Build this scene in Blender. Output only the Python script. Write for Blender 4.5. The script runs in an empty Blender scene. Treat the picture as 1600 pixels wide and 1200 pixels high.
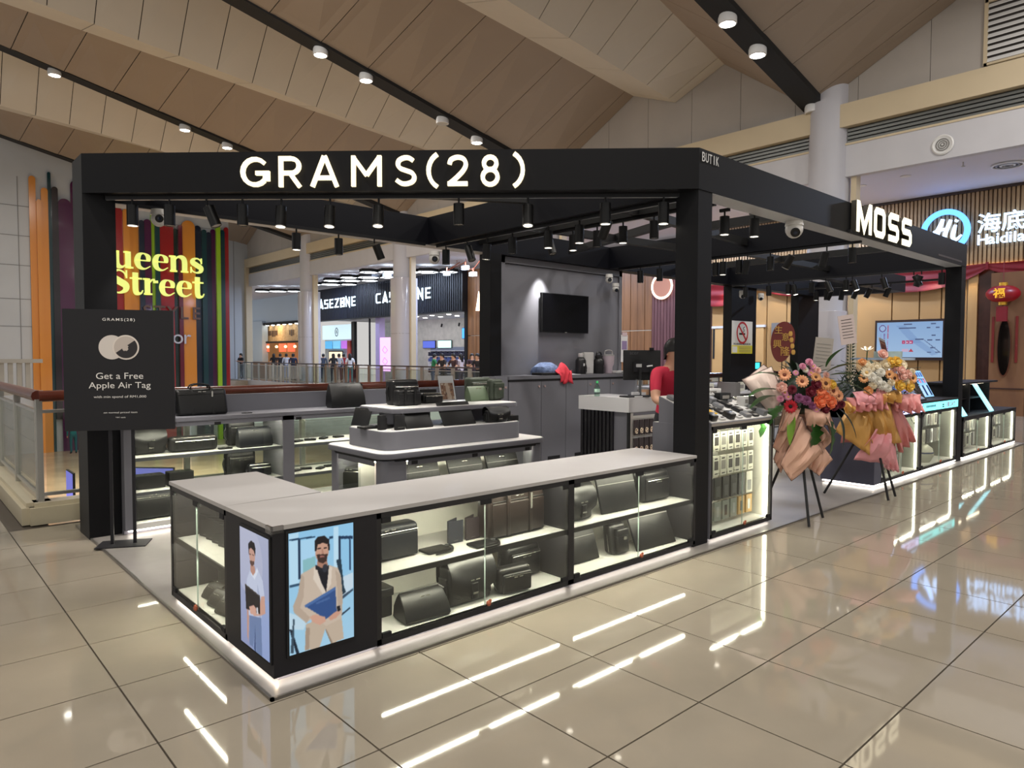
import bpy, math, random
import numpy as np
from mathutils import Vector, Matrix
R = math.radians
SC = bpy.context.scene
COL = SC.collection
random.seed(7)

# ------------------------------------------------------------------ camera
PIT, YAW, ROLL = R(2.361), R(47.774), R(0.172)
_f = Vector((math.cos(YAW)*math.cos(PIT), math.sin(YAW)*math.cos(PIT), -math.sin(PIT)))
_r = Vector((math.sin(YAW), -math.cos(YAW), 0)); _u = _r.cross(_f)
_r, _u = _r*math.cos(ROLL)+_u*math.sin(ROLL), _u*math.cos(ROLL)-_r*math.sin(ROLL)
cam_d = bpy.data.cameras.new('camera'); cam = bpy.data.objects.new('camera', cam_d); COL.objects.link(cam)
cam.matrix_world = Matrix(((_r.x, _u.x, -_f.x, 0), (_r.y, _u.y, -_f.y, 0), (_r.z, _u.z, -_f.z, 1.6), (0, 0, 0, 1)))
cam_d.sensor_width = 36; cam_d.lens = 1082.78*36/1600; cam_d.clip_end = 300; cam_d.clip_start = .05
SC.camera = cam

# ------------------------------------------------------------------ world, exposure
W = bpy.data.worlds.new('mall_light'); SC.world = W; W.use_nodes = True
W.node_tree.nodes['Background'].inputs[0].default_value = (1.0, .975, .945, 1)
W.node_tree.nodes['Background'].inputs[1].default_value = .52
SC.view_settings.view_transform = 'Standard'; SC.view_settings.look = 'None'
SC.view_settings.exposure = 0.25; SC.view_settings.gamma = 1; SC.view_settings.use_curve_mapping = False
SC.cycles.use_denoising = True
SC.cycles.max_bounces = 8; SC.cycles.transparent_max_bounces = 24; SC.cycles.glossy_bounces = 4
SC.cycles.sample_clamp_indirect = 4.0; SC.cycles.blur_glossy = .5
SC.cycles.caustics_reflective = False; SC.cycles.caustics_refractive = False

def light(name, kind, loc, energy, color=(1, 1, 1), target=None, size=.3, size_y=None, spot=60, blend=.5):
    d = bpy.data.lights.new(name, kind); d.energy = energy; d.color = color
    o = bpy.data.objects.new(name, d); COL.objects.link(o); o.location = loc
    if kind == 'AREA':
        d.size = size
        if size_y: d.shape = 'RECTANGLE'; d.size_y = size_y
    elif kind == 'SPOT':
        d.spot_size = R(spot); d.spot_blend = blend; d.shadow_soft_size = size
    else: d.shadow_soft_size = size
    if target is not None:
        o.rotation_euler = (Vector(target)-Vector(loc)).to_track_quat('-Z', 'Y').to_euler()
    return o

# area lights without fixtures, added for the general light of hall and concourse
for i, (x, y, z, e) in enumerate([(-1, -2.5, 11.2, 800), (3.5, 1.0, 11.0, 800), (9, -.6, 9.8, 650), (9.5, 3.0, 9.9, 300), (14.5, 1, 9.6, 600), (-2.5, 5, 11.2, 700), (.2, 12, 11.2, 600), (6, 15, 10.6, 800), (12, 21, 9.6, 800), (-.5, 22, 11.2, 500), (6, 31, 10.2, 900)]):
    light('hall_fill', 'AREA', (x, y, z), e*.36, (1, .95, .89), (x, y, 0), .4)
for y in (1.5, 9.5, 14, 20, 26, 33, 41):
    light('concourse_fill', 'AREA', (20.7, y, 6.29), 330, (.60, .73, 1), (20.7, y, 0), .4)

# ------------------------------------------------------------------ colour and materials
def lin(c):
    return tuple((v/255/12.92 if v/255 <= .04045 else ((v/255+.055)/1.055)**2.4) for v in c)
MATS = {}
def M(name, col, rough=.5, metal=0., spec=.5, emit=None, es=0., var=0., vs=8., bump=0., bs=60., coat=0., alpha=None):
    if name in MATS: return MATS[name]
    m = bpy.data.materials.new(name); m.use_nodes = True; nt = m.node_tree; b = nt.nodes['Principled BSDF']
    c = (*lin(col), 1)
    b.inputs['Base Color'].default_value = c; b.inputs['Roughness'].default_value = rough
    b.inputs['Metallic'].default_value = metal; b.inputs['Specular IOR Level'].default_value = spec
    if coat: b.inputs['Coat Weight'].default_value = coat; b.inputs['Coat Roughness'].default_value = .08
    if emit is not None:
        b.inputs['Emission Color'].default_value = (*lin(emit), 1); b.inputs['Emission Strength'].default_value = es
    if var or bump:
        tc = nt.nodes.new('ShaderNodeTexCoord')
    if var:
        n = nt.nodes.new('ShaderNodeTexNoise'); n.inputs['Scale'].default_value = vs; n.inputs['Detail'].default_value = 4
        nt.links.new(tc.outputs['Object'], n.inputs['Vector'])
        r = nt.nodes.new('ShaderNodeValToRGB')
        r.color_ramp.elements[0].position = .3; r.color_ramp.elements[1].position = .7
        r.color_ramp.elements[0].color = (*[max(0, v*(1-var)) for v in c[:3]], 1)
        r.color_ramp.elements[1].color = (*[min(1, v*(1+var)) for v in c[:3]], 1)
        nt.links.new(n.outputs['Fac'], r.inputs['Fac']); nt.links.new(r.outputs['Color'], b.inputs['Base Color'])
    if bump:
        n2 = nt.nodes.new('ShaderNodeTexNoise'); n2.inputs['Scale'].default_value = bs; n2.inputs['Detail'].default_value = 3
        nt.links.new(tc.outputs['Object'], n2.inputs['Vector'])
        bp = nt.nodes.new('ShaderNodeBump'); bp.inputs['Strength'].default_value = bump; bp.inputs['Distance'].default_value = .01
        nt.links.new(n2.outputs['Fac'], bp.inputs['Height']); nt.links.new(bp.outputs['Normal'], b.inputs['Normal'])
    MATS[name] = m; return m
def EM(name, col, s=1., base=None):
    return M(name, base or col, .6, emit=col, es=s, spec=.1)
def GLASS(name, tint=(245, 249, 246), refl=1.0):
    if name in MATS: return MATS[name]
    m = bpy.data.materials.new(name); m.use_nodes = True; nt = m.node_tree; nt.nodes.clear()
    o = nt.nodes.new('ShaderNodeOutputMaterial'); mx = nt.nodes.new('ShaderNodeMixShader')
    t = nt.nodes.new('ShaderNodeBsdfTransparent'); t.inputs[0].default_value = (*lin(tint), 1)
    g = nt.nodes.new('ShaderNodeBsdfGlossy'); g.inputs['Roughness'].default_value = .01
    fr = nt.nodes.new('ShaderNodeFresnel'); fr.inputs['IOR'].default_value = 1.45
    mu = nt.nodes.new('ShaderNodeMath'); mu.operation = 'MULTIPLY'; mu.inputs[1].default_value = refl
    ge = nt.nodes.new('ShaderNodeNewGeometry'); io = nt.nodes.new('ShaderNodeMapRange')
    io.inputs['To Min'].default_value = 1.45; io.inputs['To Max'].default_value = 1/1.45
    nt.links.new(ge.outputs['Backfacing'], io.inputs['Value']); nt.links.new(io.outputs[0], fr.inputs['IOR'])
    nt.links.new(fr.outputs[0], mu.inputs[0]); nt.links.new(mu.outputs[0], mx.inputs[0])
    nt.links.new(t.outputs[0], mx.inputs[1]); nt.links.new(g.outputs[0], mx.inputs[2]); nt.links.new(mx.outputs[0], o.inputs[0])
    MATS[name] = m; return m
def WOOD(name, c1, c2, scale=(30, 30, 1.2), rough=.5):
    if name in MATS: return MATS[name]
    m = M(name, c1, rough); nt = m.node_tree; b = nt.nodes['Principled BSDF']
    tc = nt.nodes.new('ShaderNodeTexCoord'); mp = nt.nodes.new('ShaderNodeMapping'); mp.inputs['Scale'].default_value = scale
    n = nt.nodes.new('ShaderNodeTexNoise'); n.inputs['Scale'].default_value = 1; n.inputs['Detail'].default_value = 5
    r = nt.nodes.new('ShaderNodeValToRGB'); r.color_ramp.elements[0].position = .35; r.color_ramp.elements[1].position = .65
    r.color_ramp.elements[0].color = (*lin(c1), 1); r.color_ramp.elements[1].color = (*lin(c2), 1)
    nt.links.new(tc.outputs['Object'], mp.inputs[0]); nt.links.new(mp.outputs[0], n.inputs['Vector'])
    nt.links.new(n.outputs['Fac'], r.inputs['Fac']); nt.links.new(r.outputs['Color'], b.inputs['Base Color'])
    return m
def VCOL(name, es=0., rough=.5):
    if name in MATS: return MATS[name]
    m = M(name, (128, 128, 128), rough); nt = m.node_tree; b = nt.nodes['Principled BSDF']
    a = nt.nodes.new('ShaderNodeVertexColor'); a.layer_name = 'print'
    if not es: nt.links.new(a.outputs['Color'], b.inputs['Base Color'])
    else: b.inputs['Base Color'].default_value = (.01, .01, .01, 1)
    if es:
        nt.links.new(a.outputs['Color'], b.inputs['Emission Color']); b.inputs['Emission Strength'].default_value = es
        b.inputs['Specular IOR Level'].default_value = .2
    return m

# ------------------------------------------------------------------ mesh building
class MB:
    def __init__(s): s.v = []; s.f = []; s.m = []; s.cur = 0
    def add(s, vs, fs):
        o = len(s.v); s.v += [tuple(p) for p in vs]; s.f += [tuple(i+o for i in f) for f in fs]; s.m += [s.cur]*len(fs); return s
    def mat(s, i): s.cur = i; return s
    def box(s, x0, y0, z0, x1, y1, z1):
        return s.add([(x0,y0,z0),(x1,y0,z0),(x1,y1,z0),(x0,y1,z0),(x0,y0,z1),(x1,y0,z1),(x1,y1,z1),(x0,y1,z1)],
                     [(0,3,2,1),(4,5,6,7),(0,1,5,4),(1,2,6,5),(2,3,7,6),(3,0,4,7)])
    def obox(s, c, d, rot=None):
        dx, dy, dz = d[0]/2, d[1]/2, d[2]/2
        m = rot.to_matrix() if isinstance(rot, (Vector,)) else (rot if rot is not None else Matrix.Identity(3))
        P = [Vector(c)+m@Vector(q) for q in [(-dx,-dy,-dz),(dx,-dy,-dz),(dx,dy,-dz),(-dx,dy,-dz),(-dx,-dy,dz),(dx,-dy,dz),(dx,dy,dz),(-dx,dy,dz)]]
        return s.add(P, [(0,3,2,1),(4,5,6,7),(0,1,5,4),(1,2,6,5),(2,3,7,6),(3,0,4,7)])
    def prism(s, poly, z0, z1):
        n = len(poly); vs = [(x,y,z0) for x,y in poly]+[(x,y,z1) for x,y in poly]
        return s.add(vs, [tuple(range(n-1,-1,-1)), tuple(range(n,2*n))]+[(i,(i+1)%n,n+(i+1)%n,n+i) for i in range(n)])
    def ext(s, poly, o, ux, uy, d):
        o, ux, uy = Vector(o), Vector(ux), Vector(uy); nn = ux.cross(uy).normalized(); n = len(poly)
        a = [o+ux*x+uy*y for x, y in poly]
        return s.add(a+[p+nn*d for p in a], [tuple(range(n-1,-1,-1)), tuple(range(n,2*n))]+[(i,(i+1)%n,n+(i+1)%n,n+i) for i in range(n)])
    def loft(s, rings, cap0=True, cap1=True, closed=True):
        n = len(rings[0]); vs = [p for r in rings for p in r]; fs = []
        for k in range(len(rings)-1):
            for i in range(n if closed else n-1):
                j = (i+1) % n; fs.append((k*n+i, k*n+j, (k+1)*n+j, (k+1)*n+i))
        if cap0: fs.append(tuple(range(n-1,-1,-1)))
        if cap1: fs.append(tuple((len(rings)-1)*n+i for i in range(n)))
        return s.add(vs, fs)
    def cyl(s, p0, p1, r0, r1=None, n=12, cap=True):
        p0, p1 = Vector(p0), Vector(p1); r1 = r0 if r1 is None else r1
        q = (p1-p0).to_track_quat('Z', 'Y'); a, b = q@Vector((1,0,0)), q@Vector((0,1,0))
        ring = lambda p, r: [p+a*r*math.cos(t*2*math.pi/n)+b*r*math.sin(t*2*math.pi/n) for t in range(n)]
        return s.loft([ring(p0, r0), ring(p1, r1)], cap, cap)
    def tube(s, path, r, n=6, closed=False):
        P = [Vector(p) for p in path]; rings = []; up = Vector((0, 0, 1))
        for i, p in enumerate(P):
            t = (P[(i+1) % len(P)]-P[i-1]) if closed else (P[min(i+1, len(P)-1)]-P[max(i-1, 0)])
            t = t.normalized() if t.length > 1e-9 else up
            ref = up if abs(t.z) < .9 else Vector((1, 0, 0))
            a = t.cross(ref).normalized(); b = a.cross(t); rr = r[i] if isinstance(r, (list, tuple)) else r
            rings.append([p+a*rr*math.cos(k*2*math.pi/n)+b*rr*math.sin(k*2*math.pi/n) for k in range(n)])
        if closed: rings.append(rings[0])
        return s.loft(rings, not closed, not closed)
    def sph(s, c, r, nu=12, nv=8):
        rx, ry, rz = r if isinstance(r, (tuple, list)) else (r, r, r)
        rings = [[(c[0]+rx*math.sin(math.pi*j/nv)*math.cos(2*math.pi*i/nu), c[1]+ry*math.sin(math.pi*j/nv)*math.sin(2*math.pi*i/nu), c[2]-rz*math.cos(math.pi*j/nv)) for i in range(nu)] for j in range(1, nv)]
        o = len(s.v); s.loft(rings, True, True); return s
    def lathe(s, prof, c=(0, 0, 0), n=16):
        cap = prof[0] != prof[-1]
        return s.loft([[(c[0]+r*math.cos(2*math.pi*i/n), c[1]+r*math.sin(2*math.pi*i/n), c[2]+z) for i in range(n)] for r, z in prof], cap, cap)
    def rbox(s, w, d, h, r=.02, k=3, cx=0, cy=0, z0=0, top=1., lean=0., vr=None, bulge=0.):
        """rounded box standing on z0; top: taper; lean: y shift at the top; vr: corner radius in plan"""
        vr = r if vr is None else vr; vr = min(vr, w/2*.98, d/2*.98)
        def ring(z, ins):
            t = (z-z0)/h; sc = 1+(top-1)*t; bl = 1+bulge*math.sin(math.pi*t)
            ww, dd = w/2*sc-ins, d/2*sc*bl-ins; q = max(vr-ins, .0005); q = min(q, ww*.99, dd*.99); pts = []
            for (sx, sy, a0) in ((1,1,0),(-1,1,90),(-1,-1,180),(1,-1,270)):
                for i in range(k+1):
                    a = R(a0+90*i/k); pts.append((cx+sx*(ww-q)+q*math.cos(a), cy+sy*(dd-q)+q*math.sin(a)+lean*t, z))
            return pts
        rings = []
        for i in range(k+1): a = R(90*i/k); rings.append(ring(z0+r*(1-math.sin(a)) if False else z0+r-r*math.cos(a), r-r*math.sin(a)))
        if bulge or top != 1 or lean:
            for t in (.3, .5, .7): rings.append(ring(z0+h*t, 0))
        for i in range(k+1): a = R(90*i/k); rings.append(ring(z0+h-r+r*math.sin(a), r-r*math.cos(a)))
        return s.loft(rings)
    def xf(s, m):
        s.v = [tuple(m@Vector(p)) for p in s.v]; return s
    def build(s, name, mat, parent=None, smooth=False, ang=40, kind=None):
        me = bpy.data.meshes.new(name); me.from_pydata(s.v, [], s.f); 
        for m in (mat if isinstance(mat, (list, tuple)) else [mat]): me.materials.append(m)
        if any(s.m): me.polygons.foreach_set('material_index', s.m)
        if smooth:
            me.polygons.foreach_set('use_smooth', [True]*len(me.polygons)); me.set_sharp_from_angle(angle=R(ang))
        me.update(); return link(name, me, parent, kind)
def link(name, me, parent=None, kind=None):
    o = bpy.data.objects.new(name, me); COL.objects.link(o)
    if parent is not None: o.parent = parent
    if kind: o['kind'] = kind
    return o
def thing(name, label, cat, loc=(0, 0, 0), rz=0, group=None, kind=None):
    o = bpy.data.objects.new(name, None); COL.objects.link(o); o.location = loc; o.rotation_euler = (0, 0, rz); o.empty_display_size = .1
    return tag(o, label, cat, group, kind)
def tag(o, label, cat, group=None, kind=None):
    o['label'] = label; o['category'] = cat
    if group: o['group'] = group
    if kind: o['kind'] = kind
    return o
def struct(o, label=None):
    o['kind'] = 'structure'
    if label: o['label'] = label
    return o
def copy_tree(o, parent=None):
    c = o.copy(); COL.objects.link(c); c.parent = parent
    for ch in list(o.children): copy_tree(ch, c)
    return c

_TX = {}
def txt_mesh(s, ext=.02, bold=0., space=1.):
    k = (s, ext, bold, space)
    if k in _TX: return _TX[k]
    c = bpy.data.curves.new('t', 'FONT'); c.body = s; c.extrude = ext/2; c.offset = bold; c.space_character = space; c.resolution_u = 4
    o = bpy.data.objects.new('t', c); COL.objects.link(o)
    dg = bpy.context.evaluated_depsgraph_get(); me = bpy.data.meshes.new_from_object(o.evaluated_get(dg))
    vs = [tuple(v.co) for v in me.vertices]; fs = [tuple(p.vertices) for p in me.polygons]
    bpy.data.objects.remove(o); bpy.data.curves.remove(c); bpy.data.meshes.remove(me)
    _TX[k] = (vs, fs); return vs, fs
def txt(s, mat, origin, ux, up, h, parent=None, name='lettering', ext=.002, bold=0., align='c', width=None, space=1., cap=None):
    """text as a mesh lying on the plane (ux, up); h is the height of the whole string's box; width (optional) its length"""
    vs, fs = txt_mesh(s, .02, bold, space)
    x0 = min(v[0] for v in vs); x1 = max(v[0] for v in vs); y0 = min(v[1] for v in vs); y1 = max(v[1] for v in vs)
    ky = h/(y1-y0); kx = width/(x1-x0) if width else ky
    ux, up = Vector(ux).normalized(), Vector(up).normalized(); nn = ux.cross(up); o = Vector(origin)
    ax = {'c': (x0+x1)/2, 'l': x0, 'r': x1}[align]; kz = ext/.02
    b = MB(); b.add([o+ux*(v[0]-ax)*kx+up*(v[1]-(y0+y1)/2)*ky+nn*(v[2]+.01)*kz for v in vs], fs)
    return b.build(name, mat, parent)

def smooth_path(pts, n=8, closed=False):
    P = [Vector((*p, 0)) if len(p) == 2 else Vector(p) for p in pts]; out = []
    N = len(P); rng = range(N if closed else N-1)
    for i in rng:
        p0 = P[i-1] if (closed or i > 0) else P[0]; p1 = P[i]; p2 = P[(i+1) % N]; p3 = P[(i+2) % N] if (closed or i+2 < N) else P[-1]
        for k in range(n):
            t = k/n; out.append(.5*((2*p1)+(p2-p0)*t+(2*p0-5*p1+4*p2-p3)*t*t+(3*p1-p0-3*p2+p3)*t**3))
    if not closed: out.append(P[-1])
    return out
def stroke(b, pts, ws, o, ux, up, d, n=6, smooth=True, closed=False, k=1.):
    """a pen stroke of changing width, as an extruded ribbon on the plane (ux, up); points in letter units scaled by k"""
    if not isinstance(ws, (list, tuple)): ws = [ws]*len(pts)
    if smooth:
        q = smooth_path([(p[0], p[1], w) for p, w in zip(pts, ws)], n, closed)
        P = [Vector((p.x, p.y)) for p in q]; Wd = [max(p.z, .01) for p in q]
    else: P = [Vector(p) for p in pts]; Wd = list(ws)
    N = len(P); L = []; Rr = []
    for i in range(N):
        pa = P[i-1] if (closed or i > 0) else None; pb = P[(i+1) % N] if (closed or i < N-1) else None
        d1 = (P[i]-pa).normalized() if pa is not None and (P[i]-pa).length > 1e-9 else None
        d2 = (pb-P[i]).normalized() if pb is not None and (pb-P[i]).length > 1e-9 else None
        d1 = d1 or d2; d2 = d2 or d1
        t = (d1+d2); t = t.normalized() if t.length > 1e-6 else d1
        nv = Vector((-t.y, t.x)); c = max(nv.dot(Vector((-d1.y, d1.x))), .35)
        L.append(P[i]+nv*Wd[i]/2/c); Rr.append(P[i]-nv*Wd[i]/2/c)
    o, ux, up = Vector(o), Vector(ux).normalized(), Vector(up).normalized(); nn = ux.cross(up)
    to = lambda p, z: o+ux*p.x*k+up*p.y*k+nn*z
    rings = [[to(L[i], 0), to(Rr[i], 0), to(Rr[i], d), to(L[i], d)] for i in range(N)]
    if closed: rings.append(rings[0])
    b.loft(rings, not closed, not closed); return b

# raster print: polygons painted into a grid that becomes a finely divided flat mesh with a colour attribute
class Print:
    def __init__(s, w, h, bg):
        s.w, s.h = w, h; s.a = np.zeros((h, w, 3)); s.a[:] = bg
        s.X, s.Y = np.meshgrid((np.arange(w)+.5)/w, (np.arange(h)+.5)/h)
    def poly(s, pts, col, al=1.):
        P = np.array(pts, float); ins = np.zeros(s.X.shape, bool); n = len(P); j = n-1
        for i in range(n):
            xi, yi = P[i]; xj, yj = P[j]
            c = ((yi > s.Y) != (yj > s.Y)) & (s.X < (xj-xi)*(s.Y-yi)/(yj-yi+1e-12)+xi); ins ^= c; j = i
        s.a[ins] = s.a[ins]*(1-al)+np.array(col, float)*al; return s
    def ell(s, cx, cy, rx, ry, col, al=1.):
        q = ((s.X-cx)/rx)**2+((s.Y-cy)/ry)**2 < 1; s.a[q] = s.a[q]*(1-al)+np.array(col, float)*al; return s
    def rect(s, x0, y0, x1, y1, col, al=1.): return s.poly([(x0,y0),(x1,y0),(x1,y1),(x0,y1)], col, al)
    def grad(s, c0, c1):
        s.a[:] = np.array(c0)*(1-s.Y[..., None])+np.array(c1)*s.Y[..., None]; return s
    def blur(s):
        p = np.pad(s.a, ((1,1),(1,1),(0,0)), 'edge'); s.a = (p[:-2,1:-1]+p[2:,1:-1]+p[1:-1,:-2]+p[1:-1,2:]+2*p[1:-1,1:-1])/6; return s
    def build(s, name, o, ux, uy, W_, H_, mat, parent=None):
        """o is the top-left corner, ux to the right, uy downwards"""
        o, ux, uy = np.array(o, float), np.array(ux, float), np.array(uy, float); w, h = s.w, s.h
        gx, gy = np.meshgrid(np.arange(w+1)/w*W_, np.arange(h+1)/h*H_)
        V = (o+gx[..., None]*ux+gy[..., None]*uy).reshape(-1, 3)
        i, j = np.meshgrid(np.arange(w), np.arange(h)); a = (j*(w+1)+i).ravel()
        F = np.stack([a, a+w+1, a+w+2, a+1], 1)
        me = bpy.data.meshes.new(name); me.from_pydata(V.tolist(), [], F.tolist())
        at = me.color_attributes.new('print', 'BYTE_COLOR', 'CORNER')
        c = np.clip(s.a/255, 0, 1).reshape(-1, 3); c = np.concatenate([c, np.ones((len(c), 1))], 1)
        at.data.foreach_set('color_srgb', np.repeat(c, 4, 0).ravel())
        me.materials.append(mat); me.update(); return link(name, me, parent)

# ================================================================== THE SETTING
m_tile = M('floor_tile', (150, 141, 126), .045, spec=.9, var=.05, vs=2.2)
m_grout = M('grout', (70, 62, 52), .7)
m_white = M('white_paint', (200, 200, 206), .6, var=.03, vs=1.5)
m_grey_wall = M('grey_wall_panel', (176, 170, 164), .65, var=.05, vs=.8)
m_cream = M('cream_paint', (206, 190, 160), .5, var=.03, vs=1)
m_black = M('black_paint', (22, 22, 25), .35, spec=.4)
m_blackm = M('matt_black', (16, 16, 18), .7)
m_steel = M('brushed_steel', (190, 188, 182), .3, metal=.9)
m_glass = GLASS('clear_glass', (247, 250, 247))
m_rglass = GLASS('railing_glass', (240, 244, 240))

# ---- floor with its tiles
b = MB()
b.box(-12, -12, -.3, 24, 7.72, -.012); b.box(-12, 7.72, -.3, 1.12, 36, -.012); b.box(16.95, 7.72, -.3, 30, 64, -.012)
floor = struct(b.build('floor', m_grout), 'shiny beige tiled concourse floor')
TX, TY, TP = .80, 3.045, .6515
tb = MB().box(.004, .004, -.012, TP-.004, TP-.004, 0)
tme = bpy.data.meshes.new('tile'); tme.from_pydata(tb.v, [], tb.f); tme.materials.append(m_tile)
cells = []
for i in range(-20, 46):
    for j in range(-23, 93):
        x, y = TX+i*TP, TY+j*TP
        if not (-12 <= x and x+TP < 30 and -12 <= y): continue
        if y+TP > 7.74 and not (x+TP < 1.15 or x > 16.9): continue
        if y+TP > 36 and x < 10: continue
        if x < 16 and x > 1.4 and y > 3.2 and y < 7.0: continue
        if y > 60: continue
        a = math.degrees(math.atan2(y+TP/2, x+TP/2)); d = math.hypot(x+TP/2, y+TP/2)
        seen = 8 < a < 87 and d > 1.4 and x+TP/2 > 0
        cells.append((0 if seen and y < 16 else 1, d, x, y))
cells.sort()
fld = MB()
for k, (s_, d, x, y) in enumerate(cells):
    if k < 298 and s_ == 0:
        o = link('tile', tme, floor); o.location = (x, y, 0)
    else: fld.add([(x+.004, y+.004, 0), (x+TP-.004, y+.004, 0), (x+TP-.004, y+TP-.004, 0), (x+.004, y+TP-.004, 0)], [(0, 1, 2, 3)])
fld.build('tile_field', m_tile, floor, kind='stuff')

# ---- lower storey seen through the void
lf = struct(MB().box(-6, 7, -3.3, 30, 48, -3.2).build('floor_lower', M('lower_floor', (196, 172, 140), .15, var=.12, vs=1.2)), 'pale floor of the storey below')
lw = MB().box(-6, 43, -3.2, 17, 43.2, 0)
struct(lw.build('wall_lower', M('lower_wall', (190, 176, 158), .6)), 'wall of the storey below')

# ---- ceiling: folded plates with valleys at the columns
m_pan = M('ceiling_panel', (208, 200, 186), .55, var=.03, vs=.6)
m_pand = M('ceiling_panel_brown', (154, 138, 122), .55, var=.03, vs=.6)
m_joint = M('ceiling_joint', (60, 52, 44), .8)
VY = [-11.2, -1.45, 8.27, 17.98, 27.7, 37.9, 48]
XW, XN = 18.12, 2.6
def prof(k):
    y0, y1 = VY[k], VY[k+1]; s = (y1-y0)/9.7
    # (name, y, z at the wall, rise per metre towards the hall)
    return [('v', y0, 8.0, .223), ('C', y0+2.65*s, 9.97, .24), ('B', y0+4.3*s, 9.32, .104), ('A', y0+5.9*s, 9.95, .085), ('v', y1, 8.0, .223)]
def cpt(e, x): return (x, e[1], e[2]+(XW-x)*e[3])
back = MB(); pan = []
for k in range(len(VY)-1):
    P = prof(k)
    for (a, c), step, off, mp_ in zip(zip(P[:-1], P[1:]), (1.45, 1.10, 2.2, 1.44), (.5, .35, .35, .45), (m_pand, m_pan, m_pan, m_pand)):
        x = XW; first = True
        while x > XN+.01:
            x2 = max(x-(off if first else step), XN); first = False
            g = .012
            A_, B_ = Vector(cpt(a, x-g)), Vector(cpt(c, x-g)); C_, D_ = Vector(cpt(c, x2+g)), Vector(cpt(a, x2+g))
            pan.append((A_, B_, C_, D_, mp_)); back.add([(p[0], p[1], p[2]+.06) for p in (cpt(a, x), cpt(c, x), cpt(c, x2), cpt(a, x2))], [(0, 1, 2, 3)]); x = x2
ceiling = struct(back.build('ceiling', m_joint), 'folded ceiling of beige metal panels')
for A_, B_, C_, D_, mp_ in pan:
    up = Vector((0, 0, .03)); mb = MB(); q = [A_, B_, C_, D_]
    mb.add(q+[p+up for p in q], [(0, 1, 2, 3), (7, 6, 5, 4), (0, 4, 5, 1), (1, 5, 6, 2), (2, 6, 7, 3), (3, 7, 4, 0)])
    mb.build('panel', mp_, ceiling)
# flat ceiling of the middle of the hall, over and behind the viewer
struct(MB().box(-12, -12, 11.45, XN+.02, 48, 11.6).build('ceiling_flat', m_pan), 'flat ceiling over the middle of the hall')
# light coves along the valleys, with their round lamps
m_lampw = M('lamp_white', (225, 225, 225), .4)
m_lampon = EM('lamp_lit', (255, 252, 240), 14)
m_lampoff = M('lamp_lens', (190, 186, 175), .3)
def cove(y, mids, which):
    e = ('v', y, 8.0, .223); mb = MB(); w = .6
    p0, p1 = cpt(e, XW), cpt(e, XN)
    for dz0, dz1, ww in ((-.015, .02, w),):
        mb.add([(p0[0], y-ww/2, p0[2]+dz0), (p0[0], y+ww/2, p0[2]+dz0+.03), (p1[0], y+ww/2, p1[2]+dz0+.03), (p1[0], y-ww/2, p1[2]+dz0),
                (p0[0], y-ww/2, p0[2]+.5), (p0[0], y+ww/2, p0[2]+.5), (p1[0], y+ww/2, p1[2]+.5), (p1[0], y-ww/2, p1[2]+.5)],
               [(0, 1, 2, 3), (0, 3, 7, 4), (1, 5, 6, 2), (0, 4, 5, 1), (3, 2, 6, 7)])
    o = mb.build('light_cove', m_blackm); struct(o, 'black light cove along a ceiling valley')
    for n_, (x, lit) in enumerate(mids):
        px, py, pz = cpt(e, x)
        t = thing('ceiling_downlight', which[n_], 'ceiling light', (px, py-.02, pz-.02), 0, 'round lamps in the ceiling coves')
        MB().lathe([(.16, .12), (.2, .0), (.2, -.14), (.17, -.15), (.16, -.12), (.13, -.08)], n=18).build('housing', m_lampw, t, True)
        MB().cyl((0, 0, -.142), (0, 0, -.12), .165, n=18).build('lens', m_lampon if lit else m_lampoff, t)
        if lit: light('downlight', 'SPOT', (px, py, pz-.2), 110, (1, .94, .84), (px, py, 0), .12, spot=85)
cove(VY[2], [(13.78, 1), (15.09, 1), (17.95, 0)], ['white lamp at the top edge, upper of the two in the right black cove', 'white lamp in the right black cove, just above the louvred wall side', 'tiny lamp at the foot of the right cove by the white column'])
cove(VY[3], [(9.14, 1), (10.56, 1), (13.3, 0), (14.7, 1), (6.2, 1)], ['lit lamp in the middle black cove, uppermost in view', 'lit lamp in the middle black cove, second from the top', 'unlit lamp in the middle black cove above the illuminated numerals', 'lit lamp in the middle black cove just above the sign fascia', 'lamp of the middle cove beyond the top of the picture'])
cove(VY[4], [(4.48, 1), (8.58, 1), (10.13, 1)], ['lit lamp in the left black cove near the picture edge', 'lit lamp in the left black cove above the left post', 'lit lamp in the left black cove touching the sign fascia'])
cove(VY[5], [(12.6, 1)], ['small lit lamp of the far left cove, seen below the canopy edge'])
cove(VY[1], [(9, 1)], ['lamp of the cove over the open floor on the right'])

# ---- wall of the upper right side: panels over the beam line
b = MB()
yy = -12.
while yy < 47:
    b.box(18.13, yy+.006, 7.85, 18.3, yy+1.6-.006, 11.6); yy += 1.6
wr = struct(b.build('wall_right', m_grey_wall), 'pale grey panelled wall above the cream beam')
def ystrip(name, x0, x1, z0, z1, mat, lab, gaps=()):
    mb = MB(); mb.box(x0, -12, z0, x1, 46.2, z1); return struct(mb.build(name, mat), lab)
ystrip('trim_1', 17.92, 18.5, 7.33, 7.9, m_cream, 'cream beam above the shopfronts')
t = struct(MB().box(18.16, -12, 6.92, 18.4, 46.2, 7.33).build('trim_2', M('shutter_dark', (70, 72, 72), .4)), 'ribbed shutter box below the cream beam')
for i in range(4): MB().box(18.1, -12, 6.95+i*.095, 18.17, 46.2, 7.01+i*.095).build('slat', M('shutter_slat', (112, 114, 112), .35, metal=.4), t)
ystrip('trim_3', 18.08, 18.3, 6.12, 6.92, m_white, 'white bulkhead of the concourse')
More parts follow.
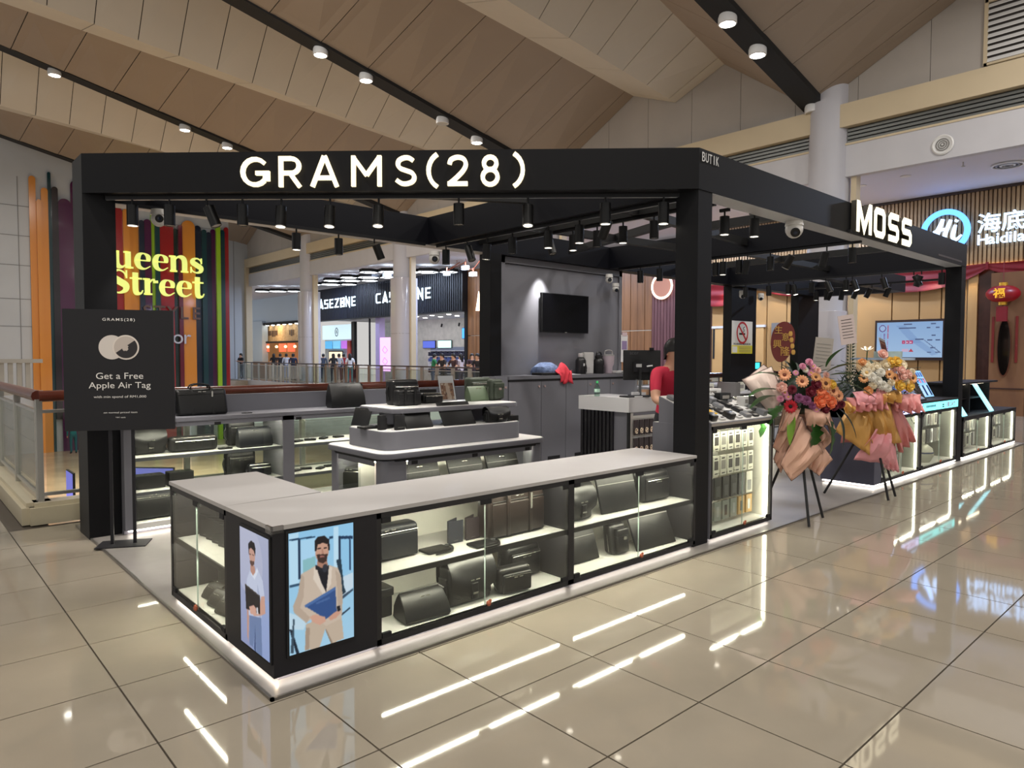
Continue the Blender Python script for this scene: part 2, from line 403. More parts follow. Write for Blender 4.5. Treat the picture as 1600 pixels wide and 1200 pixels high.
ystrip('trim_4', 18.06, 18.12, 6.90, 6.95, m_cream, 'thin cream strip under the shutter box')
struct(MB().box(18.2, -12, 6.31, 30, 64, 6.5).build('ceiling_concourse', M('concourse_ceiling', (214, 214, 226), .7)), 'white ceiling of the shop concourse')
# columns
m_col = M('column_paint', (190, 190, 198), .45, var=.03, vs=.8); m_clad = M('column_cladding', (190, 188, 196), .12, spec=.6)
for y, zc, lab in ((7.92, 2.75, 'white round column behind the right bay of the kiosk'), (18.1, 5.2, 'white column hidden behind the grey kiosk wall'), (27.7, 5.2, 'white clad column in front of the dark slatted shop sign'), (37.5, 5.2, 'white column left of the dark slatted shop sign'), (-1.6, 2.75, 'white column beyond the right picture edge')):
    t = thing('column', lab, 'column', (18.25, y, 0), kind='structure')
    MB().cyl((0, 0, 0), (0, 0, 9.2), .5, n=40).build('shaft', m_col, t, True)
    MB().rbox(1.12, 1.12, zc, .01, 4, vr=.36).build('cladding', m_clad, t, True)
    MB().box(-.06, -.70, 0, .2, -.57, 7.33).build('jamb', m_cream, t)
    MB().rbox(1.13, 1.13, .01, .004, 3, z0=zc*.5, vr=.36).build('joint', m_grout, t)
# louvre grille high on the right wall
t = thing('louvre_grille', 'cream framed louvre grille high on the right wall', 'grille', (18.12, 2.2, 7.98))
fr = MB(); fr.box(-.06, -2.3, 0, .03, 2.33, .05); fr.box(-.06, -2.3, 1.35, .03, 2.33, 1.42); fr.box(-.06, 2.27, 0, .03, 2.34, 1.42); fr.box(-.06, -2.3, 0, .03, -2.24, 1.42)
fr.build('frame', m_cream, t)
MB().box(-.005, -2.25, .05, .0, 2.28, 1.36).build('backing', M('louvre_dark', (60, 55, 52), .8), t)
for i in range(10): MB().add([(-.06, -2.24, .06+i*.13), (-.06, 2.27, .06+i*.13), (-.01, 2.27, .14+i*.13), (-.01, -2.24, .14+i*.13), (-.06, -2.24, .075+i*.13), (-.06, 2.27, .075+i*.13), (-.01, 2.27, .155+i*.13), (-.01, -2.24, .155+i*.13)], [(0, 3, 2, 1), (4, 5, 6, 7), (0, 1, 5, 4), (2, 3, 7, 6), (1, 2, 6, 5), (3, 0, 4, 7)]).build('slat', m_lampw, t)
# round air nozzle in the bulkhead, diffuser, lamps and sprinkler in the concourse ceiling
t = thing('air_nozzle', 'round black air nozzle in the white bulkhead', 'air vent', (18.07, 5.28, 6.44))
ry = Matrix.Rotation(R(-90), 4, 'Y')
MB().lathe([(.17, 0), (.23, .0), (.23, .02), (.2, .04), (.17, .02)], n=28).xf(ry).build('rim', m_lampw, t, True)
MB().cyl((0, 0, .005), (0, 0, .012), .175, n=28).xf(ry).build('mouth', m_blackm, t)
for r_ in (.14, .095, .05): MB().lathe([(r_-.02, .01), (r_, .01), (r_, .035), (r_-.02, .035), (r_-.02, .01)], n=28).xf(ry).build('ring', M('nozzle_ring', (120, 118, 116), .4), t)
MB().cyl((0, 0, .01), (0, 0, .05), .02, n=12).xf(ry).build('hub', m_lampw, t)
t = thing('ceiling_diffuser', 'large round diffuser in the concourse ceiling near the right edge', 'air vent', (20.5, 4.57, 6.30))
for k in range(4): MB().lathe([(.34-k*.085, 0), (.34-k*.085, -.03), (.30-k*.085, -.035), (.30-k*.085, 0)], n=28).build('ring', m_lampw if k % 2 == 0 else M('diffuser_grey', (120, 120, 128), .5), t)
for (x, y), lab in (((19.88, 6.65), 'round lamp in the concourse ceiling, right one'), ((20.1, 7.84), 'round lamp in the concourse ceiling beside the white column')):
    t = thing('recessed_lamp', lab, 'ceiling light', (x, y, 6.305)); MB().lathe([(.10, 0), (.13, 0), (.13, -.012), (.10, -.012)], n=20).build('rim', m_lampw, t); MB().cyl((0, 0, -.006), (0, 0, -.001), .1, n=20).build('lens', m_lampon, t)
t = thing('sprinkler', 'small sprinkler head hanging from the concourse ceiling', 'sprinkler', (19.5, 5.25, 6.31)); MB().cyl((0, 0, 0), (0, 0, -.09), .015, n=8).build('pipe', m_steel, t); MB().lathe([(.012, -.09), (.05, -.1), (.05, -.11), (.012, -.12)], n=12).build('deflector', m_steel, t)

# ---- far walls
b = MB(); b.box(14.5, 46.2, -3.2, 18.3, 46.5, 12); b.box(-12, 40.3, -3.2, 14.75, 40.7, 12)
wb = struct(b.build('wall_back', M('pale_wall', (190, 196, 202), .6, var=.03, vs=.7)), 'pale panelled wall across the void')
for z in (8.6, 7.2, 5.8, 4.2, 2.9): MB().box(-12, 40.285, z, 14.7, 40.3, z+.03).build('joint', M('wall_joint', (130, 132, 134), .7), wb)
for x, y in ((4.9, 40.28), (3.2, 40.28), (16.2, 46.18), (17.2, 46.18)): MB().box(x, y, 0, x+.03, y+.02, 10).build('joint', MATS['wall_joint'], wb)
struct(MB().box(17.9, 45.9, 0, 18.3, 46.25, 7.4).build('trim_5', m_cream), 'cream jamb at the far end of the concourse')
struct(MB().box(14.7, 44.6, -.25, 17.2, 46.3, 0).build('floor_landing', m_tile), 'landing at the far end of the void')

# ---- striped decorative wall with the name in fat letters
m_pal = {k: M('strip_'+k, c, .22, spec=.5, coat=.3) for k, c in dict(orange=(214, 140, 54), red=(150, 28, 34), maroon=(98, 18, 40), purple=(72, 16, 66), green=(20, 44, 40), teal=(14, 58, 66), lime=(150, 196, 42), black=(28, 20, 30), navy=(20, 34, 56)).items()}
t = thing('striped_feature_wall', 'tall feature wall of coloured vertical strips across the void', 'feature wall', (0, 40.28, 0))
strips = [(5.35, 5.62, 'orange', 10.1), (5.62, 5.82, 'orange', 9.0), (5.82, 6.1, 'orange', 9.6), (6.1, 6.24, 'teal', 10.4), (6.24, 6.5, 'black', 9.7), (6.5, 7.05, 'purple', 9.2), (7.05, 7.6, 'purple', 10.2), (7.6, 8.2, 'maroon', 9.9), (8.2, 8.75, 'black', 9.6), (8.75, 9.32, 'red', 9.2), (9.32, 9.62, 'orange', 9.1), (9.62, 9.72, 'orange', 8.2), (9.72, 10.05, 'orange', 8.9), (10.05, 10.3, 'navy', 8.6), (10.3, 10.66, 'purple', 8.7), (10.66, 10.82, 'lime', 9.05), (10.82, 11.05, 'teal', 8.9), (11.05, 11.75, 'red', 8.95), (11.75, 11.98, 'green', 8.4), (11.98, 12.18, 'maroon', 8.6), (12.18, 12.86, 'orange', 8.9), (12.86, 13.2, 'navy', 8.7), (13.2, 13.45, 'teal', 8.5), (13.45, 13.72, 'navy', 8.4), (13.72, 13.98, 'purple', 8.6), (13.98, 14.2, 'lime', 8.8), (14.2, 14.46, 'teal', 8.6), (14.46, 14.7, 'red', 8.8)]
for i, (x0, x1, c, z1) in enumerate(strips):
    dp = .10+.08*((i*5) % 3); w = x1-x0; r_ = w/2
    top = [(x0+r_+r_*math.cos(a), z1-r_+r_*math.sin(a)) for a in [math.pi*k/8 for k in range(9)]]
    z0 = -3.2 if i % 4 else -1.6
    MB().ext([(x0, z0), (x1, z0)]+top, (0, 0, 0), (1, 0, 0), (0, 0, 1), dp).build('strip', m_pal[c], t, True, 30)
# fat letters
m_lime = EM('lime_lit', (206, 216, 120), .8)
t = thing('fat_letter_sign', 'glowing lime fat serif lettering on the striped wall', 'sign', (0, 39.95, 0))
UX, UP = (1, 0, 0), (0, 0, 1)
def fat(b, ch, x, z, k):
    S = lambda p, w, sm=True, cl=False: stroke(b, p, w, (x, 0, z), UX, UP, .08, 6, sm, cl, k)
    if ch == 'u':
        S([(.0, .93), (.36, .93)], .10, False); S([(.24, 1), (.24, .32), (.34, .1), (.55, .06), (.72, .2)], [.3, .3, .28, .14, .05]); S([(.86, 1), (.86, 0)], .3, False); S([(.62, .95), (.9, .95)], .1, False); S([(.86, .05), (1.14, .05)], .1, False); return 1.16
    if ch == 'e':
        S([(.12, .54), (.9, .54)], .07, False); S([(.82, .54), (.8, .8), (.56, .965), (.3, .85), (.2, .5), (.3, .15), (.6, .04), (.92, .22)], [.22, .24, .07, .24, .32, .24, .1, .05]); return 1.0
    if ch == 'n':
        S([(.0, .95), (.3, .95)], .1, False); S([(.24, 1), (.24, 0)], .3, False); S([(.04, .05), (.46, .05)], .1, False); S([(.34, .75), (.52, .94), (.76, .93), (.9, .7), (.9, 0)], [.05, .13, .26, .3, .3]); S([(.68, .05), (1.12, .05)], .1, False); return 1.18
    if ch == 's':
        S([(.74, .68), (.66, .86), (.46, .95), (.24, .86), (.22, .68), (.46, .52), (.7, .36), (.68, .14), (.44, .05), (.2, .14), (.1, .34)], [.05, .07, .09, .2, .3, .32, .3, .2, .09, .07, .05]); S([(.74, .62), (.74, .98)], .07, False); S([(.1, .02), (.1, .4)], .07, False); return .9
    if ch == 'S':
        S([(.96, 1.0), (.84, 1.26), (.56, 1.38), (.26, 1.24), (.22, .98), (.56, .74), (.92, .5), (.9, .2), (.56, .04), (.24, .16), (.1, .46)], [.05, .08, .1, .26, .36, .4, .38, .26, .1, .08, .05]); S([(.98, .92), (.98, 1.4)], .08, False); S([(.1, 0), (.1, .52)], .08, False); return 1.16
    if ch == 't':
        S([(.0, .95), (.66, .95)], .1, False); S([(.3, 1.3), (.3, .24), (.42, .06), (.6, .08), (.7, .26)], [.3, .3, .24, .1, .05]); return .72
    if ch == 'r':
        S([(.0, .95), (.3, .95)], .1, False); S([(.24, 1), (.24, 0)], .3, False); S([(.04, .05), (.5, .05)], .1, False); S([(.34, .7), (.5, .92), (.66, .94)], [.05, .1, .1]); S([(.7, .9), (.71, .74)], .26, False); return .86
    if ch == 'Q':
        S([(.7, .02), (.3, .25), (.2, .7), (.32, 1.15), (.7, 1.38), (1.08, 1.15), (1.2, .7), (1.1, .25), (.7, .02)], [.1, .26, .4, .26, .1, .26, .4, .26, .1]); S([(.6, .1), (1.0, -.2), (1.3, -.18)], [.1, .24, .08]); return 1.42
    return .5
FATW = {'u': 1.16, 'e': 1.0, 'n': 1.18, 's': .9, 'S': 1.16, 't': .72, 'r': .86, 'Q': 1.42}
def fat_line(s, xr, z, k, parent):
    x = xr-sum(FATW[c] for c in s)*k
    for c in s:
        mb = MB(); fat(mb, c, x, z, k); lt = mb.build('letter', m_lime, parent); MB().box(x+.3*k, .0, z+.45*k, x+.4*k, .2, z+.55*k).build('standoff', m_blackm, lt); x += FATW[c]*k
fat_line('Queens', 13.25, 6.03, .86, t); fat_line('Street', 13.25, 4.72, .86, t)
t = thing('style_sign', 'small bronze word below the glowing lime lettering', 'sign', (0, 39.97, 0))
m_bronze = M('bronze_letters', (104, 84, 78), .3, metal=.5)
for i, c in enumerate('STYLE'): txt(c, m_bronze, (10.35+i*.62, 0, 3.85), UX, UP, .66, t, 'letter', .05, .01)
t = thing('floor_sign', 'silver word behind the black poster stand', 'sign', (0, 39.97, 0))
for i, c in enumerate('Floor'): txt(c, M('silver_letters', (200, 200, 206), .25, metal=.6), (10.35+i*.5+(-.12 if c == 'l' else 0), 0, 2.43+(.13 if c in 'Fl' else 0)), UX, UP, .76 if c in 'Fl' else .5, t, 'letter', .05, .0)

# ================================================================== RAILINGS
m_hand = WOOD('handrail_wood', (78, 34, 24), (104, 50, 36), (2, 2, 2), .25)
m_curb = M('curb_stone', (196, 186, 160), .3, var=.05, vs=2)
def railing(name, label, p0, p1, zr, posts, mat_rail, r_rail, curb=True, post_w=.05, sill=.25):
    p0, p1 = Vector((*p0, 0)), Vector((*p1, 0)); L = (p1-p0).length; d = (p1-p0)/L; a = math.atan2(d.y, d.x)
    t = thing(name, label, 'railing', p0, a)
    MB().tube([(0, 0, zr), (L, 0, zr)], r_rail, 10).build('handrail', mat_rail, t, True)
    MB().box(0, -.02, zr-.16, L, .02, zr-.13).build('mid_rail', m_steel, t)
    MB().box(0, -.02, sill, L, .02, sill+.03).build('bottom_rail', m_steel, t)
    n = posts; pm = None
    for i in range(n+1):
        x = L*i/n
        if pm is None:
            o = MB().box(-post_w/2, -.03, 0, post_w/2, .03, zr-.03).build('post', m_steel, t); pm = o.data
        else: o = link('post', pm, t)
        o.location = (x, 0, 0)
    g = None
    for i in range(n):
        if g is None:
            o = MB().box(.05, -.006, sill+.03, L/n-.05, .006, zr-.16).build('glass_panel', m_rglass, t); g = o.data
        else: o = link('glass_panel', g, t)
        o.location = (L*i/n, 0, 0)
    if curb:
        MB().box(-.1, -.12, 0, L, .16, .16).build('curb', m_curb, t); MB().box(-.06, -.08, .16, L, .12, .2).build('curb_step', m_curb, t)
    return t
railing('void_railing', 'glass railing with dark wooden handrail behind the kiosk', (1.08, 7.85), (16.9, 7.85), 1.2, 12, m_hand, .055)
railing('void_railing', 'glass railing with dark wooden handrail running away at the left edge', (1.08, 7.89), (1.08, 36), 1.2, 20, m_hand, .055)
t = railing('concourse_railing', 'grey plate-post railing in front of the far shops', (17.0, 8.2), (17.0, 45), 1.11, 34, M('dark_rail', (52, 40, 42), .3), .03, False, .2, .12)
struct(MB().box(16.8, 7.7, -.45, 17.0, 46, .02).build('trim_6', m_white), 'white slab edge of the far concourse')
# far balustrade with thick grey balusters at the left edge
t = thing('far_balustrade', 'balustrade of thick grey balusters far off at the left edge', 'balustrade', (2.3, 33, 0))
for i in range(9): MB().box(.28*i-.4, 0, .15, .28*i-.4+.16, .12, 1.25).build('baluster', M('baluster_grey', (150, 150, 146), .4), t)
MB().box(-.6, -.1, 1.25, 2.4, .2, 1.4).build('top_rail', MATS['baluster_grey'], t); MB().box(-.6, -.1, 0, 2.4, .2, .15).build('base', MATS['baluster_grey'], t)

# ================================================================== SHOPS ALONG THE CONCOURSE
XF = 23.0
NX = (0, -1, 0)   # to the right when facing the shop fronts
m_slatb = M('slat_black', (24, 28, 40), .5)
# --- phone-case shop: slatted black sign box
t = thing('slatted_sign_box', 'long black slatted sign box over the phone case shop', 'shop sign', (22.72, 28.9, 0))
MB().box(0, 0, 3.96, .3, 17.3, 6.12).build('box', m_blackm, t)
b = MB()
y = .02
while y < 17.2: b.box(-.05, y, 4.0, .0, y+.1, 6.1); y += .19
b.build('slat_panel', m_slatb, t, kind='stuff')
MB().box(-.06, 0, 3.92, .3, 17.3, 3.99).build('lower_edge', m_black, t); MB().box(-.07, -.05, 3.9, .3, .03, 6.12).build('end_edge', m_black, t)
m_wlit = EM('white_lit', (226, 244, 255), 1.2)
def cz(b, ch, o, k):
    S = lambda p, w=.145, cl=False: stroke(b, p, w, o, NX, UP, .05, 4, False, cl, k)
    if ch == 'C': S([(.78, .92), (.12, .92), (.0, .8), (.0, .2), (.12, .08), (.78, .08)])
    if ch == 'A': S([(0, 0), (.42, .95), (.84, 0)]); S([(.33, .14), (.51, .14), (.42, .3)], .09, True)
    if ch == 'S': S([(.8, .92), (.08, .92), (.08, .52), (.76, .52), (.76, .08), (.02, .08)])
    if ch == 'E': S([(.78, .92), (.08, .92), (.08, .08), (.78, .08)]); S([(.08, .5), (.7, .5)])
    if ch == 'Z': S([(.0, .92), (.78, .92), (.04, .08), (.8, .08)])
    if ch == 'O': S([(.1, .92), (.8, .92), (.8, .08), (.1, .08)], .17, True); S([(.33, .5), (.57, .5)], .34)
    if ch == 'N': S([(.06, 0), (.06, .95), (.74, .05), (.74, 1)])
for (ya, lab) in ((37.35, 'white glowing shop name on slats, partly behind the clad column'), (45.6, 'white glowing shop name on slats between the two columns')):
    t = thing('illuminated_shop_name', lab, 'sign', (22.62, 0, 0))
    for i, c in enumerate('CASEZONE'):
        b = MB(); cz(b, c, (0, ya-i*.745, 4.76), .62); b.build('letter', m_wlit, t)
# shop interior under the sign
t = thing('phone_case_shop', 'bright phone case shop interior under the slatted sign', 'shop', (XF, 28.9, 0))
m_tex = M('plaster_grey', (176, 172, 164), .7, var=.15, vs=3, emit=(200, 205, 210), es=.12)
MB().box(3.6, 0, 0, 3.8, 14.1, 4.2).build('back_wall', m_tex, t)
MB().box(-.1, -.1, 0, .1, .12, 3.95).build('jamb', m_black, t); MB().box(0, 0, 3.9, 3.8, 14.1, 3.95).build('ceiling_panel', m_white, t)
MB().box(-.05, 8.7, 0, .35, 9.15, 3.95).build('pillar', M('lilac_pillar', (176, 160, 205), .3), t)
MB().box(-.05, 9.9, 0, .05, 9.98, 3.95).build('mullion', m_black, t)
for i in range(10): MB().cyl((.6+(i % 2)*1.2, .8+i*.8, 3.88), (.6+(i % 2)*1.2, .8+i*.8, 3.9), .13, n=12).build('spotlight', m_lampon, t)
for i in range(4): MB().cyl((3.45, 1.5+i*1.8, 3.6), (3.4, 1.5+i*1.8, 3.4), .06, n=10).build('track_spot', m_blackm, t)
t2 = thing('lightbox', 'tall pink glowing lightbox left of the clad column', 'lightbox', (XF-.02, 36.2, 0)); MB().box(-.05, 0, .6, .08, 1.3, 2.68).build('panel', EM('pink_lit', (236, 180, 236), .85), t2)
for z in (1.2, 1.9): b = MB(); stroke(b, [(-.4, z), (-.75, z+.25), (-1.0, z), (-.7, z-.2)], .03, (-.06, 0, 0), NX, UP, .004, 4, False, True); b.build('print', M('pink_print', (214, 150, 214), .6), t2)
def lcd(name, lab, loc, w, h, col, es=1.4, parent=None):
    t = thing(name, lab, 'screen', loc); MB().box(0, -w/2-.03, -h/2-.03, .06, w/2+.03, h/2+.03).build('bezel', m_blackm, t); MB().box(-.01, -w/2, -h/2, 0, w/2, h/2).build('display', EM('lcd_%d_%d_%d' % col, col, es), t); return t
t3 = lcd('wall_screen', 'dark blue screen on the far shop wall behind the clad column', (26.5, 37.3, 2.3), 1.35, .45, (70, 84, 160)); 
t3 = lcd('wall_screen', 'pale green screen on the far shop wall right of the blue one', (26.5, 35.6, 2.3), 1.4, .45, (170, 220, 214))
t3 = lcd('wall_screen', 'bright blue poster screen in the far shop corner', (26.4, 33.3, 2.95), .7, .62, (70, 150, 240))
t3 = lcd('wall_screen', 'green tinted screen edge beside the clad column', (25.5, 37.9, 1.7), .35, .7, (150, 220, 190))
sh = thing('product_shelf', 'wall shelf packed with phone accessories in the far shop', 'shelf', (26.4, 33, 0))
MB().box(.15, 0, .3, .2, 4.2, 2.12).build('back_panel', M('shelf_blue', (120, 130, 150), .5), sh)
for i in range(5): MB().box(-.1, 0, .42+i*.36, .16, 4.2, .45+i*.36).build('shelf_board', M('shelf_white', (226, 230, 236), .4), sh)
b = MB()
for i in range(4):
    for k in range(26): b.mat((i*7+k*3) % 3).box(-.08, .06+k*.158, .47+i*.36, .0, .06+k*.158+.12, .47+i*.36+.2+.05*((k*7+i) % 3))
b.build('packages', [M('pk_dark', (40, 46, 70), .5), M('pk_white', (220, 226, 236), .5), M('pk_blue', (84, 104, 170), .5)], sh, kind='stuff')
# --- tea stall with white sign
t = thing('tea_stall', 'white lit stall sign with blue menu screens left of the phone case shop', 'stall', (24.2, 43.4, 0))
MB().box(0, 0, 2.72, .15, 4.2, 3.75).build('sign_panel', EM('stall_white', (206, 232, 244), .8), t)
b = MB(); stroke(b, [(.0, .28), (.2, .1), (.16, -.2), (0, -.3), (-.16, -.2), (-.2, .1)], .05, (-.02, 2.0, 3.25), NX, UP, .01, 5, True, True); stroke(b, [(-.08, -.12), (0, .12), (.08, -.12)], .04, (-.02, 2.0, 3.25), NX, UP, .01, 4, False); b.build('emblem', m_blackm, t)
for i, c in enumerate([(90, 170, 220), (120, 190, 230), (180, 110, 210)]): MB().box(-.05, 3.6-i*1.2-.9, 2.05, .0, 3.6-i*1.2+.1, 2.6).build('menu_screen', EM('menu_%d' % i, c, .8), t)
MB().box(.2, 0, 0, .4, 4.2, 2.7).build('back_wall', M('stall_back', (200, 200, 196), .6), t); MB().box(-.02, -.5, 0, .2, -.1, 3.9).build('dark_pillar', m_black, t)
MB().box(-.03, 1.1, .9, .0, 3.2, 1.9).build('window_frame', m_blackm, t); MB().box(-.045, 1.18, .98, -.03, 3.12, 1.82).build('window', EM('warm_window', (240, 214, 180), .9), t)
MB().box(-.9, .2, 0, -.3, 4, 1.05).build('counter', M('stall_counter', (150, 146, 140), .5), t)
MB().box(-.1, -.05, 0, .05, .35, 2.6).build('red_banner', M('stall_red', (196, 80, 70), .5), t)
# --- warm food stall with white wall above
struct(MB().box(23.9, 47.8, 4.15, 24.2, 62, 7.2).build('wall_far', M('sky_white', (190, 206, 222), .6)), 'pale wall above the food stall')
struct(MB().box(23.6, 57.2, 0, 24.1, 62, 4.4).build('trim_7', MATS['sky_white']), 'pale pier left of the food stall')
t = thing('food_stall', 'warm lit wooden food stall far behind the railing', 'stall', (24.2, 50.5, 0))
MB().box(0, 0, 2.7, .2, 9.5, 4.05).build('sign_board', WOOD('stall_wood', (206, 164, 110), (226, 190, 140), (1, 3, 6)), t)
MB().box(-.5, 0, 4.05, .3, 9.5, 4.25).build('canopy_edge', m_blackm, t); MB().box(-.3, 0, 2.58, .3, 9.5, 2.7).build('canopy_edge', m_blackm, t)
for i in range(8): MB().cyl((-.3, .8+i*1.1, 4.0), (-.3, .8+i*1.1, 4.04), .12, n=10).build('downlight', m_lampon, t)
for y, w in ((1.9, .12), (2.15, .3), (2.6, .12), (5.0, .3), (5.4, .2), (5.75, .3), (6.2, .25), (6.55, .2)): MB().box(-.03, y, 3.1+.05*(int(y*10) % 3), 0, y+w, 3.6).build('sign_mark', M('stall_dark', (96, 66, 46), .5), t)
m_menu = EM('menu_red', (226, 96, 66), 1.1)
for y in (1.4, 3.0, 6.3, 7.9): MB().box(-.2, y, 1.85, -.15, y+1.3, 2.5).build('menu_board', m_menu, t)
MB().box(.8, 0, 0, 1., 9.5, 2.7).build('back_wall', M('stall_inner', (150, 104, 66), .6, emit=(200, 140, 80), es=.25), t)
MB().box(-1.2, .3, 0, -.5, 9, 1.0).build('counter', M('stall_counter2', (120, 90, 64), .5), t)
for i in range(5): MB().sph((-.4, .9+i*1.7, 2.25), .12, 10, 6).build('pendant', EM('pendant_warm', (255, 214, 150), 3), t, True)
light('food_glow', 'AREA', (23.95, 55, 4.03), 130, (1, .75, .45), (24.2, 55, 2), .2, 8)
light('shop_glow', 'AREA', (24.8, 35, 3.88), 80, (.9, .95, 1), (24.8, 35, 0), 2, 10)
# hexagon lamps under the concourse ceiling
m_hex = EM('hex_lit', (240, 250, 255), 5)
for i, (x, y, lab) in enumerate([(20.2, 46.2, 'hexagon ring lamp over the white far wall'), (20.6, 39.4, 'hexagon ring lamp just right of the left column'), (20.4, 36.6, 'hexagon ring lamp second right of the left column'), (20.3, 34.4, 'largest hexagon ring lamp between the two columns'), (19.8, 31.4, 'hexagon ring lamp touching the clad column'), (21.2, 30.0, 'hexagon ring lamp right of the clad column')]):
    t = thing('hexagon_lamp', lab, 'ceiling light', (x, y, 6.10), .3, 'hexagon lamps in the concourse')
    for (dx, dy, r_) in ((0, 0, .62), (.55, -1.0, .5), (-.5, 1.0, .5)):
        hx = lambda r, z: [(dx+r*math.cos(R(60*k)), dy+r*math.sin(R(60*k)), z) for k in range(6)]
        MB().loft([hx(r_, 0), hx(r_, -.16), hx(r_-.16, -.16), hx(r_-.16, 0)], False, False).build('ring', m_blackm, t)
        MB().cyl((dx, dy, -.1), (dx, dy, .2), .012, n=6).build('rod', m_steel, t)
        MB().loft([hx(r_-.02, -.165), hx(r_-.14, -.165)], False, False).build('light_line', m_hex, t); MB().add(hx(r_-.3, -.17), [(5, 4, 3, 2, 1, 0)]).build('diffuser', m_hex, t)
# --- timber fronts between the phone shop and the restaurant
m_tim = WOOD('timber_warm', (116, 78, 48), (142, 98, 62), (6, 6, .5))
m_timp = WOOD('timber_mauve', (96, 60, 62), (116, 76, 76), (6, 6, .5))
t = thing('timber_front', 'warm timber plank shopfront seen past the grey wall', 'shopfront', (XF, 15.2, 0))
y = 1.75; k = 0
while y < 13.5:
    w = .36; MB().box(-.03-.015*(k % 2), y, 0, .2, y+w-.02, 2.62).build('plank', m_tim, t); MB().box(-.03-.015*(k % 2), y, 2.65, .2, y+w-.02, 6.1).build('plank', m_tim, t); y += w; k += 1
y = -.9
while y < 1.7: MB().box(-.02, y, 0, .2, y+.12, 6.1).build('plank', m_timp, t); y += .15
t = thing('ring_lamp', 'glowing round wall lamp on the mauve timber', 'wall lamp', (22.9, 16.43, 4.35)); MB().lathe([(.42, 0), (.47, .03), (.52, 0), (.47, -.03), (.42, 0)], n=28).xf(ry).build('ring', EM('ring_glow', (255, 220, 190), 1.5), t, True); MB().cyl((0, 0, -.02), (0, 0, 0), .42, n=28).xf(ry).build('disc', EM('ring_disc', (170, 120, 100), .25), t)
t = thing('wall_sconce', 'glowing pointed sconce on the timber beside the black post', 'wall lamp', (22.85, 27.75, 3.9)); MB().lathe([(.0, 0), (.16, .0), (.02, 1.0)], n=10).build('shade', EM('sconce_glow', (255, 232, 200), 2.2), t)
t = thing('copper_chandelier', 'angular copper bar chandelier with white cube shades', 'chandelier', (21.2, 27.15, 5.85))
m_cop = M('copper', (186, 110, 84), .25, metal=.9)
for a, c in (((0, 1.15, .0), (0, .3, .16)), ((0, .3, .16), (0, -.4, .3)), ((0, .1, .1), (.1, -.85, -.1)), ((0, 1.15, .0), (.1, .2, .35)), ((.1, -.85, -.1), (.1, -1.4, .3))): MB().tube([a, c], .022, 6).build('bar', m_cop, t)
for p in ((0, 1.14, -.03), (.0, -.37, .12), (.1, -.85, -.22)): MB().cyl((p[0], p[1], p[2]+.2), p, .05, n=8).build('holder', m_cop, t); MB().box(p[0]-.11, p[1]-.17, p[2]-.2, p[0]+.11, p[1]+.17, p[2]).build('shade', EM('cube_shade', (214, 226, 236), .9), t)
for y in (.3, -.4): MB().cyl((0, y, .2), (0, y, .46), .012, n=6).build('rod', m_cop, t)

# ================================================================== RESTAURANT FRONT
m_sl = WOOD('slat_oak', (150, 118, 80), (172, 138, 96), (4, 4, .6))
t = thing('restaurant_slat_fascia', 'fluted oak slat fascia carrying the blue white restaurant sign', 'shop fascia', (XF-.1, 0, 0))
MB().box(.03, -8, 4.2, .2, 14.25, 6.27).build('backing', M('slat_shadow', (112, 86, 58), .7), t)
y = -7.9
b = MB()
while y < 14.15: b.box(-.02, y, 4.2, .03, y+.068, 6.25); y += .105
b.build('slat_row', m_sl, t, kind='stuff')
MB().box(-.08, -8, 6.23, .2, 14.25, 6.3).build('top_edge', M('fascia_edge', (60, 44, 34), .5), t)
MB().box(-.06, -8, 4.16, .05, 14.25, 4.19).build('cove_light', EM('warm_cove', (255, 196, 120), 2.5), t)
# round logo and name
m_blue = EM('logo_blue', (64, 112, 184), 4.5); m_blue2 = EM('logo_white_blue', (130, 156, 190), 4.5)
t = thing('round_script_logo', 'glowing blue ring logo with white script letters', 'sign', (22.78, 6.53, 5.2))
rg = [(.56*math.cos(R(a)), .56*math.sin(R(a))) for a in range(-62, 243, 10)]
b = MB(); stroke(b, rg, .15, (0, 0, 0), NX, UP, .06, 2, True); b.build('ring', m_blue, t)
for yv, zv in ((.56, 0), (-.56, 0), (0, .56)): MB().box(0, yv-.03, zv-.03, .14, yv+.03, zv+.03).build('standoff', m_blackm, t)
b = MB(); S_ = lambda p, w: stroke(b, p, w, (0, 0, 0), NX, UP, .06, 6)
S_([(-.42, -.12), (-.25, -.02), (-.12, .2), (-.06, .36)], [.05, .08, .1, .08]); S_([(-.06, .36), (-.14, .1), (-.24, -.2), (-.28, -.28)], [.09, .1, .1, .06]); b.build('letter', m_blue2, t)
b = MB(); S_([(.14, .32), (.06, .1), (0, -.1), (.0, -.24), (.08, -.26)], [.08, .1, .1, .08, .05]); S_([(-.3, .02), (-.1, .06), (.1, .08)], [.05, .07, .05]); b.build('letter', m_blue2, t)
b = MB(); S_([(.26, .16), (.22, -.02), (.2, -.18), (.28, -.26), (.42, -.14)], [.07, .1, .1, .08, .04]); S_([(.3, .3), (.26, .24)], [.09, .07]); b.build('letter', m_blue2, t)
t = thing('restaurant_name', 'glowing white-blue restaurant name beside the ring logo', 'sign', (22.78, 0, 0))
for i, c in enumerate('海底捞'): txt(c, m_blue2, (0, 5.46-i*.56, 5.31), NX, UP, .54, t, 'letter', .05, .012)
yy = 5.7
for c in 'Haidilao':
    w = {'H': .2, 'a': .155, 'i': .07, 'd': .165, 'l': .07, 'o': .17}[c]; tall = c in 'Hidl'
    txt(c, m_blue2, (0, yy-w/2, 4.86 if tall else 4.82), NX, UP, .28 if tall else .2, t, 'letter', .05, .012); yy -= w+.03
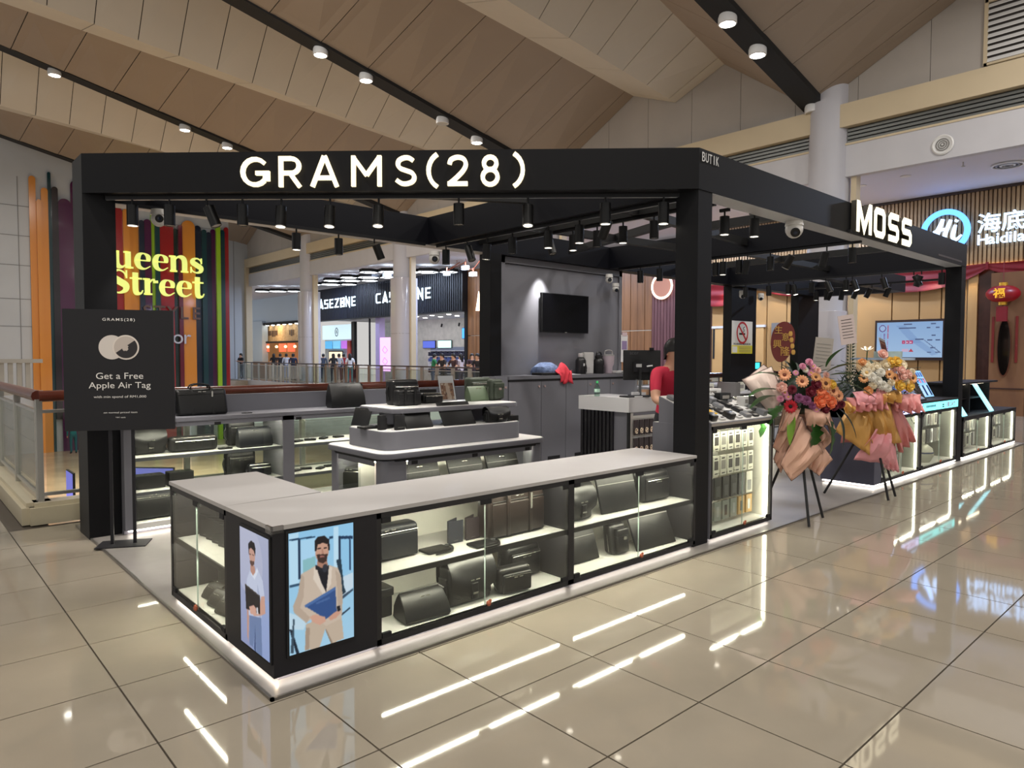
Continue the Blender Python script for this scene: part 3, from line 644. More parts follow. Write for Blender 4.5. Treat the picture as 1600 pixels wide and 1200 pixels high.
# warm wall panels below
m_tan = M('tan_panel', (164, 128, 82), .45, var=.04, vs=.8); m_tan2 = M('tan_frame', (176, 140, 92), .5)
t = thing('restaurant_wall', 'tan panelled restaurant wall behind the kiosk', 'shopfront', (XF, 0, 0))
for y0, y1 in ((5.98, 6.62), (6.64, 7.2), (7.22, 7.96), (7.98, 9.0), (9.02, 10.2), (10.22, 11.3), (11.32, 12.02), (12.04, 12.9), (12.92, 13.6), (13.62, 14.2)):
    MB().box(-.04, y0+.008, .12, .12, y1-.008, 4.2).build('panel', m_tan, t)
MB().box(-.02, 5.96, 0, .3, 14.2, .12).build('skirting', M('skirting_dark', (70, 44, 32), .4), t); MB().box(.1, 5.98, .12, .2, 14.2, 4.15).build('backing', m_tan2, t)
MB().box(-.1, 5.72, 0, .12, 5.95, 4.1).build('pilaster', m_tan2, t)
MB().box(-.12, 12.1, .12, -.04, 14.1, 2.62).build('recess_door', WOOD('tan_door', (186, 146, 94), (198, 158, 104), (1, 1, 1)), t)
MB().box(-.13, 14.02, 1.5, -.12, 14.1, 2.6).build('door_slot', m_blackm, t); MB().box(-.14, 12.05, 2.62, -.03, 14.15, 2.7).build('door_head', m_white, t)
for k in range(4): light('wall_washer', 'SPOT', (22.5, 5.8+k*1.0+(k > 1)*.6, 4.1), 30, (1, .82, .55), (22.95, 5.9+k*1.0+(k > 1)*.6, 1.5), .06, spot=75)
for k in range(4): light('wall_washer', 'SPOT', (22.5, 10.6+k*1.0, 4.1), 30, (1, .82, .55), (22.95, 10.6+k*1.0, 1.5), .06, spot=75)
# menu screen
t = thing('menu_screen', 'large wall screen with pale blue menu map on the tan wall', 'screen', (22.9, 7.44, 2.11))
MB().box(-.06, -.96, -.62, .05, .96, .60).build('bezel', M('bezel_brown', (40, 24, 22), .3), t)
p = Print(150, 84, (150, 190, 232)).grad((150, 186, 232), (176, 208, 244))
for q in ([(.3, .1), (.45, .1), (.7, .6), (.55, .6)], [(.5, .5), (.62, .45), (.95, .9), (.85, .95)]): p.poly(q, (128, 162, 214), .5)
p.ell(.09, .17, .055, .10, (100, 50, 130)).ell(.09, .17, .042, .076, (170, 200, 240))
for i in range(9): p.rect(.165, .08+i*.045, .185, .11+i*.045, (196, 60, 96))
for i in range(7): p.rect(.165, .52+i*.055, .18, .55+i*.055, (190, 80, 150))
for i in range(8): p.rect(.11-.004*(i % 2), .32+i*.055, .135, .355+i*.055, (130, 100, 170)); 
for i in range(12): p.rect(.06, .32+i*.038, .07, .34+i*.038, (150, 110, 170))
for i in range(3): p.rect(.40+i*.058, .52, .448+i*.058, .62, (200, 60, 110)); p.rect(.42+i*.05, .555, .43+i*.058, .59, (240, 220, 240))
p.rect(.40, .76, .5, .84, (220, 190, 220)).poly([(.5, .85), (.54, .75), (.58, .85)], (200, 60, 80))
for (x, y, w) in ((.42, .05, .13), (.35, .15, .26), (.83, .05, .07), (.77, .16, .05), (.9, .15, .05), (.84, .37, .06), (.6, .48, .13), (.78, .5, .07), (.9, .5, .07), (.83, .72, .07), (.78, .84, .06), (.9, .84, .06)): p.rect(x, y, x+w, y+.035, (84, 100, 140))
p.poly([(.73, .52), (.74, .51), (.98, .86), (.97, .88)], (110, 130, 170))
p.build('display', (-.065, .9, .53), (0, -1, 0), (0, 0, -1), 1.8, 1.06, VCOL('screen_print', .62), t)
# red swags
m_red = M('red_cloth', (116, 4, 18), .6, var=.1, vs=3)
def swag(y0, y1, zt, dz, lab):
    t = thing('red_swag', lab, 'drape', (22.84, 0, 0), group='red cloth swags over the restaurant front'); b = MB(); n = 24; k = 9; G = []
    for j in range(k+1):
        row = []
        for i in range(n+1):
            u = i/n; v = j/k; sag = dz*math.sin(math.pi*u)**.8
            row.append((-.05*math.sin(v*14+u*2)*math.sin(math.pi*u)-.06, y0+(y1-y0)*u, zt+.0-v*(.14+sag)-.02*math.sin(u*9)))
        G.append(row)
    b.loft(G, False, False, False); b.loft([[(x+.03, y, z) for x, y, z in r_] for r_ in G], False, False, False); b.build('cloth', m_red, t, True, 80)
    MB().box(-.1, y0-.03, zt-.18, 0, y0+.03, zt+.03).build('knot', m_red, t)
swag(5.48, 9.4, 4.2, .56, 'red cloth swag above the menu screen'); swag(1.6, 5.48, 4.2, .42, 'red cloth swag above the hanging lantern'); swag(9.4, 12.3, 4.2, .46, 'red cloth swag mostly hidden behind the canopy'); swag(12.3, 15.4, 4.2, .66, 'red cloth swag left of the no smoking sign')
# entrance with lantern and oval mirror panel
t = thing('restaurant_entrance', 'dark restaurant entrance with carved side panel at the right edge', 'doorway', (XF, 0, 0))
MB().box(.6, -8, 0, .8, 5.72, 4.2).build('inner_wall', M('entrance_dark', (52, 28, 22), .4), t)
MB().box(-.02, 5.36, 0, .3, 5.72, 4.2).build('dark_pier', M('dark_stone', (64, 36, 30), .2, var=.2, vs=5), t)
MB().box(-.35, 4.52, 0, -.2, 5.34, 3.9).build('side_panel', WOOD('carved_oak', (104, 68, 42), (120, 82, 50), (3, 3, .8)), t)
MB().box(-.37, 4.52, .72, -.34, 5.34, .75).build('panel_joint', MATS['entrance_dark'], t)
for yv in (4.72, 5.26): MB().box(-.37, yv-.03, 1.45, -.34, yv+.03, 2.7).build('carved_strip', M('red_lacquer', (110, 24, 20), .4), t)
mir = thing('oval_mirror', 'tall oval mirror panel beside the restaurant door', 'mirror', (22.62, 4.99, 1.86))
MB().ext([(.17*math.cos(R(a)), .80*math.sin(R(a))) for a in range(0, 360, 10)], (0, 0, 0), NX, UP, .03).build('frame', M('mirror_frame', (86, 44, 26), .3), mir, True); MB().ext([(.145*math.cos(R(a)), .76*math.sin(R(a))) for a in range(0, 360, 10)], (-.031, 0, 0), NX, UP, .003).build('glass', M('mirror_glass', (60, 50, 44), .05, metal=.9), mir)
lan = thing('red_lantern', 'round red lantern with gold character by the entrance', 'lantern', (22.3, 4.98, 3.05))
MB().lathe([(.1, -.22), (.24, -.19), (.34, -.12), (.39, -.04), (.39, .04), (.34, .12), (.24, .19), (.1, .22)], (0, 0, .24), 20).build('body', M('lantern_red', (120, 10, 20), .4, emit=(150, 14, 24), es=.15), lan, True, 80)
MB().cyl((0, 0, .46), (0, 0, .54), .1, n=14).build('cap', M('gold', (220, 170, 60), .3, metal=.7), lan); MB().cyl((0, 0, -.06), (0, 0, .02), .1, n=14).build('foot', MATS['gold'], lan)
txt('福', M('gold_print', (236, 180, 50), .4, emit=(236, 180, 50), es=.4), (-.41, 0, .24), NX, UP, .26, lan, 'character', .02, .02)
MB().box(-.12, -.12, -.5, .0, .12, -.1).build('tassel_card', m_red, lan); MB().cyl((0, 0, .54), (0, 0, 1.1), .008, n=6).build('cord', m_red, lan); MB().cyl((0, 0, -.1), (0, 0, -.04), .01, n=6).build('cord', m_red, lan)
# small lit sign and counter items seen through the kiosk
t = thing('small_lit_sign', 'small grey panel with white glowing characters beyond the kiosk', 'sign', (22.85, 11.35, 2.45)); MB().box(0, -.75, -.25, .05, .45, .3).build('panel', M('sign_grey', (110, 106, 104), .5), t)
for i, c in enumerate('海底捞'): txt(c, m_blue2, (-.02, .12-i*.24, .03), NX, UP, .22, t, 'letter', .02, .02)
lcd('reception_screen', 'small turquoise screen behind the oval greeting board', (21.5, 11.65, 1.28), .32, .2, (60, 220, 226), 1.2)
t = thing('screen_pedestal', 'slim black pedestal under the small turquoise screen', 'pedestal', (21.53, 11.65, 0)); MB().cyl((0, 0, 0), (0, 0, 1.15), .04, n=10).build('pole', m_blackm, t); MB().cyl((0, 0, 0), (0, 0, .02), .2, n=16).build('base', m_blackm, t)

# ================================================================== KIOSK: platform, canopy, signs, track lights
m_plat = M('kiosk_floor', (132, 127, 123), .35, var=.06, vs=6)
m_edge = M('platform_edge', (120, 116, 110), .3, metal=.6)
pl = struct(MB().box(1.30, 3.075, 0, 15.6, 7.45, .012).build('floor_kiosk', m_plat), 'grey vinyl floor of the kiosk with metal edging')
b = MB(); b.box(1.285, 3.06, 0, 15.6, 3.076, .014); b.box(1.285, 3.06, 0, 1.301, 7.45, .014); b.build('edge_trim', m_edge, pl)
m_can = M('canopy_black', (13, 13, 16), .5, spec=.22); m_can2 = M('canopy_navy', (13, 14, 21), .5, spec=.22)
ZB, ZT = 2.96, 3.29
t = thing('kiosk_canopy', 'black square-post kiosk canopy frame with deep fascia', 'canopy', (0, 0, 0))
def post(x0, y0, x1, y1, z1=ZB): MB().box(x0, y0, 0, x1, y1, z1).build('post', m_can, t)
post(1.28, 6.82, 1.53, 7.2, ZT-.001); post(4.955, 3.205, 5.16, 3.42); post(12.0, 3.205, 12.2, 3.42); post(6.0, 7.05, 6.2, 7.27); post(12.2, 7.12, 13.15, 7.3); post(15.0, 7.12, 16.0, 7.3)
MB().prism([(1.281, 6.82), (4.95, 3.20), (5.16, 3.20), (5.16, 3.42), (1.53, 7.0), (1.281, 7.0)], ZB, ZT).build('sign_fascia', m_can, t)
MB().box(5.16, 3.20, ZB, 12.2, 3.42, ZT).build('side_fascia', m_can, t)
MB().box(1.53, 7.05, ZB, 16.0, 7.27, ZT).build('rear_beam', m_can2, t)
m_soff = M('soffit_bounce_grey', (196, 198, 202), .4)  # grey underside made paler in colour to imitate light bounced from the floor
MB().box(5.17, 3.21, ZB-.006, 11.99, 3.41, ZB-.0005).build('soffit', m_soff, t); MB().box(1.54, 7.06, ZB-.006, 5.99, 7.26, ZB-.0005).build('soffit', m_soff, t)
for x in (5.0, 8.45, 12.0): MB().box(x, 3.42, ZB, x+.2, 7.05, ZT).build('cross_beam', m_can2, t)
MB().box(15.8, 5.5, ZB, 16.0, 7.05, ZT).build('cross_beam', m_can2, t); MB().box(12.2, 5.3, ZB, 16, 5.5, ZT).build('rear_beam', m_can2, t)
m_brace = M('brace_black', (16, 16, 17), .5)
for a, c in (((5.85, 3.42, 3.05), (5.85, 7.05, 3.05)), ((5.2, 4.45, 3.05), (8.45, 4.75, 3.05)), ((5.2, 5.9, 3.05), (8.45, 5.6, 3.05)), ((7.1, 3.42, 3.05), (7.1, 4.7, 3.05)), ((8.65, 5.2, 3.05), (12.0, 5.2, 3.05)), ((10.3, 3.42, 3.05), (10.3, 7.05, 3.05)), ((1.9, 6.9, 3.15), (4.9, 5.2, 3.15)), ((6.6, 4.6, 3.06), (7.4, 6.9, 3.06))):
    a, c = Vector(a), Vector(c); d = (c-a).normalized(); s_ = d.cross(Vector((0, 0, 1)))*.04; b = MB(); u = Vector((0, 0, .09))
    b.loft([[a-s_, a+s_, a+s_+u, a-s_+u], [c-s_, c+s_, c+s_+u, c-s_+u]]); b.build('brace', m_brace, t)

# --- illuminated names on the fascia
m_warm = EM('letter_warm', (240, 224, 186), 1.3); m_lside = M('letter_side', (60, 56, 48), .5)
gx = Vector((4.95-1.281, 3.20-6.82, 0)).normalized(); go = Vector((1.281, 6.82, 0)); gn = gx.cross(Vector((0, 0, 1)))
t = thing('front_fascia_name', 'glowing cream capital letters and number across the front fascia', 'sign')
def gstroke(b, ps, w, x, k, cl=False, n=7, sm=True): stroke(b, ps, w, go+gx*x+gn*.012+Vector((0, 0, 2.99)), gx, UP, .03, n, sm, cl, k)
def arc(cx, cy, r, a0, a1, n=14, ry=None): return [(cx+r*math.cos(R(a0+(a1-a0)*i/n)), cy+(ry or r)*math.sin(R(a0+(a1-a0)*i/n))) for i in range(n+1)]
H_ = .25; w_ = .135
def G_letter(ch):
    L = []; A = lambda p, cl=False, sm=False: L.append((p, cl, sm)); h = w_/2
    if ch == 'G': A(arc(.5, .5, .42, 42, 318)+[(.86, .5-.0)][:0], sm=False); A([(.52, .46), (.92, .46), (.92, .2), (.80, .20)][:3]); A([(.84, .22), (.845, .46)])
    if ch == 'R': A([(h, 0), (h, 1)]); A([(h, 1-h), (.42, 1-h)]+arc(.44, .69, .233, 90, -90, 10)+[(h, .457)]); A([(.38, .44), (.7, 0)])
    if ch == 'A': A([(.05, 0), (.45, 1)]); A([(.87, 0), (.47, 1)]); A([(.2, .29), (.74, .29)])
    if ch == 'M': A([(h, 0), (h, 1)]); A([(1-h, 0), (1-h, 1)]); A([(h*.9, .96), (.5, .36)]); A([(1-h*.9, .96), (.5, .36)])
    if ch == 'S': A([(.62, .83), (.48, .915), (.32, .92), (.16, .84), (.12, .7), (.2, .58), (.38, .51), (.58, .43), (.66, .29), (.6, .15), (.42, .08), (.24, .09), (.07, .2)], sm=True)
    if ch == '(': A(arc(.62, .5, .55, 118, 242, 10, .6)); 
    if ch == ')': A(arc(-.26, .5, .55, 62, -62, 10, .6))
    if ch == '2': A([(.08, .7), (.14, .85), (.34, .925), (.54, .87), (.62, .7), (.54, .5), (.32, .27), (.08, .07)], sm=True); A([(.02, h), (.68, h)])
    if ch == '8': A(arc(.36, .72, .205, 0, 348, 16), True); A(arc(.36, .28, .245, 0, 348, 16), True)
    return L
pos = dict(enumerate((1.375, 1.70, 1.968, 2.308, 2.665, 2.93, 3.10, 3.365, 3.65)))
for i, c in enumerate('GRAMS(28)'):
    b = MB()
    for (p, cl, sm) in G_letter(c): gstroke(b, p, w_, pos[i]+.0, H_, cl, 5, sm)
    b.build('letter', m_warm, t)
t = thing('side_fascia_name', 'glowing blocky four-letter name on the right fascia', 'sign', (0, 3.14, 0))
m_warm2 = EM('letter_warm_side', (238, 228, 196), 1.6)
def moss(ch):
    if ch == 'M': return [([(.11, 0), (.11, 1)], False, .22), ([(.89, 0), (.89, 1)], False, .22), ([(.14, .93), (.5, .14), (.86, .93)], False, .2)]
    if ch == 'O': return [([(.12, .22), (.12, .78), (.22, .89), (.7, .89), (.8, .78), (.8, .22), (.7, .11), (.22, .11)], True, .22)]
    return [([(.86, .89), (.24, .89), (.13, .78), (.13, .58), (.2, .5), (.7, .5), (.8, .4), (.8, .2), (.7, .11), (.06, .11)], False, .22)]
x = 7.92
for c, w in zip('MOSS', (.46, .40, .41, .41)):
    b = MB(); b2 = MB()
    for (p, cl, wd) in moss(c):
        p = [(q[0]*w/.34*.95, q[1]) for q in p]
        stroke(b, p, wd, (x, -.004, 2.972), UX, UP, .006, 4, False, cl, .34); stroke(b2, p, wd, (x, .055, 2.972), UX, UP, .058, 4, False, cl, .34)
    o = b2.build('letter', m_lside, t); b.build('lit_face', m_warm2, o); x += w+.028
MB().box(7.86, .03, 2.955, 9.64, .06, 2.985).build('carrier_rail', m_blackm, t)
t = thing('small_white_word', 'small white capital word at the corner of the right fascia', 'sign', (0, 3.196, 0)); m_wprint = M('white_print', (205, 205, 205), .6)
for i, c in enumerate('BUTIK'): txt(c, m_wprint, (5.005+i*.052, 0, 3.225-.0), UX, UP, .075, t, 'letter', .003, width=.042 if c != 'I' else .01)

# --- tracks and track spotlights
def track(lab, p0, p1):
    t = thing('lighting_track', lab, 'track', (0, 0, 0)); p0, p1 = Vector(p0), Vector(p1); d = (p1-p0).normalized(); s_ = d.cross(Vector((0, 0, 1)))*.018; u = Vector((0, 0, .034))
    MB().loft([[p0-s_, p0+s_, p0+s_+u, p0-s_+u], [p1-s_, p1+s_, p1+s_+u, p1-s_+u]]).build('rail', m_black, t)
    MB().loft([[p0-s_*.3-u*.05, p0+s_*.3-u*.05, p0+s_*.3, p0-s_*.3], [p1-s_*.3-u*.05, p1+s_*.3-u*.05, p1+s_*.3, p1-s_*.3]]).build('contact_strip', m_steel, t)
track('black lighting track under the front fascia', (1.46, 6.81, 2.925), (5.0, 3.37, 2.925)); track('black lighting track under the first cross beam', (5.1, 3.45, 2.925), (5.1, 7.0, 2.925)); track('black lighting track on the open brace above the till', (5.85, 3.6, 3.015), (5.85, 6.9, 3.015))
track('black lighting track under the second cross beam', (8.5, 3.3, 2.925), (8.5, 6.9, 2.925)); track('black lighting track under the far cross beam', (12.0, 3.45, 2.925), (12.0, 7.0, 2.925)); track('black lighting track beyond the far cross beam', (13.4, 3.9, 2.90), (13.4, 6.6, 2.90)); track('black lighting track along the rear beam', (1.7, 6.98, 2.925), (4.9, 6.98, 2.925))
m_spot = M('spot_black', (11, 11, 12), .4, spec=.35); m_lens = EM('spot_lens', (255, 246, 226), 7); m_lensd = M('spot_lens_dark', (120, 116, 108), .2)
def spot_proto(lit):
    o = bpy.data.objects.new('track_spotlight', None); COL.objects.link(o)
    MB().box(-.05, -.016, .0, .05, .016, .03).build('adapter', m_spot, o); MB().cyl((0, 0, 0), (0, 0, -.05), .009, n=8).build('stem', m_spot, o)
    h = MB().cyl((0, 0, -.045), (0, 0, -.215), .046, n=20).build('lamp_head', m_spot, o, True)
    MB().lathe([(.036, -.208), (.046, -.216), (.046, -.222), (.038, -.222), (.036, -.208)], n=20).build('rim', m_steel if lit else m_spot, h, True)
    MB().cyl((0, 0, -.2185), (0, 0, -.217), .037, n=20).build('lens', m_lens if lit else m_lensd, h)
    return o
PR = {0: None, 1: None}
def spot(lab, x, y, z, rz, lit=1, tilt=(0, 0), aim=None, e=0):
    if PR[lit] is None: PR[lit] = o = spot_proto(lit)
    else: o = copy_tree(PR[lit])
    o.location = (x, y, z); o.rotation_euler = (0, 0, rz); tag(o, lab, 'spotlight', 'track spotlights of the kiosk canopy')
    head = [c for c in o.children if c.name.startswith('lamp_head')][0]; head.rotation_euler = (R(tilt[0]), R(tilt[1]), 0)
    if tilt != (0, 0): head.location = (0, 0, -.02)
    if e:
        tgt = aim or (x, y, 0); d = (Vector(tgt)-Vector((x, y, z-.1))).normalized()
        light('spot_beam', 'SPOT', Vector((x, y, z-.1))+d*.16, e*1.7, (1, .95, .87), tgt, .035, spot=58, blend=.8)
A1 = math.atan2(gx.y, gx.x); zt = 2.925
L1 = [(1.623, 6.653, 'leftmost spotlight on the front fascia track, next to the left post', 1, (0, 0)), (1.856, 6.426, 'second spotlight from the left post on the front track', 0, (0, 0)), (2.088, 6.2, 'third spotlight from the left post, tilted sideways', 0, (0, -22)), (2.311, 5.983, 'fourth spotlight from the left post, just left of the big first letter', 0, (0, 0)), (2.554, 5.748, 'front track spotlight below the second big letter', 1, (-8, 0)), (2.854, 5.455, 'front track spotlight below the third big letter', 1, (-8, 0)), (3.153, 5.164, 'front track spotlight below the fourth big letter', 1, (-10, 0)), (3.642, 4.689, 'front track spotlight below the numeral two', 0, (0, 0)), (4.062, 4.281, 'front track spotlight below the closing bracket', 1, (-10, 0)), (4.528, 3.828, 'front track spotlight second from the middle post', 1, (0, 0)), (4.876, 3.489, 'front track spotlight next to the middle post', 1, (0, 0))]
for i, (x, y, lab, lit, tl) in enumerate(L1): spot(lab, x, y, zt, A1, lit, tl, (x+.75*(i > 6)-.15, y-.05, 0) if i < 7 else (x-1.0, y-.1, 0), 26)
for i, (y, lab, tl, lit) in enumerate([(6.82, 'rearmost spotlight of the first cross track, beside the white camera', (0, 0), 0), (6.41, 'tilted spotlight right of the white camera on the first cross track', (0, 25), 0), (6.04, 'lit spotlight in front of the rear black post', (0, -6), 1), (5.62, 'grey sheened spotlight left of the wall light pool', (0, 0), 0), (5.07, 'spotlight hanging above the left part of the black television', (0, 0), 1), (4.64, 'spotlight of the first cross track above the right part of the television', (0, 0), 1), (4.26, 'steeply tilted spotlight on the first cross track', (-14, -38), 0)]): spot(lab, 5.1, y, zt, R(90), lit, tl, (4.0+.2*i, y, .9), 24)
for i, (y, lab, tl) in enumerate([(5.82, 'small tilted spotlight above the wall light pool', (0, 22)), (5.42, 'spotlight on the open brace, first right of the light pool', (0, 0)), (5.06, 'spotlight on the open brace in front of the white ceiling glow', (0, 0)), (4.7, 'spotlight on the open brace, second from the middle post', (0, 0)), (4.3, 'spotlight on the open brace nearest the middle post, folded up', (0, 0))]): spot(lab, 5.85, y, 3.015, R(90), 1 if i % 2 else 0, tl, (6.3, y+.2, 0), 22)
for i, (y, lab, tl, lit) in enumerate([(6.49, 'rear spotlight of the second cross track, left of the ring lamp', (0, 0), 0), (6.14, 'spotlight of the second cross track in front of the ring lamp', (0, 0), 0), (5.21, 'first spotlight right of the middle post on the second cross track', (0, 0), 0), (5.1, 'second spotlight right of the middle post, close to its twin', (0, 0), 1), (4.86, 'third spotlight right of the middle post on the second cross track', (0, 0), 0), (4.74, 'slightly tilted spotlight, fourth on the second cross track', (0, -10), 0), (4.42, 'spotlight below the dome camera, on the second cross track', (0, 0), 0), (4.11, 'spotlight tilted away, sixth on the second cross track', (0, -30), 1), (3.7, 'tilted spotlight second from the front end of the second cross track', (0, -14), 0), (3.4, 'spotlight at the front end of the second cross track', (0, 0), 0)]): spot(lab, 8.5, y, zt, R(90), lit, tl, (7.6, y-.2, 0), 18 if i % 2 else 0)
for i, (y, lab, tl, lit) in enumerate([(6.72, 'spotlight above the no smoking sign', (0, 0), 0), (6.26, 'far cross track spotlight in front of the tan panels', (0, 0), 0), (5.89, 'lit far cross track spotlight above the oval greeting board', (0, 0), 1), (5.8, 'tilted lit spotlight beside it, above the oval greeting board', (0, 12), 1), (5.47, 'far cross track spotlight in front of the second rear post', (0, 0), 0), (5.23, 'tilted dark spotlight on the far cross track, left of the white column', (0, 25), 0), (4.89, 'lit spotlight on the far cross track in front of the white column', (0, 0), 1), (4.79, 'lit tilted spotlight at the right side of the white column', (0, 20), 1), (4.33, 'spotlight tilted left, over the white flowers', (0, 18), 0), (3.86, 'left one of the crossed pair of spotlights under the red cloth', (0, 25), 0), (3.75, 'right one of the crossed pair of spotlights under the red cloth', (0, -20), 0), (3.47, 'dark spotlight next to the right end post', (0, 0), 0)]): spot(lab, 12.0, y, zt, R(90), lit, tl, (11.2, y-.2, 0), 18 if i % 3 == 2 else 0)
for i, (y, lab, tl, lit) in enumerate([(6.02, 'small lit spotlight farthest left on the hindmost track', (0, 0), 1), (5.82, 'left one of two leaning spotlights before the white column', (0, 0), 0), (5.71, 'right one of two leaning spotlights before the white column', (0, -25), 0), (5.52, 'straight spotlight in the middle of the white column', (0, -8), 0), (5.24, 'leaning spotlight right of the white column', (0, -24), 0), (5.0, 'leaning spotlight above the left end of the menu screen', (0, -28), 0), (4.68, 'leaning spotlight above the middle of the menu screen', (0, -24), 0)]): spot(lab, 13.4, y, 2.90, R(90), lit, tl)
for i, (x, lab) in enumerate([(3.26, 'small lit spotlight on the rear beam track below the second letter'), (3.75, 'dark spotlight on the rear beam track below the third letter'), (4.2, 'tilted spotlight on the rear beam track below the fourth letter')]): spot(lab, x, 6.98, 2.925, 0, 1-i % 2, (0, -25 if i == 2 else 0), (x, 6.7, .9), 24)
spot('spotlight hanging inside the right fascia, right of the middle post', 6.05, 3.62, 2.99, R(90), 1, (0, 0), (6.0, 3.6, 1), 22); spot('half hidden spotlight inside the right fascia near the dome camera', 6.36, 3.48, 2.99, R(90), 1, (0, 0))
light('wall_pool_beam', 'SPOT', (7.02, 6.97, 2.93), 150, (1, .97, .93), (7.02, 7.19, 1.75), .02, spot=60, blend=1.)

# --- cameras on the canopy
def dome_cam(lab, loc, r_=.075, gaze=(-.7, -.5, -.5), hang=True):
    t = thing('security_camera', lab, 'camera', loc); m_cw = M('camera_white', (222, 220, 216), .35)
    MB().cyl((0, 0, 0), (0, 0, -.05), r_*.9, r_, n=20).build('base', m_cw, t, True); MB().sph((0, 0, -.085), (r_*.95, r_*.95, r_), 18, 10).build('dome', m_cw, t, True)
    g = Vector(gaze).normalized(); p = Vector((0, 0, -.085))+g*r_*.72; MB().cyl(p, p+g*r_*.34, r_*.5, n=16).build('lens', m_blackm, t, True); MB().cyl(p+g*r_*.30, p+g*r_*.36, r_*.22, n=12).build('lens_glass', M('lens_glass', (30, 40, 60), .05), t)
dome_cam('white dome camera under the right fascia', (6.82, 3.30, ZB), .09); dome_cam('white camera by the rear beam beside the first cross track', (5.0, 6.92, 2.86), .07, (-.5, -.8, -.2)); dome_cam('round white camera at the top right of the grey television wall', (8.36, 6.98, 2.86), .06, (-.6, -.7, -.1)); dome_cam('white camera just below another at the right of the grey wall', (8.42, 6.9, 2.72), .055, (-.4, -.7, -.5)); dome_cam('small white camera peeking over the left post spotlight', (1.9, 6.9, 2.92), .07, (-.2, -.9, -.1)); dome_cam('small white dome camera on the red cloth left of the no smoking sign', (12.3, 6.95, 2.86), .07); dome_cam('tiny white camera at the right edge of the no smoking post', (13.1, 7.0, 2.86), .06)
t = thing('fascia_fine_print', 'tiny grey line of print at the far end of the right fascia', 'sign', (0, 3.197, 0))
b = MB(); [b.box(10.9+i*.06, 0, 3.005, 10.94+i*.06, .002, 3.03) for i in range(18)]; b.build('print', M('faint_print', (92, 86, 88), .6), t, kind='stuff')

# ================================================================== KIOSK: counters and cases
m_body = M('cabinet_charcoal', (30, 29, 33), .5, spec=.3); m_frame = M('case_frame', (20, 19, 21), .45); m_inside = M('case_inside', (234, 232, 222), .6)
m_shelf = M('case_shelf', (232, 231, 226), .5); m_top = M('worktop_grey', (176, 173, 171), .5, var=.02, vs=4); m_grey = M('cabinet_grey', (116, 116, 123), .5); m_greyd = M('cabinet_grey_dark', (100, 100, 107), .5)
m_led = EM('led_strip', (255, 247, 226), 68); m_ledv = EM('led_upright', (255, 248, 230), 9); m_ledw = EM('led_warm', (255, 238, 205), 5); m_under = EM('plinth_led', (255, 246, 232), 9)
m_plinth = M('plinth_metal', (150, 148, 158), .35, metal=.3); m_copper = M('lock_copper', (190, 110, 84), .3, metal=.7)
def case(name, label, loc, rz, L, D, H, shelves=(.41,), doors=2, led_side=False, side_l=True, side_r=True, body=None, back=None, cat='display case', led=True, zb=.04, profile=False, plinth=True, top=False, side_led_l=False):
    t = thing(name, label, cat, loc, rz); body = body or m_body; z0 = zb
    MB().box(.02, .01, z0+.0, L-.02, D-.01, z0+.03).build('bottom_panel', m_shelf, t)
    MB().box(.02, D-.03, z0+.03, L-.02, D-.005, H).build('back_panel', back or m_inside, t)
    if side_l: MB().box(0, .03, z0, .025, D, H).build('side_panel', body, t)
    if side_r: MB().box(L-.025, .03, z0, L, D, H).build('side_panel', body, t)
    fr = MB(); fr.box(0, 0, H-.032, L, .03, H); fr.box(0, 0, z0-.005, L, .03, z0+.03); fr.box(0, 0, z0, .028, .03, H); fr.box(L-.028, 0, z0, L, .03, H); fr.build('frame', m_frame, t)
    for zs in shelves:
        s_ = MB().box(.025, .03, zs-.02, L-.025, D-.03, zs).build('shelf', m_shelf, t); MB().box(.025, .022, zs-.03, L-.025, .034, zs+.001).build('edge_strip', m_frame, s_)
        if led: MB().box(.06, .05, zs-.03, L-.06, .062, zs-.021).build('led_strip', m_led, s_)
    if led: MB().box(.06, .05, H-.03, L-.06, .064, H-.02).build('led_strip', m_led, t)
    if led_side: MB().box(L-.056, .04, z0+.04, L-.03, .06, H-.04).build('led_strip', m_ledv, t)
    if side_led_l: MB().box(.03, .04, z0+.04, .06, .06, H-.04).build('led_strip', m_led, t)
    if profile: MB().box(L-.06, D*.62, z0+.1, L-.03, D*.62+.03, H-.03).build('light_profile', M('profile_warm', (196, 176, 150), .3, emit=(255, 230, 190), es=.5), t)
    w = (L-.06)/doors
    for i in range(doors):
        g = MB().box(.03+i*w+.003, .004, z0+.034, .03+(i+1)*w-.003, .010, H-.036).build('glass_door', m_glass, t)
        c = MB(); xs = .03+i*w+.03 if i % 2 == 0 else .03+(i+1)*w-.03
        for zz in (H-.045, z0+.045): MB().box(xs-.028, -.003, zz-.014, xs+.028, .016, zz+.014).build('hinge_clip', m_blackm, g)
        if i % 2 == 0 and doors > 1: MB().box(.03+(i+1)*w-.045, -.002, H-.06, .03+(i+1)*w+.045, .02, H-.03).build('catch', m_blackm, g)
        MB().box(.03+(i+1)*w-.0035, .003, z0+.036, .03+(i+1)*w-.001, .011, H-.038).build('polished_edge', M('glass_edge', (190, 210, 200), .1), g) if i < doors-1 else None
    if doors > 1:
        lk = MB(); x = .03+w; lk.sph((x+.014, -.012, z0+.05), (.018, .014, .018), 10, 6); lk.sph((x+.022, -.016, z0+.066), (.01, .01, .01), 8, 5); lk.build('lock', m_copper, t, True)
    if plinth:
        MB().box(.0, .035, .012, L, D-.03, z0).build('plinth', m_plinth, t); MB().box(.03, .018, z0-.008, L-.03, .03, z0-.001).build('plinth_led', m_under, t)
    if top: MB().box(0, 0, H, L, D, H+.022).build('top', m_top, t)
    return t
XO, YO, CT = 1.355, 3.19, .758
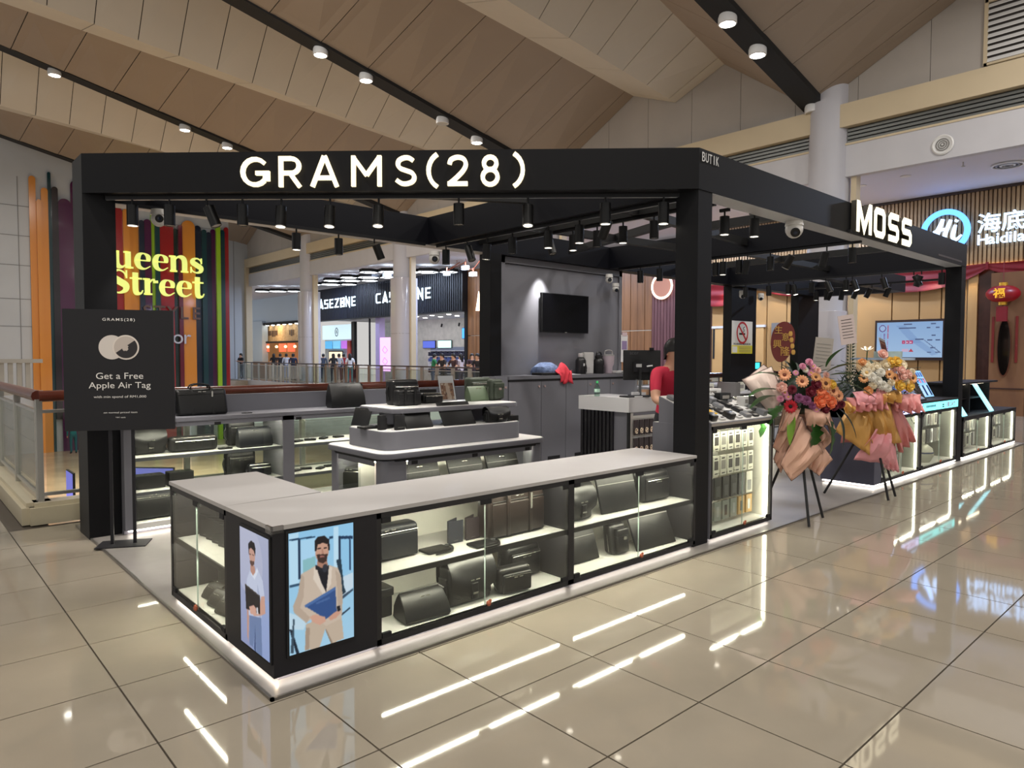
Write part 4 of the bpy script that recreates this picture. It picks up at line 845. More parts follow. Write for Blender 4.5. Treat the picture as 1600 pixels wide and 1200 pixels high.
case('display_case', 'front glass case with brown briefcase and saddle bag, left of two', (1.925, YO, 0), 0, 1.52, .60, CT, profile=True)
case('display_case', 'front glass case with leaning folios, beside the middle post', (3.445, YO, 0), 0, 1.505, .60, CT)
case('display_case', 'glass case on the left end side of the counter', (XO, 4.785, 0), R(-90), .985, .56, CT)
# corner unit with the two portrait screens
t = thing('corner_screen_unit', 'charcoal corner unit of the counter holding two portrait screens', 'cabinet', (XO, YO, 0))
MB().box(0, 0, .04, .57, .61, CT).build('body', m_body, t); MB().box(.035, .035, .012, .57, .61, .04).build('plinth', m_plinth, t)
b = MB(); b.box(.018, .018, .033, .57, .03, .039); b.box(.018, .018, .033, .03, .61, .039); b.build('plinth_led', m_under, t)
# worktops
def slab(name, lab, poly, z0, z1, mat): return tag(MB().prism(poly, z0, z1).build(name, mat), lab, 'worktop')
slab('worktop', 'long pale grey worktop on the front counter', [(XO-.004, YO-.004), (4.955, YO-.004), (4.955, 3.82), (XO-.004, 3.80)], CT, CT+.022, m_top)
slab('worktop', 'short pale grey worktop on the left end of the counter', [(XO-.004, 3.803), (1.925, 3.822), (1.925, 4.79), (XO-.004, 4.79)], CT, CT+.022, m_top)
b = MB(); b.box(XO-.014, YO-.014, CT-.012, XO+.05, YO-.003, CT+.024); b.box(XO-.014, YO-.014, CT-.012, XO-.003, YO+.05, CT+.024); tag(b.build('corner_guard', GLASS('soft_plastic', (220, 220, 220), 2.)), 'clear plastic guard on the counter corner', 'corner guard')

# --- portrait screens
def warp(px, q):   # picture coordinates of the screen's corners q = TL, TR, BR, BL -> 0..1
    (xl, tl), (xr, tr), (_, br), (_, bl) = q; u = (px[0]-xl)/(xr-xl); t0 = tl+(tr-tl)*u; b0 = bl+(br-bl)*u; return (u, (px[1]-t0)/(b0-t0))
Q = [(672, 398), (996, 335), (996, 875), (672, 975)]
p = Print(116, 190, (0, 0, 0)).grad((150, 205, 240), (168, 212, 238)); Wp = lambda L: [warp(a, Q) for a in L]
P_ = lambda L, c, al=1.: p.poly(Wp(L), c, al)
P_([(676, 400), (720, 390), (720, 640), (676, 650)], (190, 228, 250)); P_([(728, 430), (800, 415), (800, 560), (728, 600)], (176, 220, 248)); P_([(740, 520), (800, 500), (800, 560), (740, 590)], (120, 176, 170), .6)
P_([(674, 432), (800, 412), (800, 405), (674, 424)], (40, 70, 100)); P_([(716, 425), (729, 423), (729, 610), (716, 612)], (30, 52, 80)); P_([(870, 420), (890, 412), (890, 402), (870, 405)], (40, 70, 100))
P_([(893, 360), (918, 355), (918, 620), (893, 600)], (196, 232, 252)); P_([(918, 402), (994, 398), (994, 412), (918, 416)], (34, 60, 92)); P_([(918, 402), (930, 402), (930, 590), (918, 580)], (30, 50, 78)); P_([(930, 416), (975, 414), (975, 560), (930, 590)], (150, 205, 240)); P_([(975, 414), (982, 414), (982, 560), (975, 560)], (40, 66, 98)); P_([(925, 600), (994, 570), (994, 640), (930, 690)], (206, 226, 240)); P_([(926, 690), (994, 645), (994, 655), (930, 705)], (60, 80, 100))
P_([(905, 515), (930, 508), (945, 640), (955, 665), (935, 680), (925, 600)], (36, 58, 74)); P_([(672, 770), (760, 800), (740, 850), (672, 850)], (206, 228, 240), .8); P_([(674, 640), (722, 628), (722, 640), (674, 652)], (52, 84, 112)); P_([(672, 850), (684, 850), (718, 962), (704, 968)], (28, 40, 56)); P_([(676, 960), (690, 800), (697, 800), (690, 965)], (60, 80, 96)); P_([(930, 770), (975, 735), (978, 742), (930, 780)], (40, 56, 72))
be, be2, be3 = (206, 188, 170), (178, 158, 140), (226, 212, 196)
P_([(750, 825), (745, 950), (818, 930), (846, 845), (880, 912), (942, 886), (932, 790), (850, 780)], (198, 180, 160)); P_([(846, 845), (852, 845), (884, 908), (876, 915)], (150, 132, 114)); P_([(750, 840), (770, 840), (765, 945), (746, 950)], (170, 150, 132))
P_([(800, 545), (760, 570), (730, 586), (714, 680), (690, 740), (694, 768), (752, 818), (775, 800), (800, 790), (850, 830), (932, 790), (938, 690), (930, 590), (914, 552), (868, 540), (850, 600)], be); P_([(730, 586), (745, 600), (742, 690), (724, 745), (770, 790), (756, 818), (694, 770), (690, 740), (714, 680)], be2, .6); P_([(900, 560), (930, 590), (938, 690), (932, 770), (912, 740), (908, 640)], be2, .6); P_([(792, 556), (806, 550), (850, 660), (842, 690), (790, 610)], be3); P_([(868, 545), (884, 550), (878, 630), (856, 664)], be3)
P_([(804, 548), (868, 540), (862, 600), (852, 668), (828, 622)], (26, 26, 34)); P_([(812, 505), (858, 500), (862, 548), (835, 565), (808, 552)], (176, 128, 108))
p.ell(*warp((834, 474), Q), .105, .098, (206, 160, 138)); P_([(806, 492), (862, 488), (856, 522), (836, 534), (814, 526)], (66, 46, 42)); P_([(822, 498), (846, 496), (844, 504), (824, 506)], (160, 104, 96)); P_([(798, 478), (797, 430), (812, 410), (846, 402), (870, 420), (874, 470), (866, 470), (862, 442), (838, 436), (812, 446), (806, 476)], (32, 26, 28)); P_([(812, 462), (828, 460), (828, 465), (812, 468)], (40, 28, 28)); P_([(842, 459), (858, 457), (858, 462), (842, 464)], (40, 28, 28)); P_([(832, 465), (840, 465), (842, 488), (830, 489)], (184, 136, 116)); 
P_([(800, 540), (830, 556), (866, 545), (866, 566), (834, 576), (802, 562)], (30, 32, 40)); p.ell(*warp((848, 556), Q), .04, .035, (50, 52, 62))
P_([(744, 735), (900, 642), (906, 762), (850, 797)], (52, 84, 140)); P_([(744, 735), (900, 642), (901, 656), (752, 745)], (78, 112, 168)); P_([(800, 720), (870, 690), (872, 700), (804, 728)], (74, 106, 160))
P_([(770, 786), (800, 776), (846, 786), (850, 806), (820, 826), (782, 812)], (214, 166, 144)); P_([(862, 790), (886, 770), (918, 748), (926, 766), (900, 792), (872, 802)], (208, 158, 136)); P_([(905, 735), (922, 730), (926, 752), (912, 760)], (30, 30, 36))
p.blur()
t = thing('portrait_screen', 'lit screen showing a man in a beige suit holding a blue folder', 'screen', (XO+.075, YO-.004, .135)); MB().box(-.012, -.004, -.012, .362, .006, .612).build('bezel', m_blackm, t); p.build('display', (0, -.006, .60), (1, 0, 0), (0, 0, -1), .35, .60, VCOL('portrait_print', .72), t)
Q = [(402, 330), (540, 398), (540, 970), (402, 872)]
p = Print(116, 190, (0, 0, 0)).grad((176, 182, 208), (146, 156, 196)); Wp = lambda L: [warp(a, Q) for a in L]; P_ = lambda L, c, al=1.: p.poly(Wp(L), c, al)
p.ell(.3, .25, .5, .3, (196, 198, 218), .5); p.ell(.9, .9, .5, .4, (150, 176, 226), .5)
P_([(446, 745), (503, 755), (506, 950), (480, 935), (474, 820), (462, 905), (445, 890)], (112, 132, 172)); P_([(474, 800), (478, 935), (466, 910)], (80, 98, 138)); P_([(434, 640), (446, 650), (446, 720), (440, 880), (434, 850)], (196, 152, 138))
P_([(452, 540), (436, 580), (430, 650), (444, 670), (442, 752), (506, 764), (504, 668), (520, 664), (512, 590), (486, 530), (474, 560)], (198, 206, 228)); P_([(486, 600), (500, 668), (504, 764), (494, 760), (486, 690)], (160, 170, 200), .7); P_([(460, 545), (472, 560), (486, 528), (492, 545), (474, 585), (456, 560)], (222, 228, 242))
P_([(504, 664), (520, 660), (523, 742), (504, 752), (468, 756), (462, 735), (494, 722)], (206, 160, 142)); P_([(426, 604), (498, 660), (498, 746), (430, 722)], (34, 30, 32)); P_([(426, 604), (498, 660), (498, 668), (426, 612)], (70, 64, 62)); P_([(445, 712), (468, 704), (480, 722), (478, 752), (452, 746)], (214, 168, 150)); P_([(480, 716), (488, 714), (490, 746), (482, 748)], (210, 210, 216))
P_([(455, 515), (474, 520), (478, 550), (466, 566), (454, 545)], (190, 144, 128)); p.ell(*warp((463, 465), Q), .105, .085, (202, 158, 142)); P_([(451, 494), (473, 500), (473, 514), (462, 522), (453, 510)], (96, 70, 64)); P_([(446, 470), (445, 415), (458, 402), (474, 412), (480, 440), (478, 475), (472, 450), (458, 435), (450, 440)], (30, 26, 30)); P_([(450, 462), (458, 464), (458, 468), (450, 466)], (40, 30, 30)); P_([(464, 466), (472, 469), (472, 473), (464, 470)], (40, 30, 30))
p.blur()
t = thing('portrait_screen', 'lit screen showing a man in a pale polo shirt with a black folder', 'screen', (XO-.004, YO+.385, .115)); MB().box(-.004, -.372, -.012, .006, .012, .612).build('bezel', m_blackm, t); p.build('display', (-.006, 0, .60), (0, -1, 0), (0, 0, -1), .36, .60, VCOL('portrait_print', .72), t)

# --- rear shelf units with glass fronts, open to the void behind
def rear_unit(lab, x0, L, zt=.985, sh=(.37, .68)):
    t = thing('rear_display_unit', lab, 'display case', (x0, 6.72, 0)); D = .5
    for x in (0, L-.06): MB().box(x, 0, .05, x+.06, D, zt).build('side_panel', m_grey, t)
    MB().box(.06, 0, .05, L-.06, D, .1).build('bottom_panel', m_shelf, t); MB().box(0, .04, .012, L, D-.04, .05).build('plinth', m_plinth, t); MB().box(.03, .02, .034, L-.03, .034, .044).build('plinth_led', m_under, t)
    for z in sh:
        s_ = MB().box(.06, .03, z-.025, L-.06, D-.02, z).build('shelf', m_shelf, t); MB().box(.06, .022, z-.03, L-.06, .032, z).build('edge_strip', m_grey, s_); MB().box(.1, .036, z-.029, L-.1, .046, z-.026).build('led_strip', m_led, s_)
    MB().box(.1, .05, zt-.01, L-.1, .065, zt-.001).build('led_strip', m_led, t); MB().box(0, 0, zt-.045, L, .03, zt).build('top_rail', m_grey, t)
    MB().box(.06, D-.012, .1, L-.06, D-.004, zt).build('rear_glass', m_glass, t)
    for i in range(2):
        w = (L-.12)/2; g = MB().box(.062+i*w, .004, .11, .058+(i+1)*w, .011, zt-.02).build('glass_door', m_glass, t); MB().box(.08+i*w*1.0, -.002, zt-.05, .14+i*w, .016, zt-.022).build('hinge_clip', m_blackm, g)
    return t
rear_unit('rear grey glass unit behind the poster stand with black bags', 1.535, 1.50); rear_unit('rear grey glass unit with laid out wallets, left of the island', 3.035, 1.5); rear_unit('rear grey glass unit hidden behind the island', 4.535, 1.32)
t = thing('rear_counter_top', 'grey top and upstand along the rear display units', 'worktop', (1.535, 6.71, .985)); MB().box(0, 0, 0, 4.32, .52, .035).build('top', m_grey, t); MB().box(0, .44, .035, 4.32, .5, .21).build('upstand', m_greyd, t)

# --- island table
t = thing('island_table', 'grey rounded island table with glass cabinet below', 'table', (3.87, 5.265, 0))
MB().rbox(1.88, 1.0, .045, .006, 5, z0=.755, vr=.12).build('top_rim', m_greyd, t, True); MB().rbox(1.86, .98, .004, .002, 5, z0=.7995, vr=.11).build('white_top', M('laminate_white', (226, 224, 222), .4), t, True)
MB().rbox(1.80, .92, .03, .004, 5, z0=.725, vr=.1).build('shadow_gap', m_blackm, t); MB().box(-.9, -.46, .012, .9, .46, .1).build('base', m_greyd, t)
for x in (-.9, .9):
    for y in (-.46, .46): MB().rbox(.24 if x < 0 else .14, .16, .64, .004, 4, x+(.12 if x < 0 else -.07), y-.08*(1 if y > 0 else -1), .1, vr=.05).build('corner_post', m_greyd, t, True)
MB().box(-.86, -.02, .1, .86, .02, .73).build('divider', m_inside, t); MB().box(-.7, -.44, .38, .8, .44, .4).build('shelf', m_shelf, t); MB().box(-.66, -.45, .1, .76, -.444, .72).build('front_glass', m_glass, t); MB().box(-.898, -.3, .1, -.892, .3, .72).build('side_glass', m_glass, t)
MB().box(-.66, -.43, .715, .76, -.42, .724).build('led_strip', m_led, t); MB().box(-.885, -.3, .715, -.875, .3, .724).build('led_strip', m_led, t); MB().box(-.66, -.452, .685, .76, -.442, .726).build('header', m_greyd, t); MB().box(-.9, -.3, .685, -.89, .3, .726).build('header', m_greyd, t)
c = MB(); [c.box(x-.03, -.456, .69, x+.03, -.44, .72) for x in (-.6, .05, .7)]; c.build('glass_clips', m_blackm, t)
t = thing('island_plinth', 'low grey rounded box standing on the island table', 'plinth', (3.83, 5.25, .804)); MB().rbox(1.55, .68, .155, .004, 6, vr=.1).build('sides', m_grey, t, True); MB().rbox(1.53, .66, .004, .001, 6, z0=.155, vr=.095).build('white_top', MATS['laminate_white'], t, True)
t = thing('island_top_shelf', 'raised white-topped shelf slab at the top of the island', 'shelf', (3.97, 5.38, .963)); MB().rbox(1.48, .64, .04, .005, 6, z0=.13, vr=.09).build('slab', m_grey, t, True); MB().rbox(1.46, .62, .004, .001, 6, z0=.17, vr=.08).build('white_top', MATS['laminate_white'], t, True)
for x in (-.42, .42): MB().box(x-.2, -.12, 0, x+.2, .12, .13).build('foot', m_greyd, t)

# --- television wall, cabinets
t = thing('television_wall', 'tall grey partition wall behind the cabinets', 'partition', (6.25, 7.16, 0)); MB().box(0, 0, 0, 2.62, .14, 2.955).build('panel', m_grey, t)
b = MB(); b.box(0, -.025, 1.3, .09, 0, 2.955); b.box(0, -.025, 2.87, 2.62, 0, 2.955); b.box(2.55, -.025, 1.3, 2.62, 0, 2.955); b.build('border', m_grey, t)
b = MB(); b.box(.09, -.004, 1.3, .1, 0, 2.87); b.box(.09, -.004, 2.862, 2.55, 0, 2.87); b.build('shadow_line', m_blackm, t)
t = thing('television', 'black switched-off television on the grey wall', 'television', (7.51, 7.12, 2.22)); MB().box(-.50, -.03, -.285, .50, .01, .285).build('casing', m_blackm, t); MB().box(-.49, -.034, -.272, .49, -.03, .276).build('panel', M('tv_black', (5, 5, 8), .25, spec=.15), t); MB().box(-.02, -.036, -.284, .02, -.03, -.274).build('badge', m_steel, t); MB().box(-.15, .01, -.1, .15, .04, .1).build('bracket', m_blackm, t)
t = thing('storage_cabinet', 'row of grey flat-door storage cabinets under the television', 'cabinet', (6.07, 6.75, 0)); L = 2.72
MB().box(0, .02, .012, L, .285, 1.275).build('body', m_greyd, t); MB().box(.0, -.012, 1.28, L+.02, .29, 1.325).build('top', m_grey, t); MB().box(.16, .29, 1.28, L+.02, .38, 1.325).build('top', m_grey, t); MB().box(0, -.004, 1.25, L, .02, 1.278).build('finger_groove', m_blackm, t)
xs = [0, .60, 1.09, 1.55, 2.06, L]
for i in range(5):
    d = MB().box(xs[i]+.004, 0, .09, xs[i+1]-.004, .02, 1.25).build('door', m_grey, t)
    if i != 2: MB().cyl((xs[i]+(.55 if i == 0 else .06), -.012, 1.18), (xs[i]+(.55 if i == 0 else .06), 0, 1.18), .016, n=12).build('lock', M('lock_pink', (214, 186, 180), .25, metal=.6), d)
for x in (.85, 1.4): MB().box(x-.12, -.004, .1, x+.12, .0, .2).build('vent', m_blackm, t)
t = thing('tall_end_panel', 'narrow grey end panel left of the storage cabinets', 'cabinet', (5.86, 6.76, 0)); MB().box(0, 0, .012, .2, .28, 1.32).build('panel', m_grey, t); MB().cyl((.16, -.012, 1.18), (.16, 0, 1.18), .016, n=12).build('lock', MATS['lock_pink'], t)

# --- till counter with slatted side and hanging rack
t = thing('till_counter', 'till counter with white band, dark slats and hanging phone straps', 'counter', (6.49, 5.10, 0))
MB().box(0, 0, .93, .58, .80, 1.1).build('white_band', M('laminate_lightgrey', (196, 195, 196), .4), t); MB().box(.02, .02, .012, .56, .78, .93).build('body', m_greyd, t)
b = None
for i in range(9): MB().box(-.005, .24+i*.06, .05, .022, .24+i*.06+.035, .93).build('slat', m_body, t)
MB().box(.02, .26, .05, .021, .78, .93).build('slat_backing', m_blackm, t); MB().box(0, 0, .012, .03, .03, .93).build('corner_post', m_blackm, t)
MB().box(.03, .005, .05, .56, .02, .93).build('rack_back', M('rack_pale', (206, 202, 196), .5), t); MB().box(.03, -.045, .895, .56, -.04, .93).build('header', m_greyd, t)
m_pack = M('pack_brown', (58, 48, 50), .5); m_loop = M('strap_cream', (236, 214, 190), .5)
for r_ in range(4):
    for i in range(5):
        q = MB().box(.06+i*.1, -.035, .66-r_*.22, .06+i*.1+.075, -.02, .84-r_*.22).build('hanging_pack', m_pack, t); lp = MB(); x, z = .0975+i*.1, .71-r_*.22
        lp.tube([(x+.024*math.cos(a), -.04, z+.03*math.sin(a)) for a in [k*math.pi/4 for k in range(8)]], .006, 5, True); lp.tube([(x-.02, -.041, z-.02), (x+.02, -.041, z+.02)], .005, 5); lp.build('strap_loop', m_loop, q)
    MB().cyl((.05, -.03, .852-r_*.22), (.54, -.03, .852-r_*.22), .004, n=6).build('peg_bar', m_steel, t)
t = thing('monitor', 'black monitor on a double-pole stand seen from behind', 'monitor', (6.95, 5.27, 1.1)); 
rot = Matrix.Rotation(R(-42), 4, 'Z')
MB().rbox(.46, .035, .37, .008, 3, z0=.2).xf(rot).build('casing', m_blackm, t, True); MB().box(-.11, -.05, .3, .11, -.02, .42).xf(rot).build('mount_plate', m_body, t)
for x in (-.03, .1): MB().cyl((x, -.06, .0), (x, -.06, .34), .016, n=10).xf(rot).build('pole', m_blackm, t)
MB().rbox(.3, .22, .015, .004, 3).xf(rot).build('foot', m_blackm, t); MB().box(-.08, -.052, .36, -.01, -.05, .40).xf(rot).build('label', M('label_white', (200, 200, 200), .5), t); MB().cyl((.05, -.06, .37), (.12, -.062, .38), .01, n=8).xf(rot).build('cable', M('cable_white', (210, 210, 210), .4), t)
txt('acer', M('logo_grey', (70, 70, 74), .3), rot@Vector((-.1, -.0195, .53)), rot@Vector((1, 0, 0)), UP, .03, t, 'logo', .001); MB().cyl((.12, .0, .57), (.12, .0, .6), .03, n=12).xf(rot).build('webcam', m_blackm, t)

# ================================================================== BAGS AND SMALL GOODS
m_lea = M('leather_black', (15, 15, 16), .38, spec=.4, bump=.12, bs=220); m_lea2 = M('leather_charcoal', (19, 19, 20), .45, spec=.35, bump=.12, bs=220); m_leab = M('leather_brown', (32, 23, 19), .38, spec=.4, bump=.1, bs=200)
m_navy = M('leather_navy', (17, 19, 25), .45, spec=.35, bump=.1, bs=220); m_green = M('leather_green', (52, 60, 48), .5, bump=.1, bs=200); m_greenl = M('leather_green_light', (88, 104, 80), .45, bump=.1, bs=160); m_mark = M('silver_mark', (196, 194, 186), .25, metal=.8); m_seam = M('seam_dark', (18, 18, 18), .6)
def marks(t, w, y, z, n=2, sx=.028): 
    b = MB()
    for i in range(n): b.box((i-(n-1)/2)*sx*1.6-sx/2, y-.003, z, (i-(n-1)/2)*sx*1.6+sx/2, y, z+.006)
    b.build('metal_mark', m_mark, t)
def B(name, lab, x, y, z, rz=0, grp=None): return thing(name, lab, 'bag', (x, y, z), R(rz), grp)
def brief(lab, x, y, z, w, d, h, rz=0, mat=None, handles=True, straps=True, lean=.0, name='briefcase'):
    mat = mat or m_lea; t = B(name, lab, x, y, z, rz); MB().rbox(w, d, h, min(.03, d*.3), 4, vr=min(.035, d*.35), lean=lean, bulge=.06).build('body', mat, t, True)
    f = -d/2; MB().rbox(w*.92, .02, h*.72, .008, 3, cy=f-.004+lean*.3, z0=h*.05, lean=lean*.7).build('front_pocket', mat, t, True)
    if straps:
        for s in (-1, 1): MB().rbox(.028, .012, h*.96, .003, 2, cx=s*w*.2, cy=f-.016+lean*.3, z0=.01, lean=lean).build('strap', mat, t, True)
    b = MB(); b.tube([(-w*.46, f-.006+lean*.8, h*.80), (w*.46, f-.006+lean*.8, h*.80)], .003, 5); b.build('zip', m_mark if not straps else m_seam, t); marks(t, w, f-.012+lean*.9, h*.88)
    if handles:
        for s in (-1, 1): MB().tube(smooth_path([(-w*.19, s*d*.22+lean, h-.02), (-w*.17, s*d*.25+lean, h+.03), (0, s*d*.3+lean, h+.045), (w*.17, s*d*.25+lean, h+.03), (w*.19, s*d*.22+lean, h-.02)], 4), .008, 6).build('handle', mat, t, True)
        MB().box(w*.185, f-.025+lean, h*.55, w*.215, f-.021+lean, h*.9).build('zip_pull', m_mark, t)
    return t
def saddle(lab, x, y, z, w, d, h, rz=0, mat=None):
    mat = mat or m_lea; t = B('saddle_bag', lab, x, y, z, rz); MB().rbox(w*.96, d*.94, h*.8, .02, 4, vr=.03).build('body', mat, t, True)
    prof = smooth_path([(d*.5, h*.45), (d*.52, h*.75), (d*.34, h*.95), (0, h), (-d*.42, h*.88), (-d*.74, h*.64), (-d*.7, h*.36)], 4); n = 10; rows = []
    for q in prof:
        k = max(0, -(q.x)/(d*.6)); rows.append([( (u/n-.5)*w, q.x, q.y-(.16*h*math.sin(math.pi*u/n) if q.x < -d*.5 else 0)*k) for u in range(n+1)])
    b = MB(); b.loft(rows, False, False, False); b.loft([[(a*.985, c*.94, e-.006) for a, c, e in r_] for r_ in rows][::-1], False, False, False); b.build('flap', mat, t, True, 70)
    for s in (-1, 1): MB().rbox(.02, d*.6, h*.5, .006, 3, cx=s*w*.49, z0=h*.08, vr=.008).build('side_pocket', mat, t, True)
    MB().rbox(.05, .018, h*.34, .004, 3, cy=-d*.72, z0=h*.1).build('buckle_tab', mat, t, True); MB().box(-.02, -d*.72-.013, h*.22, .02, -d*.72-.009, h*.26).build('buckle', m_mark, t); marks(t, w, -d*.73-.004, h*.5); return t
def camera_bag(lab, x, y, z, w, d, h, rz=0, mat=None, name='shoulder_bag'):
    mat = mat or m_lea; t = B(name, lab, x, y, z, rz); MB().rbox(w, d, h, .03, 4, vr=.045, bulge=.04).build('body', mat, t, True)
    MB().rbox(w*.86, .03, h*.74, .012, 3, cy=-d/2-.006, z0=h*.06, vr=.014).build('front_pocket', mat, t, True); b = MB(); b.tube([(-w*.4, -d/2-.022, h*.72), (w*.4, -d/2-.022, h*.72)], .003, 5); b.tube([(-w*.44, -d/2+.01, h*.93), (w*.44, -d/2+.01, h*.93)], .003, 5); b.build('zip', m_mark, t); marks(t, w, -d/2-.022, h*.64)
    MB().tube(smooth_path([(-w*.49, 0, h*.75), (-w*.56, 0, h*.5), (-w*.53, -.03, h*.2)], 4), .007, 5).build('strap', mat, t, True); return t
def folio(lab, x, y, z, w, h, lean=20, rz=0, mat=None, th=.022, seam=True, rest=False):
    mat = mat or m_lea2; t = B('folio', lab, x, y, z, rz); m = Matrix.Rotation(R(-lean), 4, 'X'); MB().rbox(w, th, h, .005, 2, vr=.008).xf(m).build('cover', mat, t, True)
    if seam: MB().box(-w*.49, -th/2-.002, h*.7, w*.49, -th/2, h*.717).xf(m).build('seam', M('seam_grey', (120, 118, 114), .5), t)
    b = MB(); b.box(-.03, -th/2-.003, h*.88, -.008, -th/2, h*.888); b.box(.004, -th/2-.003, h*.88, .026, -th/2, h*.888); b.xf(m).build('metal_mark', m_mark, t)
    if rest:
        b = MB(); hh = h*math.cos(R(lean)); yy = h*math.sin(R(lean)); b.tube([(0, yy*.7+.02, hh*.7), (0, yy+.09, 0)], .004, 5); b.tube([(-.06, -.02, .004), (-.06, yy+.09, .004), (.06, yy+.09, .004), (.06, -.02, .004)], .004, 5); b.build('easel', GLASS('acrylic', (240, 240, 240), 1.5), t)
    return t
def wedge(lab, x, y, z, w, d, h, rz=0, mat=None, name='pouch'):
    mat = mat or m_lea; t = B(name, lab, x, y, z, rz)
    ring = lambda k, dy, zz, ww: [(-w/2*ww, -d/2*k+dy, zz), (w/2*ww, -d/2*k+dy, zz), (w/2*ww, d/2*k+dy, zz), (-w/2*ww, d/2*k+dy, zz)]
    b = MB(); b.loft([ring(.9, 0, 0, .94), ring(1, 0, h*.12, 1.), ring(.8, .01, h*.5, .99), ring(.35, .02, h*.86, .96), ring(.06, .03, h, .92)]); o = b.build('body', mat, t, True, 50)
    m = o.modifiers.new('soft', 'BEVEL'); m.width = .008; m.segments = 2; m.limit_method = 'ANGLE'
    b = MB(); b.tube([(-w*.45, .03, h+.002), (w*.45, .03, h+.002)], .0035, 5); b.build('zip', m_seam, t)
    k = MB(); k.box(-.03, -.01, 0, -.006, -.006, .006); k.box(.006, -.01, 0, .03, -.006, .006); k.xf(Matrix.Translation((0, -d*.16, h*.84))).build('metal_mark', m_mark, t); MB().tube([(w*.44, .03, h), (w*.5, .0, h*.9)], .006, 5).build('zip_pull', mat, t); return t
def sling(lab, x, y, z, w, d, h, rz=0, mat=None, lean=.03):
    mat = mat or m_lea; t = B('sling_bag', lab, x, y, z, rz); MB().rbox(w, d, h, .03, 4, vr=.035, lean=lean).build('body', mat, t, True); MB().rbox(w*.74, d*.5, h*.62, .015, 3, cx=w*.06, cy=-d*.55, z0=h*.08, vr=.016, lean=lean*.6).build('front_pouch', mat, t, True)
    MB().rbox(w*.78, d*.54, h*.26, .012, 3, cx=w*.06, cy=-d*.56+lean*.5, z0=h*.58, vr=.016).build('flap', mat, t, True); MB().box(w*.06-.018, -d*.86, h*.5, w*.06+.018, -d*.82, h*.6).build('buckle', m_mark, t); b = MB(); b.tube([(-w*.49, -.004, h*.1), (-w*.5, .01, h*.5), (-w*.45, lean, h*.9)], .004, 5); b.build('zip', m_mark, t); return t
def wallet_up(lab, x, y, z, w, h, rz, mat): 
    t = thing('passport_wallet', lab, 'wallet', (x, y, z), R(rz)); MB().box(-w/2, -.006, 0, w/2, 0, h).build('front_cover', mat, t); MB().box(0, 0, 0, w, .006, h).xf(Matrix.Translation((-w/2, .002, .006)) @ Matrix.Rotation(R(24), 4, 'Z')).build('back_cover', mat, t); MB().box(-.016, -.0075, h*.1, .016, -.006, h*.12).build('embossing', M('emboss_grey', (90, 88, 86), .4), t)
def flat_pouch(lab, x, y, z, w, d, rz=0, strap=True, th=.014, cat='wallet'):
    t = thing('flat_pouch', lab, cat, (x, y, z), R(rz)); MB().rbox(w, d, th, .005, 2, vr=.012).build('body', m_lea2, t, True)
    if strap: MB().tube(smooth_path([(w*.5, d*.2, th), (w*.62, -d*.1, .012), (w*.3, -d*.75, .01), (-w*.35, -d*.8, .01)], 5), .008, 5).build('wrist_strap', m_lea, t, True); MB().cyl((w*.49, d*.2, th*.5), (w*.53, d*.18, th*.5), .009, n=8).build('ring', m_mark, t)
    else: marks(t, w, -d*.1, th)
# --- front case, left bay
zs, zf = .412, .072
brief('dark navy zip briefcase cut by the corner unit on the upper shelf', 2.14, 3.47, zs, .42, .12, .20, 0, m_navy, False, False)
t = B('box_bag', 'small flap bag beside the corner unit on the lower shelf', 2.06, 3.50, zf); MB().rbox(.24, .12, .15, .008, 3).build('body', m_lea2, t, True); MB().rbox(.26, .13, .05, .006, 3, z0=.12, vr=.01).build('flap', m_lea2, t, True); marks(t, .2, -.066, .15)
wedge('green-black pyramid pouch lying on the lower shelf', 2.30, 3.31, zf, .30, .16, .155, -4); saddle('large black saddle bag on the lower shelf left of the door gap', 2.66, 3.36, zf, .35, .13, .30, 0)
wallet_up('open standing passport wallet, dark blue one', 2.66, 3.46, zs, .115, .14, 0, M('wallet_navy', (40, 42, 50), .5)); wallet_up('open standing passport wallet, dark brown one', 2.80, 3.46, zs, .115, .14, 0, M('wallet_brown', (50, 42, 44), .5))
flat_pouch('flat pouch with wrist strap left on the upper shelf', 2.46, 3.40, zs, .18, .12, 0); flat_pouch('flat zip pouch with wrist strap beside the door gap', 2.76, 3.31, zs, .18, .12, 0)
brief('large brown leather briefcase with handles on the upper shelf', 3.10, 3.42, zs, .50, .14, .30, 0, m_leab); camera_bag('green-black camera bag standing behind a small pouch', 3.24, 3.50, zf, .32, .13, .23); camera_bag('small rounded pouch bag in front of the camera bag', 3.00, 3.30, zf, .26, .10, .165, -6, m_lea, 'crossbody_pouch')
# --- front case, right bay
saddle('smooth black saddle bag at the left of the right bay', 3.70, 3.40, zs, .29, .13, .27); folio('dark folio with zip leaning on the upper shelf', 4.16, 3.34, zs, .42, .30, 16, -3, rest=True); camera_bag('soft black box bag near the middle post', 4.68, 3.46, zs, .36, .15, .245)
folio('leaning grey folio low at the left of the right bay', 3.80, 3.40, zf, .36, .26, 18, 0, m_lea2, rest=True); sling('small upright sling bag with front pouch', 4.18, 3.40, zf, .18, .10, .235); folio('largest leaning folio with a clear stand near the middle post', 4.56, 3.29, zf, .48, .36, 24, -3, rest=True)
t = thing('price_card', 'small framed price card on the back panel', 'card', (3.96, 3.745, .60)); MB().box(-.03, -.006, -.045, .03, 0, .045).build('frame', m_blackm, t); MB().box(-.022, -.008, -.036, .022, -.006, .036).build('card', M('card_white', (214, 212, 208), .6), t)
t = thing('price_card', 'black price card on the back panel of the lower shelf', 'card', (4.40, 3.745, .27)); MB().box(-.04, -.006, -.055, .04, 0, .055).build('card', m_blackm, t)
